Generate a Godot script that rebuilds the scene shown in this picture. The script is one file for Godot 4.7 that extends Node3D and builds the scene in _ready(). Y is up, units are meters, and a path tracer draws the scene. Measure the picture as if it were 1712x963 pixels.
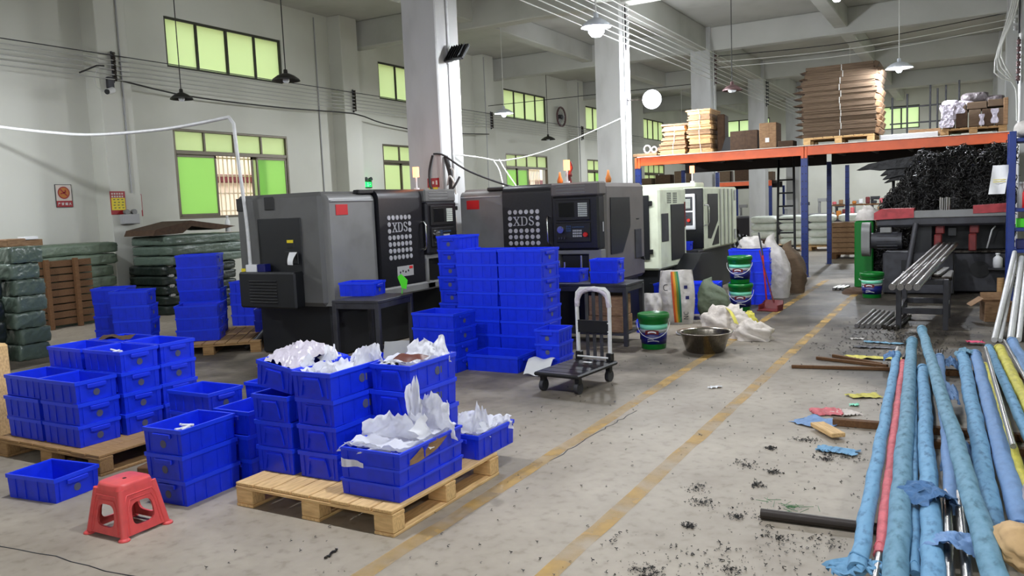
extends Node3D
# A factory hall: blue crates on pallets, machine tools along the left, a loft on orange beams behind.

var used := {}
var M := {}
var meshes := {}
var rng := RandomNumberGenerator.new()

# ---------------------------------------------------------------- geometry builder
class Geo:
	var st: SurfaceTool
	var n := 0
	func _init():
		st = SurfaceTool.new()
		st.begin(Mesh.PRIMITIVE_TRIANGLES)
	func soft_tri(a, b, c, aa, ab, ac):   # upward triangle whose cover fades: vertex alpha
		st.set_smooth_group(-1)
		if (a - c).cross(a - b).y < 0.0:
			var t = b; b = c; c = t
			var ta = ab; ab = ac; ac = ta
		st.set_color(Color(1, 1, 1, aa)); st.add_vertex(a)
		st.set_color(Color(1, 1, 1, ab)); st.add_vertex(b)
		st.set_color(Color(1, 1, 1, ac)); st.add_vertex(c)
	func tri(a, b, c, out, flat = true):
		st.set_smooth_group(-1 if flat else 1)
		if (a - c).cross(a - b).dot(out) < 0.0:
			var t = b; b = c; c = t
		st.add_vertex(a); st.add_vertex(b); st.add_vertex(c)
		n += 1
	func quad(a, b, c, d, out, flat = true):
		tri(a, b, c, out, flat); tri(a, c, d, out, flat)
	func poly(pts, out, flat = true):
		for i in range(1, pts.size() - 1):
			tri(pts[0], pts[i], pts[i + 1], out, flat)
	func box(c: Vector3, s: Vector3, b := Basis()):
		var h = s * 0.5
		for ax in 3:
			for sg in [-1.0, 1.0]:
				var u = (ax + 1) % 3; var v = (ax + 2) % 3
				var p = []
				for k in [[-1, -1], [1, -1], [1, 1], [-1, 1]]:
					var q = Vector3(); q[ax] = sg * h[ax]; q[u] = k[0] * h[u]; q[v] = k[1] * h[v]
					p.append(c + b * q)
				var o = Vector3(); o[ax] = sg
				quad(p[0], p[1], p[2], p[3], b * o)
	func cbox(c: Vector3, s: Vector3, r: float, b := Basis()):   # chamfered
		var h = s * 0.5
		r = minf(r, minf(h.x, minf(h.y, h.z)) * 0.9)
		var cor = func(sx, sy, sz, ax):
			var q = Vector3(sx * (h.x - r), sy * (h.y - r), sz * (h.z - r))
			q[ax] = [sx, sy, sz][ax] * h[ax]
			return c + b * q
		for ax in 3:
			for sg in [-1, 1]:
				var p = []
				for k in [[-1, -1], [1, -1], [1, 1], [-1, 1]]:
					var g = [0, 0, 0]; g[ax] = sg; g[(ax + 1) % 3] = k[0]; g[(ax + 2) % 3] = k[1]
					p.append(cor.call(g[0], g[1], g[2], ax))
				var o = Vector3(); o[ax] = sg
				quad(p[0], p[1], p[2], p[3], b * o)
		for ax in 3:
			var u = (ax + 1) % 3; var v = (ax + 2) % 3
			for su in [-1, 1]:
				for sv in [-1, 1]:
					var g0 = [0, 0, 0]; g0[u] = su; g0[v] = sv; g0[ax] = -1
					var g1 = g0.duplicate(); g1[ax] = 1
					var o = Vector3(); o[u] = su; o[v] = sv
					quad(cor.call(g0[0], g0[1], g0[2], u), cor.call(g1[0], g1[1], g1[2], u), cor.call(g1[0], g1[1], g1[2], v), cor.call(g0[0], g0[1], g0[2], v), b * o)
		for sx in [-1, 1]:
			for sy in [-1, 1]:
				for sz in [-1, 1]:
					tri(cor.call(sx, sy, sz, 0), cor.call(sx, sy, sz, 1), cor.call(sx, sy, sz, 2), b * Vector3(sx, sy, sz))
	func cyl(a: Vector3, b: Vector3, r1: float, r2: float, k := 14, caps := true):
		var d = (b - a).normalized()
		var u = d.cross(Vector3.UP if absf(d.y) < 0.9 else Vector3.RIGHT).normalized()
		var v = d.cross(u)
		for i in k:
			var t0 = TAU * i / k; var t1 = TAU * (i + 1) / k
			var e0 = u * cos(t0) + v * sin(t0); var e1 = u * cos(t1) + v * sin(t1)
			quad(a + e0 * r1, b + e0 * r2, b + e1 * r2, a + e1 * r1, e0 + e1, false)
			if caps:
				if r1 > 0: tri(a, a + e0 * r1, a + e1 * r1, -d)
				if r2 > 0: tri(b, b + e0 * r2, b + e1 * r2, d)
	func lathe(prof: Array, k := 24, at := Vector3(), b := Basis(), sm := true):   # list of (r, y), from the bottom outside to the top and inside
		for j in prof.size() - 1:
			var p = prof[j]; var q = prof[j + 1]
			var nn = Vector2(q.y - p.y, p.x - q.x)
			for i in k:
				var t0 = TAU * i / k; var t1 = TAU * (i + 1) / k
				var e0 = Vector3(cos(t0), 0, sin(t0)); var e1 = Vector3(cos(t1), 0, sin(t1))
				var o = b * ((e0 + e1).normalized() * nn.x + Vector3(0, nn.y, 0))
				var a0 = at + b * (e0 * p.x + Vector3(0, p.y, 0)); var a1 = at + b * (e1 * p.x + Vector3(0, p.y, 0))
				var b0 = at + b * (e0 * q.x + Vector3(0, q.y, 0)); var b1 = at + b * (e1 * q.x + Vector3(0, q.y, 0))
				if p.x < 1e-5: tri(a0, b0, b1, o, not sm)
				elif q.x < 1e-5: tri(a0, b0, a1, o, not sm)
				else: quad(a0, b0, b1, a1, o, not sm)
	func tube(path: Array, rad, k := 8, squash := 1.0, caps := true):   # rad: a number or a Callable(i, angle)
		var u = Vector3()
		var rings = []
		for i in path.size():
			var d = (path[mini(i + 1, path.size() - 1)] - path[maxi(i - 1, 0)]).normalized()
			if i == 0: u = d.cross(Vector3.UP if absf(d.y) < 0.9 else Vector3.RIGHT).normalized()
			else: u = (u - d * u.dot(d)).normalized()
			var v = u.cross(d).normalized()
			var ring = []
			for j in k:
				var t = TAU * j / k
				var r = rad.call(i, t) if rad is Callable else rad
				ring.append(path[i] + (u * cos(t) + v * sin(t) * squash) * r)
			rings.append(ring)
		for i in rings.size() - 1:
			for j in k:
				var j1 = (j + 1) % k
				var o = (rings[i][j] + rings[i][j1]) * 0.5 - path[i]
				quad(rings[i][j], rings[i + 1][j], rings[i + 1][j1], rings[i][j1], o, false)
		if caps:
			for j in k:
				tri(path[0], rings[0][j], rings[0][(j + 1) % k], path[0] - path[1])
				var e = rings.size() - 1
				tri(path[e], rings[e][j], rings[e][(j + 1) % k], path[e] - path[e - 1])
	func prism(pts: Array, depth: float, t := Transform3D()):   # outline in x, y, pushed from z = 0 to -depth; must be listed so that the inside is star-shaped or convex
		var pk = PackedVector2Array(pts)
		var idx = Geometry2D.triangulate_polygon(pk)
		var f = func(p, z): return t * Vector3(p.x, p.y, z)
		for i in range(0, idx.size(), 3):
			tri(f.call(pts[idx[i]], 0.0), f.call(pts[idx[i + 1]], 0.0), f.call(pts[idx[i + 2]], 0.0), t.basis * Vector3(0, 0, 1))
			tri(f.call(pts[idx[i]], -depth), f.call(pts[idx[i + 1]], -depth), f.call(pts[idx[i + 2]], -depth), t.basis * Vector3(0, 0, -1))
		var area = 0.0
		for i in pts.size():
			var a = pts[i]; var b = pts[(i + 1) % pts.size()]
			area += a.x * b.y - b.x * a.y
		for i in pts.size():
			var a = pts[i]; var b = pts[(i + 1) % pts.size()]
			var o = Vector3(b.y - a.y, a.x - b.x, 0) * signf(area)
			quad(f.call(a, 0.0), f.call(b, 0.0), f.call(b, -depth), f.call(a, -depth), t.basis * o)
	func grid(nu: int, nv: int, f: Callable, flat := false, up := Vector3.UP):   # a sheet: f(u, v) for u, v in 0..1
		var p = []
		for i in nu + 1:
			for j in nv + 1:
				p.append(f.call(float(i) / nu, float(j) / nv))
		var first = true; var flip = 1.0
		for i in nu:
			for j in nv:
				var a = p[i * (nv + 1) + j]; var b = p[(i + 1) * (nv + 1) + j]; var c = p[(i + 1) * (nv + 1) + j + 1]; var d = p[i * (nv + 1) + j + 1]
				var nn = (a - c).cross(a - b)
				if first:
					flip = 1.0 if nn.dot(up) >= 0 else -1.0
					first = false
				tri(a, b, c, nn * flip, flat)
				nn = (a - d).cross(a - c)
				tri(a, c, d, nn * flip, flat)
	func done() -> ArrayMesh:
		st.generate_normals()
		return st.commit()

# ---------------------------------------------------------------- naming and tagging
func numbered(called):
	if not used.has(called):
		used[called] = 0
		return called
	used[called] += 1
	return "%s_%03d" % [called, used[called]]

func tag(o, label, category, group = ""):
	o.set_meta("label", label)
	o.set_meta("category", category)
	if group: o.set_meta("group", group)
	return o

func thing(called, label, category, at = Vector3.ZERO, turn = 0.0, group = ""):
	var o := Node3D.new()
	o.name = numbered(called)
	add_child(o, true)
	o.position = at
	o.rotation.y = turn
	return tag(o, label, category, group)

func part(called, g, m, parent, label = ""):
	var o := MeshInstance3D.new()
	o.name = called
	o.mesh = g.done() if g is Geo else g
	o.material_override = m
	parent.add_child(o, true)
	if label: o.set_meta("label", label)
	return o

func solo(called, g, m, label, category, at = Vector3.ZERO, turn = 0.0, group = ""):
	var o = part(numbered(called), g, m, self)
	o.position = at
	o.rotation.y = turn
	return tag(o, label, category, group)

func struct(called, g, m, parent = null):
	var o = part(called if parent else numbered(called), g, m, parent if parent else self)
	if not parent: o.set_meta("kind", "structure")
	return o

func copy(proto, at, turn, label, group = ""):
	var r = proto.duplicate()
	r.name = numbered(str(proto.get_meta("kindname")))
	add_child(r, true)
	r.position = at
	r.rotation.y = turn
	r.visible = true
	r.set_meta("label", label)
	if group: r.set_meta("group", group)
	return r

# ---------------------------------------------------------------- materials
func noise_tex(freq, oct, cols, offs, seed_ = 1, size = 512, type = FastNoiseLite.TYPE_SIMPLEX_SMOOTH):
	var n = FastNoiseLite.new()
	n.seed = seed_; n.frequency = freq; n.noise_type = type
	n.fractal_type = FastNoiseLite.FRACTAL_FBM; n.fractal_octaves = oct
	var t = NoiseTexture2D.new()
	t.width = size; t.height = size; t.seamless = true; t.noise = n
	var g = Gradient.new()
	g.offsets = PackedFloat32Array(offs); g.colors = PackedColorArray(cols)
	t.color_ramp = g
	return t

func height_tex(freq, oct, seed_ = 1, size = 256, type = FastNoiseLite.TYPE_SIMPLEX_SMOOTH):
	return noise_tex(freq, oct, [Color.BLACK, Color.WHITE], [0.0, 1.0], seed_, size, type)

func mat(c: Color, rough := 0.6, metal := 0.0, tex = null, scale := Vector3.ONE, bump = null, depth := 1.0, world := false):
	var m = StandardMaterial3D.new()
	m.albedo_color = c; m.roughness = rough; m.metallic = metal
	if tex or bump:
		m.uv1_triplanar = true; m.uv1_scale = scale; m.uv1_world_triplanar = world
	if tex: m.albedo_texture = tex
	if bump:
		m.heightmap_enabled = true; m.heightmap_texture = bump; m.heightmap_scale = depth
	return m

func glow(c: Color, e: float):
	var m = mat(c, 0.4)
	m.emission_enabled = true; m.emission = c; m.emission_energy_multiplier = e
	return m

func grey(v): return Color(v, v, v)

func make_materials():
	var dirt = noise_tex(0.006, 5, [Color(0.80, 0.79, 0.77), Color(0.93, 0.925, 0.92), Color(1, 1, 1)], [0.1, 0.5, 0.9], 3)
	var dirt2 = noise_tex(0.012, 5, [Color(0.92, 0.915, 0.91), Color(0.975, 0.975, 0.97), Color(1, 1, 1)], [0.1, 0.5, 0.9], 8)
	var fine = noise_tex(0.05, 4, [Color(0.78, 0.78, 0.78), Color(1, 1, 1)], [0.3, 0.65], 5)
	var conc = noise_tex(0.004, 7, [Color(0.56, 0.525, 0.48), Color(0.62, 0.59, 0.545), Color(0.645, 0.615, 0.57), Color(0.68, 0.65, 0.605)], [0.05, 0.35, 0.6, 0.95], 21, 1024)
	var grain = noise_tex(0.03, 4, [Color(0.70, 0.58, 0.43), Color(0.78, 0.66, 0.49), Color(0.83, 0.72, 0.55)], [0.1, 0.5, 0.9], 11)
	var card = noise_tex(0.02, 4, [Color(0.52, 0.41, 0.30), Color(0.58, 0.465, 0.345), Color(0.63, 0.515, 0.385)], [0.1, 0.5, 0.9], 31)
	var crump = height_tex(0.012, 4, 41)
	var weave = height_tex(0.06, 3, 42)
	var cell = height_tex(0.02, 2, 43, 256, FastNoiseLite.TYPE_CELLULAR)
	var rust = noise_tex(0.015, 5, [Color(0.30, 0.27, 0.25), Color(0.52, 0.50, 0.48), Color(0.65, 0.64, 0.63)], [0.3, 0.5, 0.7], 51)
	M.floor = mat(Color(0.99, 0.97, 0.94), 0.62, 0.0, conc, Vector3.ONE * 0.21, height_tex(0.04, 4, 22), 0.25, true)
	M.floor.detail_enabled = true
	M.floor.detail_albedo = noise_tex(0.02, 6, [Color(0.87, 0.865, 0.85), Color(0.97, 0.97, 0.965), Color(1, 1, 1)], [0.05, 0.35, 0.8], 23)
	M.floor.detail_blend_mode = BaseMaterial3D.BLEND_MODE_MUL
	M.floor.detail_uv_layer = BaseMaterial3D.DETAIL_UV_2
	M.floor.uv2_triplanar = true; M.floor.uv2_world_triplanar = true; M.floor.uv2_scale = Vector3.ONE * 0.9
	M.wall = mat(Color(0.80, 0.80, 0.765), 0.9, 0.0, noise_tex(0.004, 5, [Color(0.93, 0.93, 0.92), Color(0.98, 0.98, 0.975), Color(1, 1, 1)], [0.1, 0.5, 0.9], 61), Vector3.ONE * 0.12, null, 1.0, true)
	M.ceiling = mat(Color(0.72, 0.72, 0.70), 0.95, 0.0, dirt2, Vector3.ONE * 0.1, null, 1.0, true)
	M.column = mat(Color(0.74, 0.74, 0.74), 0.85, 0.0, dirt2, Vector3(0.3, 0.1, 0.3), null, 1.0, true)
	M.yellow = mat(Color(0.78, 0.62, 0.31), 0.7, 0.0, noise_tex(0.014, 6, [Color(1, 1, 1, 0.10), Color(1, 1, 1, 0.42), Color(1, 1, 1, 0.70)], [0.1, 0.5, 0.85], 71), Vector3.ONE * 0.35, null, 1.0, true)
	M.yellow.transparency = BaseMaterial3D.TRANSPARENCY_ALPHA
	M.blue = mat(Color(0.06, 0.195, 0.88), 0.42, 0.0, dirt2, Vector3.ONE * 1.3)
	M.lip_highlight = mat(Color(0.11, 0.25, 0.93), 0.36)  # paler than the tub: rim highlights put into the colour
	M.blue_dark = mat(Color(0.045, 0.09, 0.66), 0.5, 0.0, dirt, Vector3.ONE * 1.3)
	M.emblem = mat(Color(0.33, 0.34, 0.44), 0.6)
	M.wood = mat(Color(1.08, 1.05, 0.98), 0.8, 0.0, grain, Vector3(0.35, 2.2, 3.5), weave, 0.12)
	M.wood_z = mat(Color(1.08, 1.05, 0.98), 0.8, 0.0, grain, Vector3(3.5, 2.2, 0.35), weave, 0.12)
	M.wood_grey = mat(Color(0.80, 0.74, 0.66), 0.85, 0.0, grain, Vector3(0.35, 2.2, 3.5), weave, 0.12)
	M.wood_old = mat(Color(0.52, 0.43, 0.35), 0.85, 0.0, grain, Vector3(2.5, 2.2, 0.5), weave, 0.15)
	M.wood_old_z = mat(Color(0.50, 0.42, 0.36), 0.85, 0.0, grain, Vector3(0.5, 2.2, 2.5), weave, 0.15)
	M.card = mat(Color(0.95, 0.92, 0.9), 0.85, 0.0, card, Vector3(0.8, 3.0, 0.8))
	M.card_pale = mat(Color(1.28, 1.25, 1.15), 0.85, 0.0, card, Vector3(0.8, 6.0, 0.8))
	M.card_grey = mat(Color(0.66, 0.67, 0.70), 0.85, 0.0, card, Vector3(0.5, 6.0, 0.5))
	M.kraft = mat(Color(0.80, 0.66, 0.47), 0.8, 0.0, dirt2, Vector3.ONE * 3.0)
	M.card_dark = mat(Color(0.50, 0.46, 0.44), 0.85, 0.0, card, Vector3.ONE)
	M.red_plastic = mat(Color(0.90, 0.34, 0.34), 0.42, 0.0, dirt2, Vector3.ONE * 2.0)
	M.mgrey = mat(Color(0.36, 0.36, 0.355), 0.42, 0.0, dirt2, Vector3.ONE * 0.4)
	M.mgrey_warm = mat(Color(0.39, 0.37, 0.36), 0.4, 0.0, dirt2, Vector3.ONE * 0.4)
	M.mlight = mat(Color(0.47, 0.47, 0.465), 0.45, 0.0, dirt2, Vector3.ONE * 0.4)
	M.mdark = mat(Color(0.085, 0.085, 0.105), 0.38, 0.0, fine, Vector3.ONE)
	M.mbase = mat(Color(0.045, 0.055, 0.07), 0.5, 0.0, dirt2, Vector3.ONE * 0.5)
	M.black = mat(Color(0.025, 0.025, 0.03), 0.5)
	M.screen = mat(Color(0.03, 0.035, 0.04), 0.15)
	M.cream = mat(Color(0.83, 0.85, 0.76), 0.45, 0.0, dirt2, Vector3.ONE * 0.5)
	M.cream_grey = mat(Color(0.66, 0.67, 0.62), 0.45, 0.0, dirt2, Vector3.ONE * 0.5)
	M.disc = mat(Color(0.80, 0.80, 0.82), 0.35, 0.55)
	M.chrome = mat(Color(0.80, 0.80, 0.80), 0.18, 1.0)
	M.steel = mat(Color(0.66, 0.65, 0.64), 0.33, 1.0, fine, Vector3(4, 4, 4))
	M.steel_dull = mat(Color(0.50, 0.48, 0.46), 0.45, 0.9, rust, Vector3.ONE * 2.0)
	M.iron = mat(Color(0.24, 0.24, 0.26), 0.55, 0.3, dirt, Vector3.ONE * 1.5)
	M.basin = mat(Color(0.62, 0.59, 0.54), 0.27, 1.0, fine, Vector3(2, 2, 2))
	M.red = mat(Color(0.75, 0.10, 0.12), 0.5)
	M.guard_red = mat(Color(0.64, 0.20, 0.22), 0.5, 0.0, dirt, Vector3.ONE * 2.0)
	M.red_dark = mat(Color(0.42, 0.10, 0.10), 0.55, 0.0, dirt, Vector3.ONE * 2.0)
	M.white = mat(Color(0.86, 0.86, 0.86), 0.5)
	M.paper = mat(Color(0.93, 0.93, 0.95), 0.7, 0.0, null, Vector3.ONE * 4.0, crump, 0.25)
	M.paper.backlight_enabled = true; M.paper.backlight = grey(0.7)
	M.grey_label = mat(Color(0.62, 0.62, 0.62), 0.5)
	M.keys = mat(Color(0.72, 0.74, 0.70), 0.5)
	M.key_blue = mat(Color(0.13, 0.22, 0.34), 0.5)
	M.green_lid = mat(Color(0.02, 0.40, 0.13), 0.32)
	M.mint = mat(Color(0.50, 0.86, 0.72), 0.4)
	M.navy = mat(Color(0.03, 0.06, 0.36), 0.4)
	M.sack = mat(Color(0.80, 0.78, 0.76), 0.75, 0.0, dirt, Vector3.ONE * 1.6, crump, 1.2)
	M.sack_clean = mat(Color(0.82, 0.78, 0.74), 0.7, 0.0, dirt2, Vector3.ONE * 1.6, crump, 1.4)
	M.sack_green = mat(Color(0.38, 0.42, 0.34), 0.7, 0.0, dirt2, Vector3.ONE * 1.6, crump, 1.2)
	M.far_sack = mat(Color(0.92, 0.94, 0.90), 0.55, 0.0, dirt2, Vector3.ONE * 0.8, crump, 1.2)
	M.film = mat(Color(0.36, 0.42, 0.375), 0.3, 0.0, dirt2, Vector3.ONE * 1.1, crump, 1.6)
	M.film_dark = mat(Color(0.14, 0.18, 0.16), 0.35, 0.0, dirt, Vector3.ONE * 1.1, crump, 1.6)
	M.film_grey = mat(Color(0.38, 0.44, 0.37), 0.4, 0.0, dirt2, Vector3.ONE * 1.1, crump, 1.6)
	M.shrink = mat(Color(0.78, 0.75, 0.80), 0.3, 0.0, dirt2, Vector3.ONE * 2.0, crump, 2.5)
	M.film_lump = mat(Color(0.42, 0.39, 0.40), 0.35, 0.0, dirt2, Vector3.ONE * 2.0, crump, 2.5)
	M.orange = mat(Color(0.90, 0.38, 0.15), 0.45, 0.0, dirt2, Vector3.ONE * 0.5)
	M.rack_blue = mat(Color(0.06, 0.17, 0.46), 0.45, 0.0, dirt2, Vector3.ONE * 0.8)
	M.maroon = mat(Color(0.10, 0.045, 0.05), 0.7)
	M.swarf = mat(Color(0.155, 0.15, 0.145), 0.5, 0.3, fine, Vector3.ONE * 3.0, cell, 3.0)
	M.chip = mat(Color(0.16, 0.155, 0.15), 0.5, 0.4)
	M.chip_light = mat(Color(0.32, 0.31, 0.31), 0.4, 0.7)
	M.tarp = mat(Color(0.03, 0.03, 0.04), 0.6, 0.0, null, Vector3.ONE, crump, 2.0)
	M.wrap = mat(Color(0.46, 0.65, 0.78), 0.75, 0.0, noise_tex(0.012, 5, [Color(0.62, 0.68, 0.72), Color(0.92, 0.95, 0.97), Color(1.0, 1.0, 1.0)], [0.08, 0.4, 0.9], 81), Vector3(3.0, 3.0, 1.2), crump, 0.7)
	M.wrap_teal = mat(Color(0.45, 0.61, 0.71), 0.75, 0.0, noise_tex(0.012, 5, [Color(0.58, 0.66, 0.66), Color(0.88, 0.93, 0.92), Color(1.0, 1.0, 1.0)], [0.1, 0.45, 0.9], 82), Vector3(3.0, 3.0, 1.2), crump, 0.7)
	M.wrap_violet = mat(Color(0.45, 0.59, 0.77), 0.75, 0.0, dirt2, Vector3(3.0, 3.0, 1.2), crump, 0.7)
	M.cloth_blue = mat(Color(0.32, 0.49, 0.68), 0.8, 0.0, dirt, Vector3.ONE * 4.0, crump, 1.0)
	M.wrap_pink = mat(Color(0.86, 0.42, 0.45), 0.75, 0.0, dirt, Vector3(4.0, 4.0, 2.0), crump, 0.8)
	M.wrap_yellow = mat(Color(0.86, 0.82, 0.34), 0.7, 0.0, dirt, Vector3(4.0, 4.0, 1.5), crump, 0.7)
	M.pvc = mat(Color(0.84, 0.84, 0.84), 0.4, 0.0, dirt2, Vector3.ONE * 1.5)
	M.cable_white = mat(Color(0.78, 0.78, 0.76), 0.5)
	M.cable_dark = mat(Color(0.10, 0.09, 0.09), 0.6)
	M.frame = mat(Color(0.36, 0.33, 0.27), 0.45, 0.35)
	M.frame_dark = mat(Color(0.20, 0.20, 0.15), 0.5, 0.2)
	M.glass_pale = pane_mat(Color(0.87, 0.95, 0.70), 0.98)
	M.glass_green = pane_mat(Color(0.63, 0.87, 0.43), 1.15)
	M.facade = mat(Color(0.97, 0.86, 0.76), 0.9, 0.0, dirt2, Vector3.ONE * 0.3)
	M.grille = mat(Color(0.88, 0.80, 0.68), 0.5)
	M.shade = mat(Color(0.17, 0.165, 0.15), 0.5)
	M.shade_white = mat(Color(0.80, 0.82, 0.85), 0.4)
	M.shade_red = mat(Color(0.36, 0.26, 0.26), 0.5)
	M.bulb_off = mat(Color(0.82, 0.83, 0.85), 0.3)
	M.bulb_on = glow(Color(0.93, 0.95, 1.0), 6.0)
	M.beacon = glow(Color(1.0, 0.62, 0.40), 3.0)
	M.exit_glow = glow(Color(0.05, 0.85, 0.35), 1.2)
	M.sign_yellow = mat(Color(0.86, 0.78, 0.08), 0.5)
	M.sign_red = mat(Color(0.60, 0.09, 0.11), 0.5)
	M.sign_white = mat(Color(0.80, 0.76, 0.72), 0.5)
	M.gold = mat(Color(0.70, 0.42, 0.12), 0.5)
	M.wire_grey = mat(Color(0.66, 0.66, 0.64), 0.6)
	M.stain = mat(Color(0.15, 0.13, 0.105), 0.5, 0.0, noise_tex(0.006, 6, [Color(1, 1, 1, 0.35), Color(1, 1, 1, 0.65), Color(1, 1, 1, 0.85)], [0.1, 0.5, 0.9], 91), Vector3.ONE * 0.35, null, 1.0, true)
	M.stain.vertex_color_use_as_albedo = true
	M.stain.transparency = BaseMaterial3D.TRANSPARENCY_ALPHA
	M.floor_tint = mat(Color(0.24, 0.215, 0.18), 0.6, 0.0, noise_tex(0.006, 6, [Color(1, 1, 1, 0.10), Color(1, 1, 1, 0.38), Color(1, 1, 1, 0.62)], [0.15, 0.5, 0.9], 93), Vector3.ONE * 0.3, null, 1.0, true)
	M.floor_tint.vertex_color_use_as_albedo = true
	M.floor_tint.transparency = BaseMaterial3D.TRANSPARENCY_ALPHA
	M.estop = mat(Color(0.75, 0.12, 0.08), 0.4)
	M.lime = mat(Color(0.30, 0.85, 0.12), 0.5)
	M.pinkish = mat(Color(0.85, 0.20, 0.40), 0.6)

func pane_mat(c, b):
	var m = mat(c, 0.5)
	var mx = maxf(c.r, maxf(c.g, c.b))
	m.backlight_enabled = true; m.backlight = Color(c.r / mx * b, c.g / mx * b, c.b / mx * b).linear_to_srgb()
	return m

# ---------------------------------------------------------------- the scene
func _ready():
	rng.seed = 7
	# camera, sky, exposure
	var cam = Camera3D.new()
	cam.name = "camera"
	cam.position = Vector3(0, 1.65, 0)
	cam.rotation = Vector3(-0.09984, 0.51842, -0.04146)
	cam.fov = 39.26
	cam.near = 0.05; cam.far = 200.0
	add_child(cam)
	cam.current = true
	var we = WorldEnvironment.new()
	we.name = "environment"
	var env = Environment.new()
	var sky = Sky.new()
	var sm = ProceduralSkyMaterial.new()
	sm.sky_top_color = Color(0.86, 0.90, 0.95); sm.sky_horizon_color = Color(0.94, 0.95, 0.95)
	sm.ground_horizon_color = Color(0.80, 0.80, 0.78); sm.ground_bottom_color = Color(0.62, 0.61, 0.58)
	sm.sky_energy_multiplier = 2.0; sm.ground_energy_multiplier = 1.6
	sky.sky_material = sm
	env.background_mode = Environment.BG_SKY
	env.sky = sky
	env.tonemap_mode = Environment.TONE_MAPPER_LINEAR
	env.tonemap_exposure = 1.1
	env.sdfgi_enabled = true; env.ssao_enabled = true; env.ssil_enabled = true
	we.environment = env
	add_child(we)
	make_materials()
	build_shell()
	build_windows()
	build_lamps()
	build_machines()
	build_loft()
	build_saw()
	build_far_hall()
	make_crates()
	place_crates()
	build_front()
	build_middle()
	build_left()
	build_bars()
	build_wall_things()
	build_wires()
	build_litter()

# ---------------------------------------------------------------- setting
const WX := -13.9      # inner face of the left wall
const ROWS := [-2.7, -9.55, -16.4, -23.3, -30.2, -37.1]

func build_shell():
	var g = Geo.new()
	g.box(Vector3(-2.8, -0.1, -18), Vector3(22.8, 0.2, 53))
	struct("floor", g, M.floor)
	g = Geo.new()
	g.box(Vector3(-2.8, 6.6, -18), Vector3(22.8, 0.2, 53))
	struct("ceiling", g, M.ceiling)
	# beams across, under the slab
	for z in [4.1, -2.7, -9.55, -16.4, -23.3, -30.2, -37.1]:
		g = Geo.new()
		g.cbox(Vector3(-2.8, 6.17, z - 0.29), Vector3(22.2, 0.66, 0.36), 0.02)
		struct("ceiling_beam", g, M.ceiling)
	# beams along the hall
	for x in [-10.35, -6.79, -3.05, 0.95, 4.6]:
		var main = absf(x + 6.79) < 0.1 or absf(x - 0.95) < 0.1
		g = Geo.new()
		var hh = 0.64 if main else 0.5
		g.cbox(Vector3(x, 6.5 - hh * 0.5, -18), Vector3(0.34, hh, 52), 0.02)
		struct("ceiling_beam", g, M.ceiling)
	# columns in two rows
	for z in ROWS:
		for x in [-6.79, 0.98]:
			if x > 0 and (z > -16): continue
			g = Geo.new()
			g.cbox(Vector3(x, 3.25, z - 0.29), Vector3(0.58, 6.5, 0.58), 0.015)
			struct("column", g, M.column)
	# pillars half sunk in the left wall
	for z in [-2.6, -9.2, -15.7, -22.4, -29.4, -36.2]:
		g = Geo.new()
		g.cbox(Vector3(WX + 0.18, 3.25, z - 0.3), Vector3(0.46, 6.5, 0.62), 0.012)
		struct("wall_pillar", g, M.wall)
	wall_with_holes("wall_left", Vector3(WX - 0.12, 0, 0), true, -44.2, 8.2, WIN_Z, [[1.68, 3.50], [4.70, 5.69]])
	wall_with_holes("wall_right", Vector3(8.42, 0, 0), true, -44.2, 8.2, RWIN_Z, [[1.2, 3.3], [4.6, 5.7]])
	wall_with_holes("wall_far", Vector3(0, 0, -44.12), false, -13.9, 8.3, FWIN_X, [[4.65, 5.75]])
	wall_with_holes("wall_back", Vector3(0, 0, 8.12), false, -13.9, 8.3, [[2.0, 5.5]], [[0.02, 3.6]])  # unseen opening, added to let daylight in from behind

const WIN_Z := [[-14.07, -10.95], [-20.72, -17.6], [-27.47, -24.30], [-34.25, -31.1], [-40.9, -37.8]]
const RWIN_Z := [[-14.0, -10.8], [-20.8, -17.6], [-27.6, -24.4], [-34.4, -31.2], [-41.2, -38.0], [-7.2, -4.0]]
const FWIN_X := [[-12.4, -9.2], [-5.4, -2.2], [1.6, 4.8]]

func wall_with_holes(called, at, along_z, a, b, spans, bands):
	var g = Geo.new()
	var put = func(s0, s1, y0, y1):
		if s1 - s0 < 0.01 or y1 - y0 < 0.01: return
		if along_z: g.box(Vector3(at.x, (y0 + y1) * 0.5, (s0 + s1) * 0.5), Vector3(0.24, y1 - y0, s1 - s0))
		else: g.box(Vector3((s0 + s1) * 0.5, (y0 + y1) * 0.5, at.z), Vector3(s1 - s0, y1 - y0, 0.24))
	var sp = spans.duplicate()
	sp.sort_custom(func(p, q): return p[0] < q[0])
	var cur = a
	for s in sp:
		put.call(cur, s[0], 0.0, 6.7)
		var y = 0.0
		for bd in bands:
			put.call(s[0], s[1], y, bd[0])
			y = bd[1]
		put.call(s[0], s[1], y, 6.7)
		cur = s[1]
	put.call(cur, b, 0.0, 6.7)
	struct(called, g, M.wall)

var n_window := 0
func new_window(at, turn):
	n_window += 1
	var o := Node3D.new()
	o.name = "window_%d" % n_window
	add_child(o)
	o.position = at; o.rotation.y = turn
	o.set_meta("kind", "structure")
	return o

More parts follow.
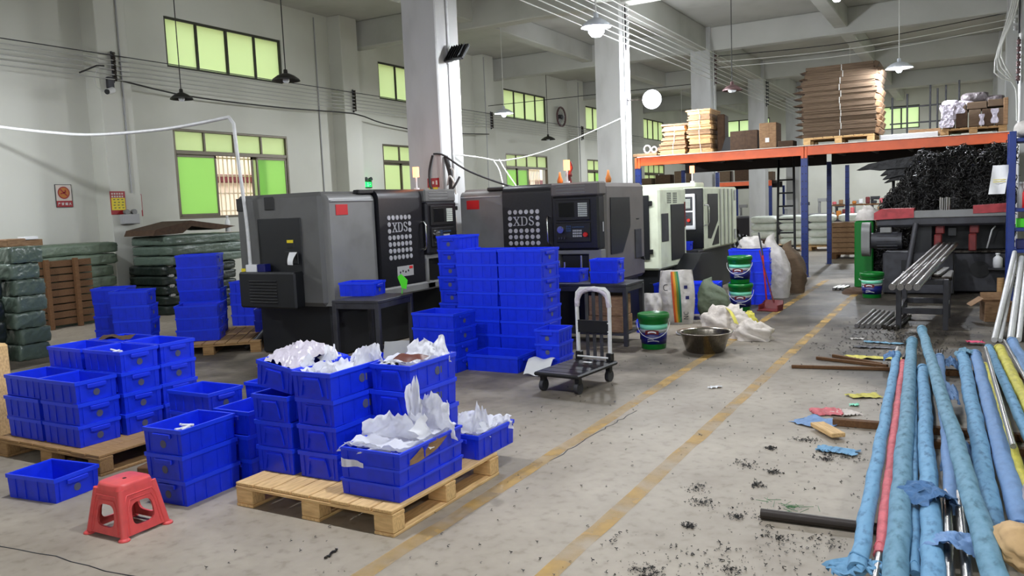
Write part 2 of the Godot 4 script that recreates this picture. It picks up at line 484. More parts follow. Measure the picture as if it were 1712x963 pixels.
func build_windows():
	# local axes: x along the wall (to the right as seen from inside), y up, z into the hall
	for i in WIN_Z.size():
		var s = WIN_Z[i]
		four_panes(new_window(Vector3(WX - 0.05, 4.70, s[1]), PI / 2), s[1] - s[0], 0.99, M.glass_pale)
		sash_window(new_window(Vector3(WX - 0.05, 1.68, s[1]), PI / 2), s[1] - s[0], 1.82, i)
	for s in RWIN_Z:
		four_panes(new_window(Vector3(8.36, 4.6, s[0]), -PI / 2), s[1] - s[0], 1.1, M.glass_pale)
		four_panes(new_window(Vector3(8.36, 1.2, s[0]), -PI / 2), s[1] - s[0], 2.1, M.glass_pale)
	for s in FWIN_X:
		four_panes(new_window(Vector3(s[0], 4.65, -44.08), 0), s[1] - s[0], 1.1, M.glass_pale)

func bars(parent, called, list, m):
	for b in list:   # x0, y0, x1, y1, depth
		var g = Geo.new()
		g.cbox(Vector3((b[0] + b[2]) * 0.5, (b[1] + b[3]) * 0.5, 0), Vector3(b[2] - b[0], b[3] - b[1], b[4]), 0.006)
		part(called, g, m, parent)

func four_panes(o, w, h, gm):
	var t = 0.045
	bars(o, "window_frame", [[0, 0, w, t, .07], [0, h - t, w, h, .07], [0, t, t, h - t, .07], [w - t, t, w, h - t, .07]], M.frame_dark)
	for i in 4:
		var x0 = w * i / 4.0; var x1 = w * (i + 1) / 4.0
		if i: bars(o, "mullion", [[x0 - 0.03, t, x0 + 0.03, h - t, .06]], M.frame_dark)
		var g = Geo.new()
		g.box(Vector3((x0 + x1) * 0.5, h * 0.5, -0.005 - 0.012 * (i % 2)), Vector3(x1 - x0 - 0.05, h - 2 * t + 0.01, 0.006))
		part("pane", g, gm, o)

func sash_window(o, w, h, i):
	var t = 0.05
	var ty = h - 0.46
	bars(o, "window_frame", [[0, 0, w, t, .10], [0, h - t, w, h, .10], [0, t, t, h - t, .10], [w - t, t, w, h - t, .10], [t, ty - 0.05, w - t, ty + 0.03, .10]], M.frame)
	for k in 4:
		var x0 = w * k / 4.0; var x1 = w * (k + 1) / 4.0
		if k: bars(o, "mullion", [[x0 - 0.025, ty + 0.03, x0 + 0.025, h - t, .06]], M.frame)
		var g = Geo.new()
		g.box(Vector3((x0 + x1) * 0.5, (ty + 0.03 + h - t) * 0.5, -0.01), Vector3(x1 - x0 - 0.045, h - t - ty - 0.03, 0.006))
		part("pane", g, M.glass_pale, o)
	# sliding sashes below; the second bay stands open on window 1 and 3
	var sashes = [[0.02, 0.345, true], [0.69, 0.98, true], [0.66, 0.78, false]]
	if i == 1 or i == 4: sashes = [[0.02, 0.27, false], [0.26, 0.51, false], [0.5, 0.76, false], [0.75, 0.98, false]]
	if i == 2: sashes = [[0.02, 0.27, true], [0.26, 0.5, true], [0.48, 0.56, true]]
	if i == 3: sashes = [[0.02, 0.27, false], [0.26, 0.5, true], [0.5, 0.75, true], [0.74, 0.98, true]]
	var k = 0
	for s in sashes:
		var x0 = s[0] * w; var x1 = s[1] * w
		var zz = [-0.02, 0.02, -0.035, 0.02][k % 4]
		k += 1
		var g = Geo.new()
		for b in [[x0, t, x0 + .045, ty - .05], [x1 - .045, t, x1, ty - .05], [x0, t, x1, t + .05], [x0, ty - .1, x1, ty - .05]]:
			g.box(Vector3((b[0] + b[2]) * 0.5, (b[1] + b[3]) * 0.5, zz), Vector3(b[2] - b[0], b[3] - b[1], 0.028))
		var sash = part("sash", g, M.frame, o)
		g = Geo.new()
		g.box(Vector3((x0 + x1) * 0.5, (t + ty) * 0.5, zz), Vector3(x1 - x0 - 0.06, ty - t - 0.06, 0.006))
		part("pane", g, M.glass_green if s[2] else M.glass_pale, sash)
	# security grille outside
	for q in 26:
		var x = w * (q + 0.5) / 26.0
		var gg = Geo.new()
		gg.box(Vector3(x, h * 0.5, -0.3), Vector3(0.022, h, 0.022))
		part("grille_bar", gg, M.grille, o)
	for q in 5:
		var gg = Geo.new()
		gg.box(Vector3(w * 0.5, h * (0.08 + 0.21 * q), -0.32), Vector3(w, 0.025, 0.02))
		part("grille_rail", gg, M.grille, o)

# ---------------------------------------------------------------- lamps
func pendant(x, z, y, lit, label, m = null, r = 0.2, bulb_r = 0.055, power = 1.0):
	var o = thing("pendant_lamp", label, "lamp", Vector3(x, y, z), 0, "pendant lamps in the hall")
	var g = Geo.new()
	var top = 6.5 - y
	g.cyl(Vector3(0, 0.16, 0), Vector3(0, top, 0), 0.009, 0.009, 6)
	part("stem", g, M.cable_white if lit else M.cable_dark, o)
	g = Geo.new()
	g.lathe([Vector2(0.0, top), Vector2(0.05, top), Vector2(0.055, top - 0.03), Vector2(0.0, top - 0.035)], 12)
	part("ceiling_rose", g, M.shade, o)
	g = Geo.new()
	g.lathe([Vector2(r, 0.0), Vector2(r * 0.93, 0.03), Vector2(r * 0.6, 0.085), Vector2(r * 0.3, 0.115), Vector2(0.035, 0.125), Vector2(0.032, 0.18), Vector2(0.012, 0.19), Vector2(0.0, 0.19)], 26)
	g.lathe([Vector2(0.0, 0.115), Vector2(r * 0.3, 0.108), Vector2(r * 0.6, 0.078), Vector2(r * 0.92, 0.024), Vector2(r, 0.0)], 26)
	part("lamp_shade", g, m if m else (M.shade_white if lit else M.shade), o)
	g = Geo.new()
	if lit:
		g.lathe([Vector2(0.0, -0.9 * bulb_r - 0.03), Vector2(bulb_r * 0.6, -0.8 * bulb_r - 0.03), Vector2(bulb_r, -0.4 * bulb_r - 0.02), Vector2(bulb_r, 0.03), Vector2(bulb_r * 0.6, 0.07), Vector2(0.03, 0.1), Vector2(0.0, 0.1)], 16)
	else:
		g.lathe([Vector2(0.0, -0.04), Vector2(bulb_r * 0.7, -0.03), Vector2(bulb_r, 0.0), Vector2(bulb_r * 0.9, 0.05), Vector2(0.03, 0.1), Vector2(0.0, 0.1)], 16)
	part("bulb", g, M.bulb_on if lit else M.bulb_off, o)
	if lit:
		var l = OmniLight3D.new()
		l.name = "lamp_light"
		l.light_energy = LAMP * power; l.light_color = Color(0.95, 0.97, 1.0)
		l.omni_range = 60.0; l.omni_attenuation = 2.0; l.light_size = 0.07; l.shadow_enabled = true
		l.position = Vector3(0, -0.012, 0)
		o.add_child(l)
	return o

const LAMP := 9.0

func build_lamps():
	pendant(-4.28, -10.0, 3.93, true, "lit white pendant lamp hanging in front of the second column", null, 0.2, 0.105)
	pendant(-1.41, -10.5, 3.98, true, "lit pendant lamp cut by the top edge, above the aisle")
	pendant(-1.2, -17.0, 3.92, true, "lit pendant lamp hanging beside the tall cardboard pile on the loft", null, 0.24)
	pendant(-9.95, -17.4, 3.92, true, "lit pendant lamp between the floodlight and the high window", null, 0.24)
	pendant(-12.38, -10.0, 3.82, false, "dark unlit pendant lamp nearest the first high window's left pane")
	pendant(-9.81, -10.0, 3.86, false, "dark unlit pendant lamp beside the first high window's right end", null, 0.23)
	pendant(-4.3, -17.0, 3.84, false, "unlit reddish pendant lamp with white bulb, before the insulated wires", M.shade_red, 0.2, 0.085)
	pendant(-12.6, -25.0, 3.88, false, "small dark unlit pendant lamp by the wall fan, farthest along the left wall", null, 0.25)
	# more pendants, added for their light
	for p in [[-4.3, -3.2, "above the front pallet", 0.8], [-1.4, -3.2, "above the near end of the aisle", 0.7], [3.0, -3.2, "right of the wrapped bars", 0.7], [-11.6, -4.7, "by the left wall, nearest us", 1.1], [-9.4, 0.5, "over the hall's left part, nearest us", 0.3], [0.5, 3.4, "behind the camera", 0.7], [4.5, -25.0, "right of the loft", 1.0], [-3.2, -26.5, "beyond the loft, behind the tall cardboard pile", 1.6], [-9.8, -31.0, "by the fourth wall pillar", 1.0], [-6.6, -39.5, "by the far wall, left", 1.2], [-1.0, -39.5, "by the far wall, middle", 1.2], [3.5, -39.5, "by the far wall, right", 1.2]]:
		pendant(p[0], p[1], 3.93, true, "added lit white pendant lamp " + p[2], null, 0.2, 0.055, p[3])
	# globe on the second column
	var o = thing("globe_lamp", "large glaring white globe lamp on a bracket of the second column", "lamp", Vector3(-6.0, 3.80, -16.7))
	var g = Geo.new()
	g.tube([Vector3(-0.49, 0.03, 0), Vector3(-0.25, 0.02, 0), Vector3(-0.1, 0.0, 0)], 0.012, 8)
	part("bracket", g, M.steel_dull, o)
	g = Geo.new()
	g.box(Vector3(-0.48, 0.0, 0), Vector3(0.03, 0.16, 0.06))
	part("wall_plate", g, M.iron, o)
	g = Geo.new()
	var pr = []
	for i in 15:
		var a = -PI / 2 + PI * i / 14.0
		pr.append(Vector2(maxf(0.0, cos(a)) * 0.2, sin(a) * 0.2))
	g.lathe(pr, 24, Vector3(0.08, 0, 0))
	part("globe", g, M.bulb_on, o)
	var l = OmniLight3D.new()
	l.name = "lamp_light"; l.light_energy = LAMP * 1.3; l.light_color = Color(0.95, 0.97, 1.0)
	l.omni_range = 60.0; l.omni_attenuation = 2.0; l.light_size = 0.2; l.shadow_enabled = true
	l.position = Vector3(0.08, 0, 0)
	o.add_child(l)
	# floodlight on the first column, its back to us
	o = thing("floodlight", "black floodlight fixed high on the nearest column", "lamp", Vector3(-6.5, 3.78, -9.83))
	var b = Basis.looking_at(-Vector3(0.15, -0.6, -0.78))
	g = Geo.new()
	g.cbox(Vector3(0.19, 0.05, 0.06), Vector3(0.36, 0.27, 0.05), 0.012, b)
	for i in 6:
		g.box(Vector3(0.19, 0.05, 0.06) + b * Vector3(-0.12 + 0.048 * i, 0, -0.035), Vector3(0.008, 0.24, 0.03), b)
	part("housing", g, M.black, o)
	g = Geo.new()
	g.box(Vector3(0.19, 0.05, 0.06) + b * Vector3(0, 0, 0.024), Vector3(0.26, 0.17, 0.004), b)
	part("lens", g, glow(Color(0.95, 0.97, 1.0), 6.0), o)
	g = Geo.new()
	g.box(Vector3(0.012, 0.03, 0.02), Vector3(0.024, 0.22, 0.05))
	g.tube([Vector3(0.02, -0.04, 0.02), Vector3(0.09, -0.05, 0.03), Vector3(0.14, -0.01, 0.05)], 0.012, 6)
	part("bracket", g, M.grey_label, o)
	var s = SpotLight3D.new()
	s.name = "flood_light"; s.light_energy = LAMP * 2.2; s.light_color = Color(0.96, 0.98, 1.0)
	s.spot_range = 60.0; s.spot_attenuation = 2.0; s.spot_angle = 75.0; s.light_size = 0.12; s.shadow_enabled = true
	s.position = Vector3(0.19, 0.05, 0.06) + b * Vector3(0, 0, 0.05)
	s.basis = b * Basis(Vector3.UP, PI)
	o.add_child(s)

# ---------------------------------------------------------------- machine tools
func rbox(parent, called, c, s, m, r = 0.012, label = ""):
	var g = Geo.new()
	g.cbox(c, s, r)
	return part(called, g, m, parent, label)

func text_part(parent, called, txt, size, depth, m, at, b = Basis(), serif = true):
	var f = SystemFont.new()
	f.font_names = PackedStringArray(["Droid Serif" if serif else "Droid Sans"])
	var t = TextMesh.new()
	t.text = txt; t.font = f; t.font_size = 64; t.pixel_size = size / 64.0; t.depth = depth
	var o = part(called, t, m, parent)
	o.position = at; o.basis = b
	return o

func bowed(l0, l1, y0, y1, z, bow, inset, nseg = 10):   # a front panel whose top edge rolls backwards
	var g = Geo.new()
	var prof = []
	for i in nseg + 1:
		var a = PI / 2 * i / nseg
		prof.append(Vector2(z - bow + bow * cos(a), y1 - bow + bow * sin(a)))
	prof.push_front(Vector2(z, y0))
	prof.append(Vector2(z - inset, y1))
	for i in prof.size() - 1:
		var p = prof[i]; var q = prof[i + 1]
		g.quad(Vector3(l0, p.y, p.x), Vector3(l1, p.y, p.x), Vector3(l1, q.y, q.x), Vector3(l0, q.y, q.x), Vector3(0, p.x - q.x + 0.0001, q.y - p.y + 0.0001), false)
	for x in [l0, l1]:
		for i in prof.size() - 1:
			var p = prof[i]; var q = prof[i + 1]
			g.quad(Vector3(x, p.y, p.x), Vector3(x, q.y, q.x), Vector3(x, q.y, z - inset), Vector3(x, p.y, z - inset), Vector3(-1 if x == l0 else 1, 0, 0))
	g.quad(Vector3(l0, y0, z), Vector3(l1, y0, z), Vector3(l1, y0, z - inset), Vector3(l0, y0, z - inset), Vector3.DOWN)
	return g

func panel_controls(o, x0, y0, w, h, z, dark, screen_left):
	# screen and keyboard above, dials and buttons below; x0, y0 the lower left corner
	rbox(o, "screen_panel", Vector3(x0 + w * 0.5, y0 + h * 0.75, z), Vector3(w, h * 0.46, 0.03), dark, 0.006)
	rbox(o, "screen", Vector3(x0 + w * 0.33, y0 + h * 0.76, z + 0.012), Vector3(w * 0.46, h * 0.32, 0.016), M.screen, 0.004)
	var g = Geo.new()
	for i in 6:
		for j in 7:
			g.box(Vector3(x0 + w * (0.69 + 0.045 * i), y0 + h * (0.62 + 0.045 * j), z + 0.018), Vector3(w * 0.037, h * 0.034, 0.012))
	var k = part("keyboard", g, M.keys, o)
	k.set_meta("kind", "stuff")
	rbox(o, "button_panel", Vector3(x0 + w * 0.5, y0 + h * 0.25, z), Vector3(w, h * 0.44, 0.03), dark, 0.006)
	g = Geo.new()
	g.cyl(Vector3(x0 + w * 0.16, y0 + h * 0.32, z), Vector3(x0 + w * 0.16, y0 + h * 0.32, z + 0.05), w * 0.105, w * 0.095, 20)
	g.cyl(Vector3(x0 + w * 0.21, y0 + h * 0.36, z + 0.05), Vector3(x0 + w * 0.21, y0 + h * 0.36, z + 0.07), 0.01, 0.01, 8)
	part("handwheel", g, M.chrome, o)
	g = Geo.new()
	for i in 3:
		for j in 3:
			g.box(Vector3(x0 + w * (0.33 + 0.05 * i), y0 + h * (0.29 + 0.05 * j), z + 0.018), Vector3(w * 0.04, h * 0.036, 0.01))
	for i in 8:
		g.box(Vector3(x0 + w * (0.5 + 0.045 * i), y0 + h * 0.37, z + 0.018), Vector3(w * 0.035, h * 0.03, 0.01))
	part("button_block", g, M.key_blue, o).set_meta("kind", "stuff")
	g = Geo.new()
	for i in 5:
		for j in 3:
			g.box(Vector3(x0 + w * (0.52 + 0.055 * i), y0 + h * (0.17 + 0.06 * j), z + 0.018), Vector3(w * 0.042, h * 0.04, 0.012))
	part("button_block", g, M.grey_label, o).set_meta("kind", "stuff")
	for i in 3:
		g = Geo.new()
		g.cyl(Vector3(x0 + w * (0.1 + 0.08 * i), y0 + h * 0.13, z), Vector3(x0 + w * (0.1 + 0.08 * i), y0 + h * 0.13, z + 0.035), 0.013, 0.013, 10)
		part("knob", g, M.iron, o)
	g = Geo.new()
	g.cyl(Vector3(x0 + w * 0.88, y0 + h * 0.2, z), Vector3(x0 + w * 0.88, y0 + h * 0.2, z + 0.03), 0.016, 0.016, 12)
	g.cyl(Vector3(x0 + w * 0.88, y0 + h * 0.2, z + 0.03), Vector3(x0 + w * 0.88, y0 + h * 0.2, z + 0.05), 0.032, 0.028, 14)
	part("stop_button", g, M.estop, o)

func signal_post(o, at, lean = Vector3()):
	var g = Geo.new()
	g.cyl(at, at + Vector3(0, 0.03, 0), 0.04, 0.035, 12)
	g.cyl(at + Vector3(0, 0.03, 0), at + Vector3(0, 0.17, 0) + lean, 0.012, 0.012, 8)
	part("signal_post", g, M.white, o)
	g = Geo.new()
	g.cyl(at + Vector3(0, 0.17, 0) + lean, at + Vector3(0, 0.3, 0) + lean, 0.042, 0.042, 14)
	part("signal_lamp", g, M.beacon, o)
	var l = OmniLight3D.new()
	l.name = "signal_light"; l.light_color = Color(1.0, 0.5, 0.2); l.light_energy = 0.1
	l.omni_range = 20; l.omni_attenuation = 2.0; l.light_size = 0.03; l.shadow_enabled = true
	l.position = at + Vector3(0, 0.235, 0) + lean
	o.add_child(l)

func dots_and_letters(o, x, y, z, letters, lit):
	# six columns, seven rows of round holes; three letters stand in rows 2 and 3
	for r in 7:
		for c in 6:
			if (r == 1 or r == 2) and c > 0 and c < 5: continue
			var g = Geo.new()
			g.cyl(Vector3(x + 0.082 * c, y - 0.0815 * r, z - 0.004), Vector3(x + 0.082 * c, y - 0.0815 * r, z + 0.004), 0.030, 0.029, 14)
			part("disc", g, lit, o)
	text_part(o, "letters", letters, 0.165, 0.008, lit, Vector3(x + 0.205, y - 0.122, z + 0.003))

# grey lathe: x runs along its front, z = 0 is the front face, its base stands on y = 0
func grey_lathe(called, label, at, turn, lw, dw, pw, depth, gm):
	var o = thing(called, label, "machine", at, turn, "grey machine tools")
	var L = lw + dw + pw
	rbox(o, "base", Vector3(L * 0.5 + 0.05, 0.33, -depth * 0.5 - 0.02), Vector3(L - 0.22, 0.66, depth - 0.3), M.mbase, 0.03)
	rbox(o, "body", Vector3(L * 0.5, 1.26, -depth * 0.5 - 0.04), Vector3(L, 1.30, depth - 0.1), gm, 0.05)
	# left cover, bulging
	var cover = part("left_cover", bowed(0.04, lw - 0.02, 0.62, 1.88, 0.0, 0.09, 0.3), M.mlight, o)
	rbox(cover, "cover_edge", Vector3(lw * 0.5, 1.80, 0.004), Vector3(lw - 0.1, 0.02, 0.02), M.grey_label, 0.006)
	rbox(cover, "notice", Vector3(0.24, 1.70, 0.003), Vector3(0.2, 0.12, 0.006), M.red, 0.002, "red notice plate")
	# sliding door
	var door = part("door", bowed(lw, lw + dw, 0.74, 1.93, 0.05, 0.12, 0.3), M.mdark, o)
	rbox(o, "door_track", Vector3(lw - 0.12, 1.90, -0.06), Vector3(0.3, 0.05, 0.1), M.black, 0.012)
	dots_and_letters(door, lw + dw * 0.5 - 0.26, 1.58, 0.053, "XDS", M.disc)
	var g = Geo.new()
	var hx = lw + dw - 0.045
	g.tube([Vector3(hx, 1.50, 0.05), Vector3(hx, 1.51, 0.10), Vector3(hx, 1.47, 0.125), Vector3(hx, 1.2, 0.125), Vector3(hx, 1.16, 0.10), Vector3(hx, 1.15, 0.05)], 0.014, 8)
	part("door_handle", g, M.chrome, door)
	rbox(door, "instruction_plate", Vector3(lw + dw * 0.52, 0.91, 0.053), Vector3(0.33, 0.13, 0.006), M.grey_label, 0.002)
	rbox(door, "plate_mark", Vector3(lw + dw * 0.52 + 0.11, 0.95, 0.057), Vector3(0.07, 0.035, 0.004), M.red, 0.001)
	for k in 4:
		g = Geo.new()
		g.cyl(Vector3(lw + dw * 0.52 - 0.11 + 0.055 * k, 0.90 + 0.012 * (k % 2), 0.055), Vector3(lw + dw * 0.52 - 0.11 + 0.055 * k, 0.90 + 0.012 * (k % 2), 0.058), 0.014, 0.014, 8)
		part("plate_mark", g, M.iron, door)
	rbox(o, "sill", Vector3(lw + dw * 0.55, 0.68, 0.02), Vector3(dw + pw * 0.4, 0.11, 0.12), M.mlight, 0.02)
	# control console
	var px = lw + dw
	var head = rbox(o, "console_head", Vector3(px + pw * 0.5, 1.84, -0.02), Vector3(pw, 0.17, 0.24), gm, 0.02)
	for k in 3:
		rbox(head, "head_rib", Vector3(px + pw * 0.42, 1.80 + 0.04 * k, 0.10), Vector3(pw * 0.6, 0.012, 0.012), M.mlight, 0.003)
	var console = rbox(o, "console", Vector3(px + pw * 0.5, 1.42, 0.01), Vector3(pw - 0.02, 0.68, 0.2), M.mdark, 0.025)
	panel_controls(console, px + 0.08, 1.16, pw - 0.2, 0.56, 0.115, M.black, true)
	rbox(console, "console_tag", Vector3(px + pw - 0.006, 1.36, -0.02), Vector3(0.006, 0.12, 0.03), M.grey_label, 0.002)
	rbox(o, "lower_frame", Vector3(px + pw * 0.5, 1.05, 0.0), Vector3(pw, 0.06, 0.14), M.mlight, 0.01)
	rbox(o, "lower_frame", Vector3(px + 0.04, 0.86, 0.0), Vector3(0.06, 0.36, 0.14), M.mlight, 0.01)
	rbox(o, "lower_frame", Vector3(px + pw - 0.09, 0.86, 0.0), Vector3(0.18, 0.36, 0.14), M.mlight, 0.01)
	rbox(o, "delivery_niche", Vector3(px + pw * 0.46, 0.87, 0.003), Vector3(pw * 0.62, 0.28, 0.02), M.black, 0.004)
	rbox(o, "end_cover", Vector3(px + pw * 0.5, 0.68, -0.02), Vector3(pw, 0.10, 0.2), M.mlight, 0.02)
	signal_post(o, Vector3(px + 0.14, 1.92, -0.12))
	return o

func build_machines():
	# the nearest: its front looks to the aisle, its cabinet end to the camera
	var o = grey_lathe("lathe", "nearest grey machine with black dotted door facing the aisle and cabinet end facing us", Vector3(-6.2, 0, -6.81), PI / 2, 0.84, 0.88, 0.72, 1.46, M.mgrey)
	# cabinet end lies at local x = 0, looking along -x; local z there runs 0 .. -1.46
	var e = func(called, wx0, wx1, y0, y1, d, m, r = 0.008, label = "", under = null):   # world x range -> local z
		return rbox(under if under else o, called, Vector3(-d * 0.5, (y0 + y1) * 0.5, (wx0 + wx1) * 0.5 + 6.2), Vector3(d, y1 - y0, wx1 - wx0), m, r, label)
	var cab = e.call("cabinet_door", -7.28, -6.6, 0.98, 1.63, 0.014, M.mbase)
	var cool = e.call("cooler_box", -7.5, -6.6, 0.60, 1.02, 0.16, M.mbase, 0.02)
	for i in 8:
		rbox(cool, "louvre", Vector3(-0.165, 0.67 + 0.035 * i, -0.9), Vector3(0.012, 0.014, 0.44), M.black, 0.004)
	e.call("vent", -7.61, -7.46, 1.73, 1.88, 0.012, M.black)
	e.call("vent", -7.15, -7.0, 1.73, 1.88, 0.012, M.black)
	e.call("warning_plate", -6.83, -6.71, 1.28, 1.38, 0.02, M.black, 0.008, "", cab)
	e.call("warning_plate", -6.82, -6.72, 1.345, 1.38, 0.024, M.sign_yellow, 0.003, "yellow warning strip", cab)
	e.call("chute", -6.87, -6.66, 1.10, 1.25, 0.022, M.black, 0.008, "", cab)
	var g = Geo.new()
	g.grid(6, 6, func(u, v): return Vector3(-0.03 - 0.10 * sin(v * 1.7) * (0.6 + 0.4 * u), 1.24 - 0.14 * v, -0.58 + 0.12 * u + 0.02 * v), false, Vector3.LEFT)
	part("chute_lip", g, M.white, cab, "white curled plastic lip")
	e.call("cabinet_sticker", -7.62, -7.53, 0.91, 1.0, 0.006, M.sign_red, 0.002, "red and yellow sticker")
	e.call("cabinet_sticker", -7.61, -7.54, 1.0, 1.05, 0.006, M.sign_yellow, 0.002)
	solo("parts_box", box_geo(Vector3(0.17, 0.085, 0.1)), M.white, "small white carton on the nearest machine's black cooler box", "box", Vector3(-7.31, 1.062, -6.73), 0.05)
	solo("parts_box", box_geo(Vector3(0.12, 0.09, 0.1)), M.navy, "small navy carton on the nearest machine's black cooler box", "box", Vector3(-7.15, 1.065, -6.73), 0.05)
	var o2 = grey_lathe("lathe", "second grey machine with bright dotted door facing us and lit console", Vector3(-6.13, 0, -9.35), 0.0, 0.73, 0.74, 0.67, 1.5, M.mgrey_warm)
	# right end of the second machine
	var L = 2.14
	g = Geo.new()
	g.prism([Vector2(0.24, 1.72), Vector2(0.9, 1.72), Vector2(0.91, 1.33), Vector2(0.62, 1.0), Vector2(0.22, 1.0)], 0.012, Transform3D(Basis(Vector3.UP, PI / 2), Vector3(L + 0.012, 0, 0)))
	part("end_window", g, M.mdark, o2)
	rbox(o2, "tool_pocket", Vector3(L + 0.006, 1.08, -1.2), Vector3(0.014, 0.4, 0.24), M.iron, 0.005)
	rbox(o2, "slot", Vector3(L + 0.004, 1.42, -1.2), Vector3(0.008, 0.015, 0.1), M.black, 0.002)
	g = Geo.new()
	g.prism([Vector2(0, 0), Vector2(-0.09, 0.03), Vector2(-0.02, 0.06)], 0.03, Transform3D(Basis(), Vector3(L + 0.06, 0.84, -1.3)))
	part("latch", g, M.black, o2)
	# a bent lamp holder and two oil bulbs on its roof
	g = Geo.new()
	g.tube([Vector3(1.62, 1.93, -0.2), Vector3(1.60, 2.03, -0.2), Vector3(1.64, 2.12, -0.2), Vector3(1.62, 2.2, -0.2)], 0.02, 7)
	g.lathe([Vector2(0, 0), Vector2(0.04, 0.01), Vector2(0.045, 0.05), Vector2(0, 0.07)], 10, Vector3(1.6, 2.0, -0.2))
	part("gooseneck", g, M.red_dark, o2)
	for p in [[1.42, -0.3], [2.0, -0.55]]:
		g = Geo.new()
		g.lathe([Vector2(0, 0), Vector2(0.035, 0.0), Vector2(0.04, 0.05), Vector2(0.02, 0.1), Vector2(0.012, 0.16), Vector2(0, 0.16)], 12, Vector3(p[0], 1.92, p[1]))
		part("oil_cup", g, M.gold, o2)
	cream_machines()
	# benches before the machines
	bench("bench", "dark steel bench in front of the nearest machine, one crate on it", Vector3(-5.595, 0, -6.78), 0.12, Vector3(0.57, 0.75, 0.72), M.iron)
	bench("bench", "long dark steel bench behind the hand truck, crates and cartons on it", Vector3(-4.08, 0, -8.87), 0.0, Vector3(1.36, 0.72, 0.58), M.iron, true)

func box_geo(s, r = 0.004):
	var g = Geo.new()
	g.cbox(Vector3(), s, r)
	return g

func bench(called, label, at, turn, s, m, shelf = false):
	var o = thing(called, label, "bench", at, turn)
	rbox(o, "tabletop", Vector3(0, s.y - 0.015, 0), Vector3(s.x, 0.03, s.z), m, 0.004)
	for z in [-1, 1]:
		rbox(o, "apron", Vector3(0, s.y - 0.06, z * (s.z * 0.5 - 0.02)), Vector3(s.x - 0.02, 0.06, 0.03), m, 0.004)
	for x in [-1, 1]:
		rbox(o, "apron", Vector3(x * (s.x * 0.5 - 0.02), s.y - 0.06, 0), Vector3(0.03, 0.06, s.z - 0.06), m, 0.004)
		for z in [-1, 1]:
			rbox(o, "leg", Vector3(x * (s.x * 0.5 - 0.025), (s.y - 0.03) * 0.5, z * (s.z * 0.5 - 0.025)), Vector3(0.05, s.y - 0.03, 0.05), m, 0.005)
	if shelf:
		rbox(o, "shelf", Vector3(0, 0.13, 0), Vector3(s.x - 0.1, 0.02, s.z - 0.06), m, 0.003)
	else:
		rbox(o, "stretcher", Vector3(0, 0.14, -s.z * 0.5 + 0.03), Vector3(s.x - 0.1, 0.04, 0.03), m, 0.003)
	return o

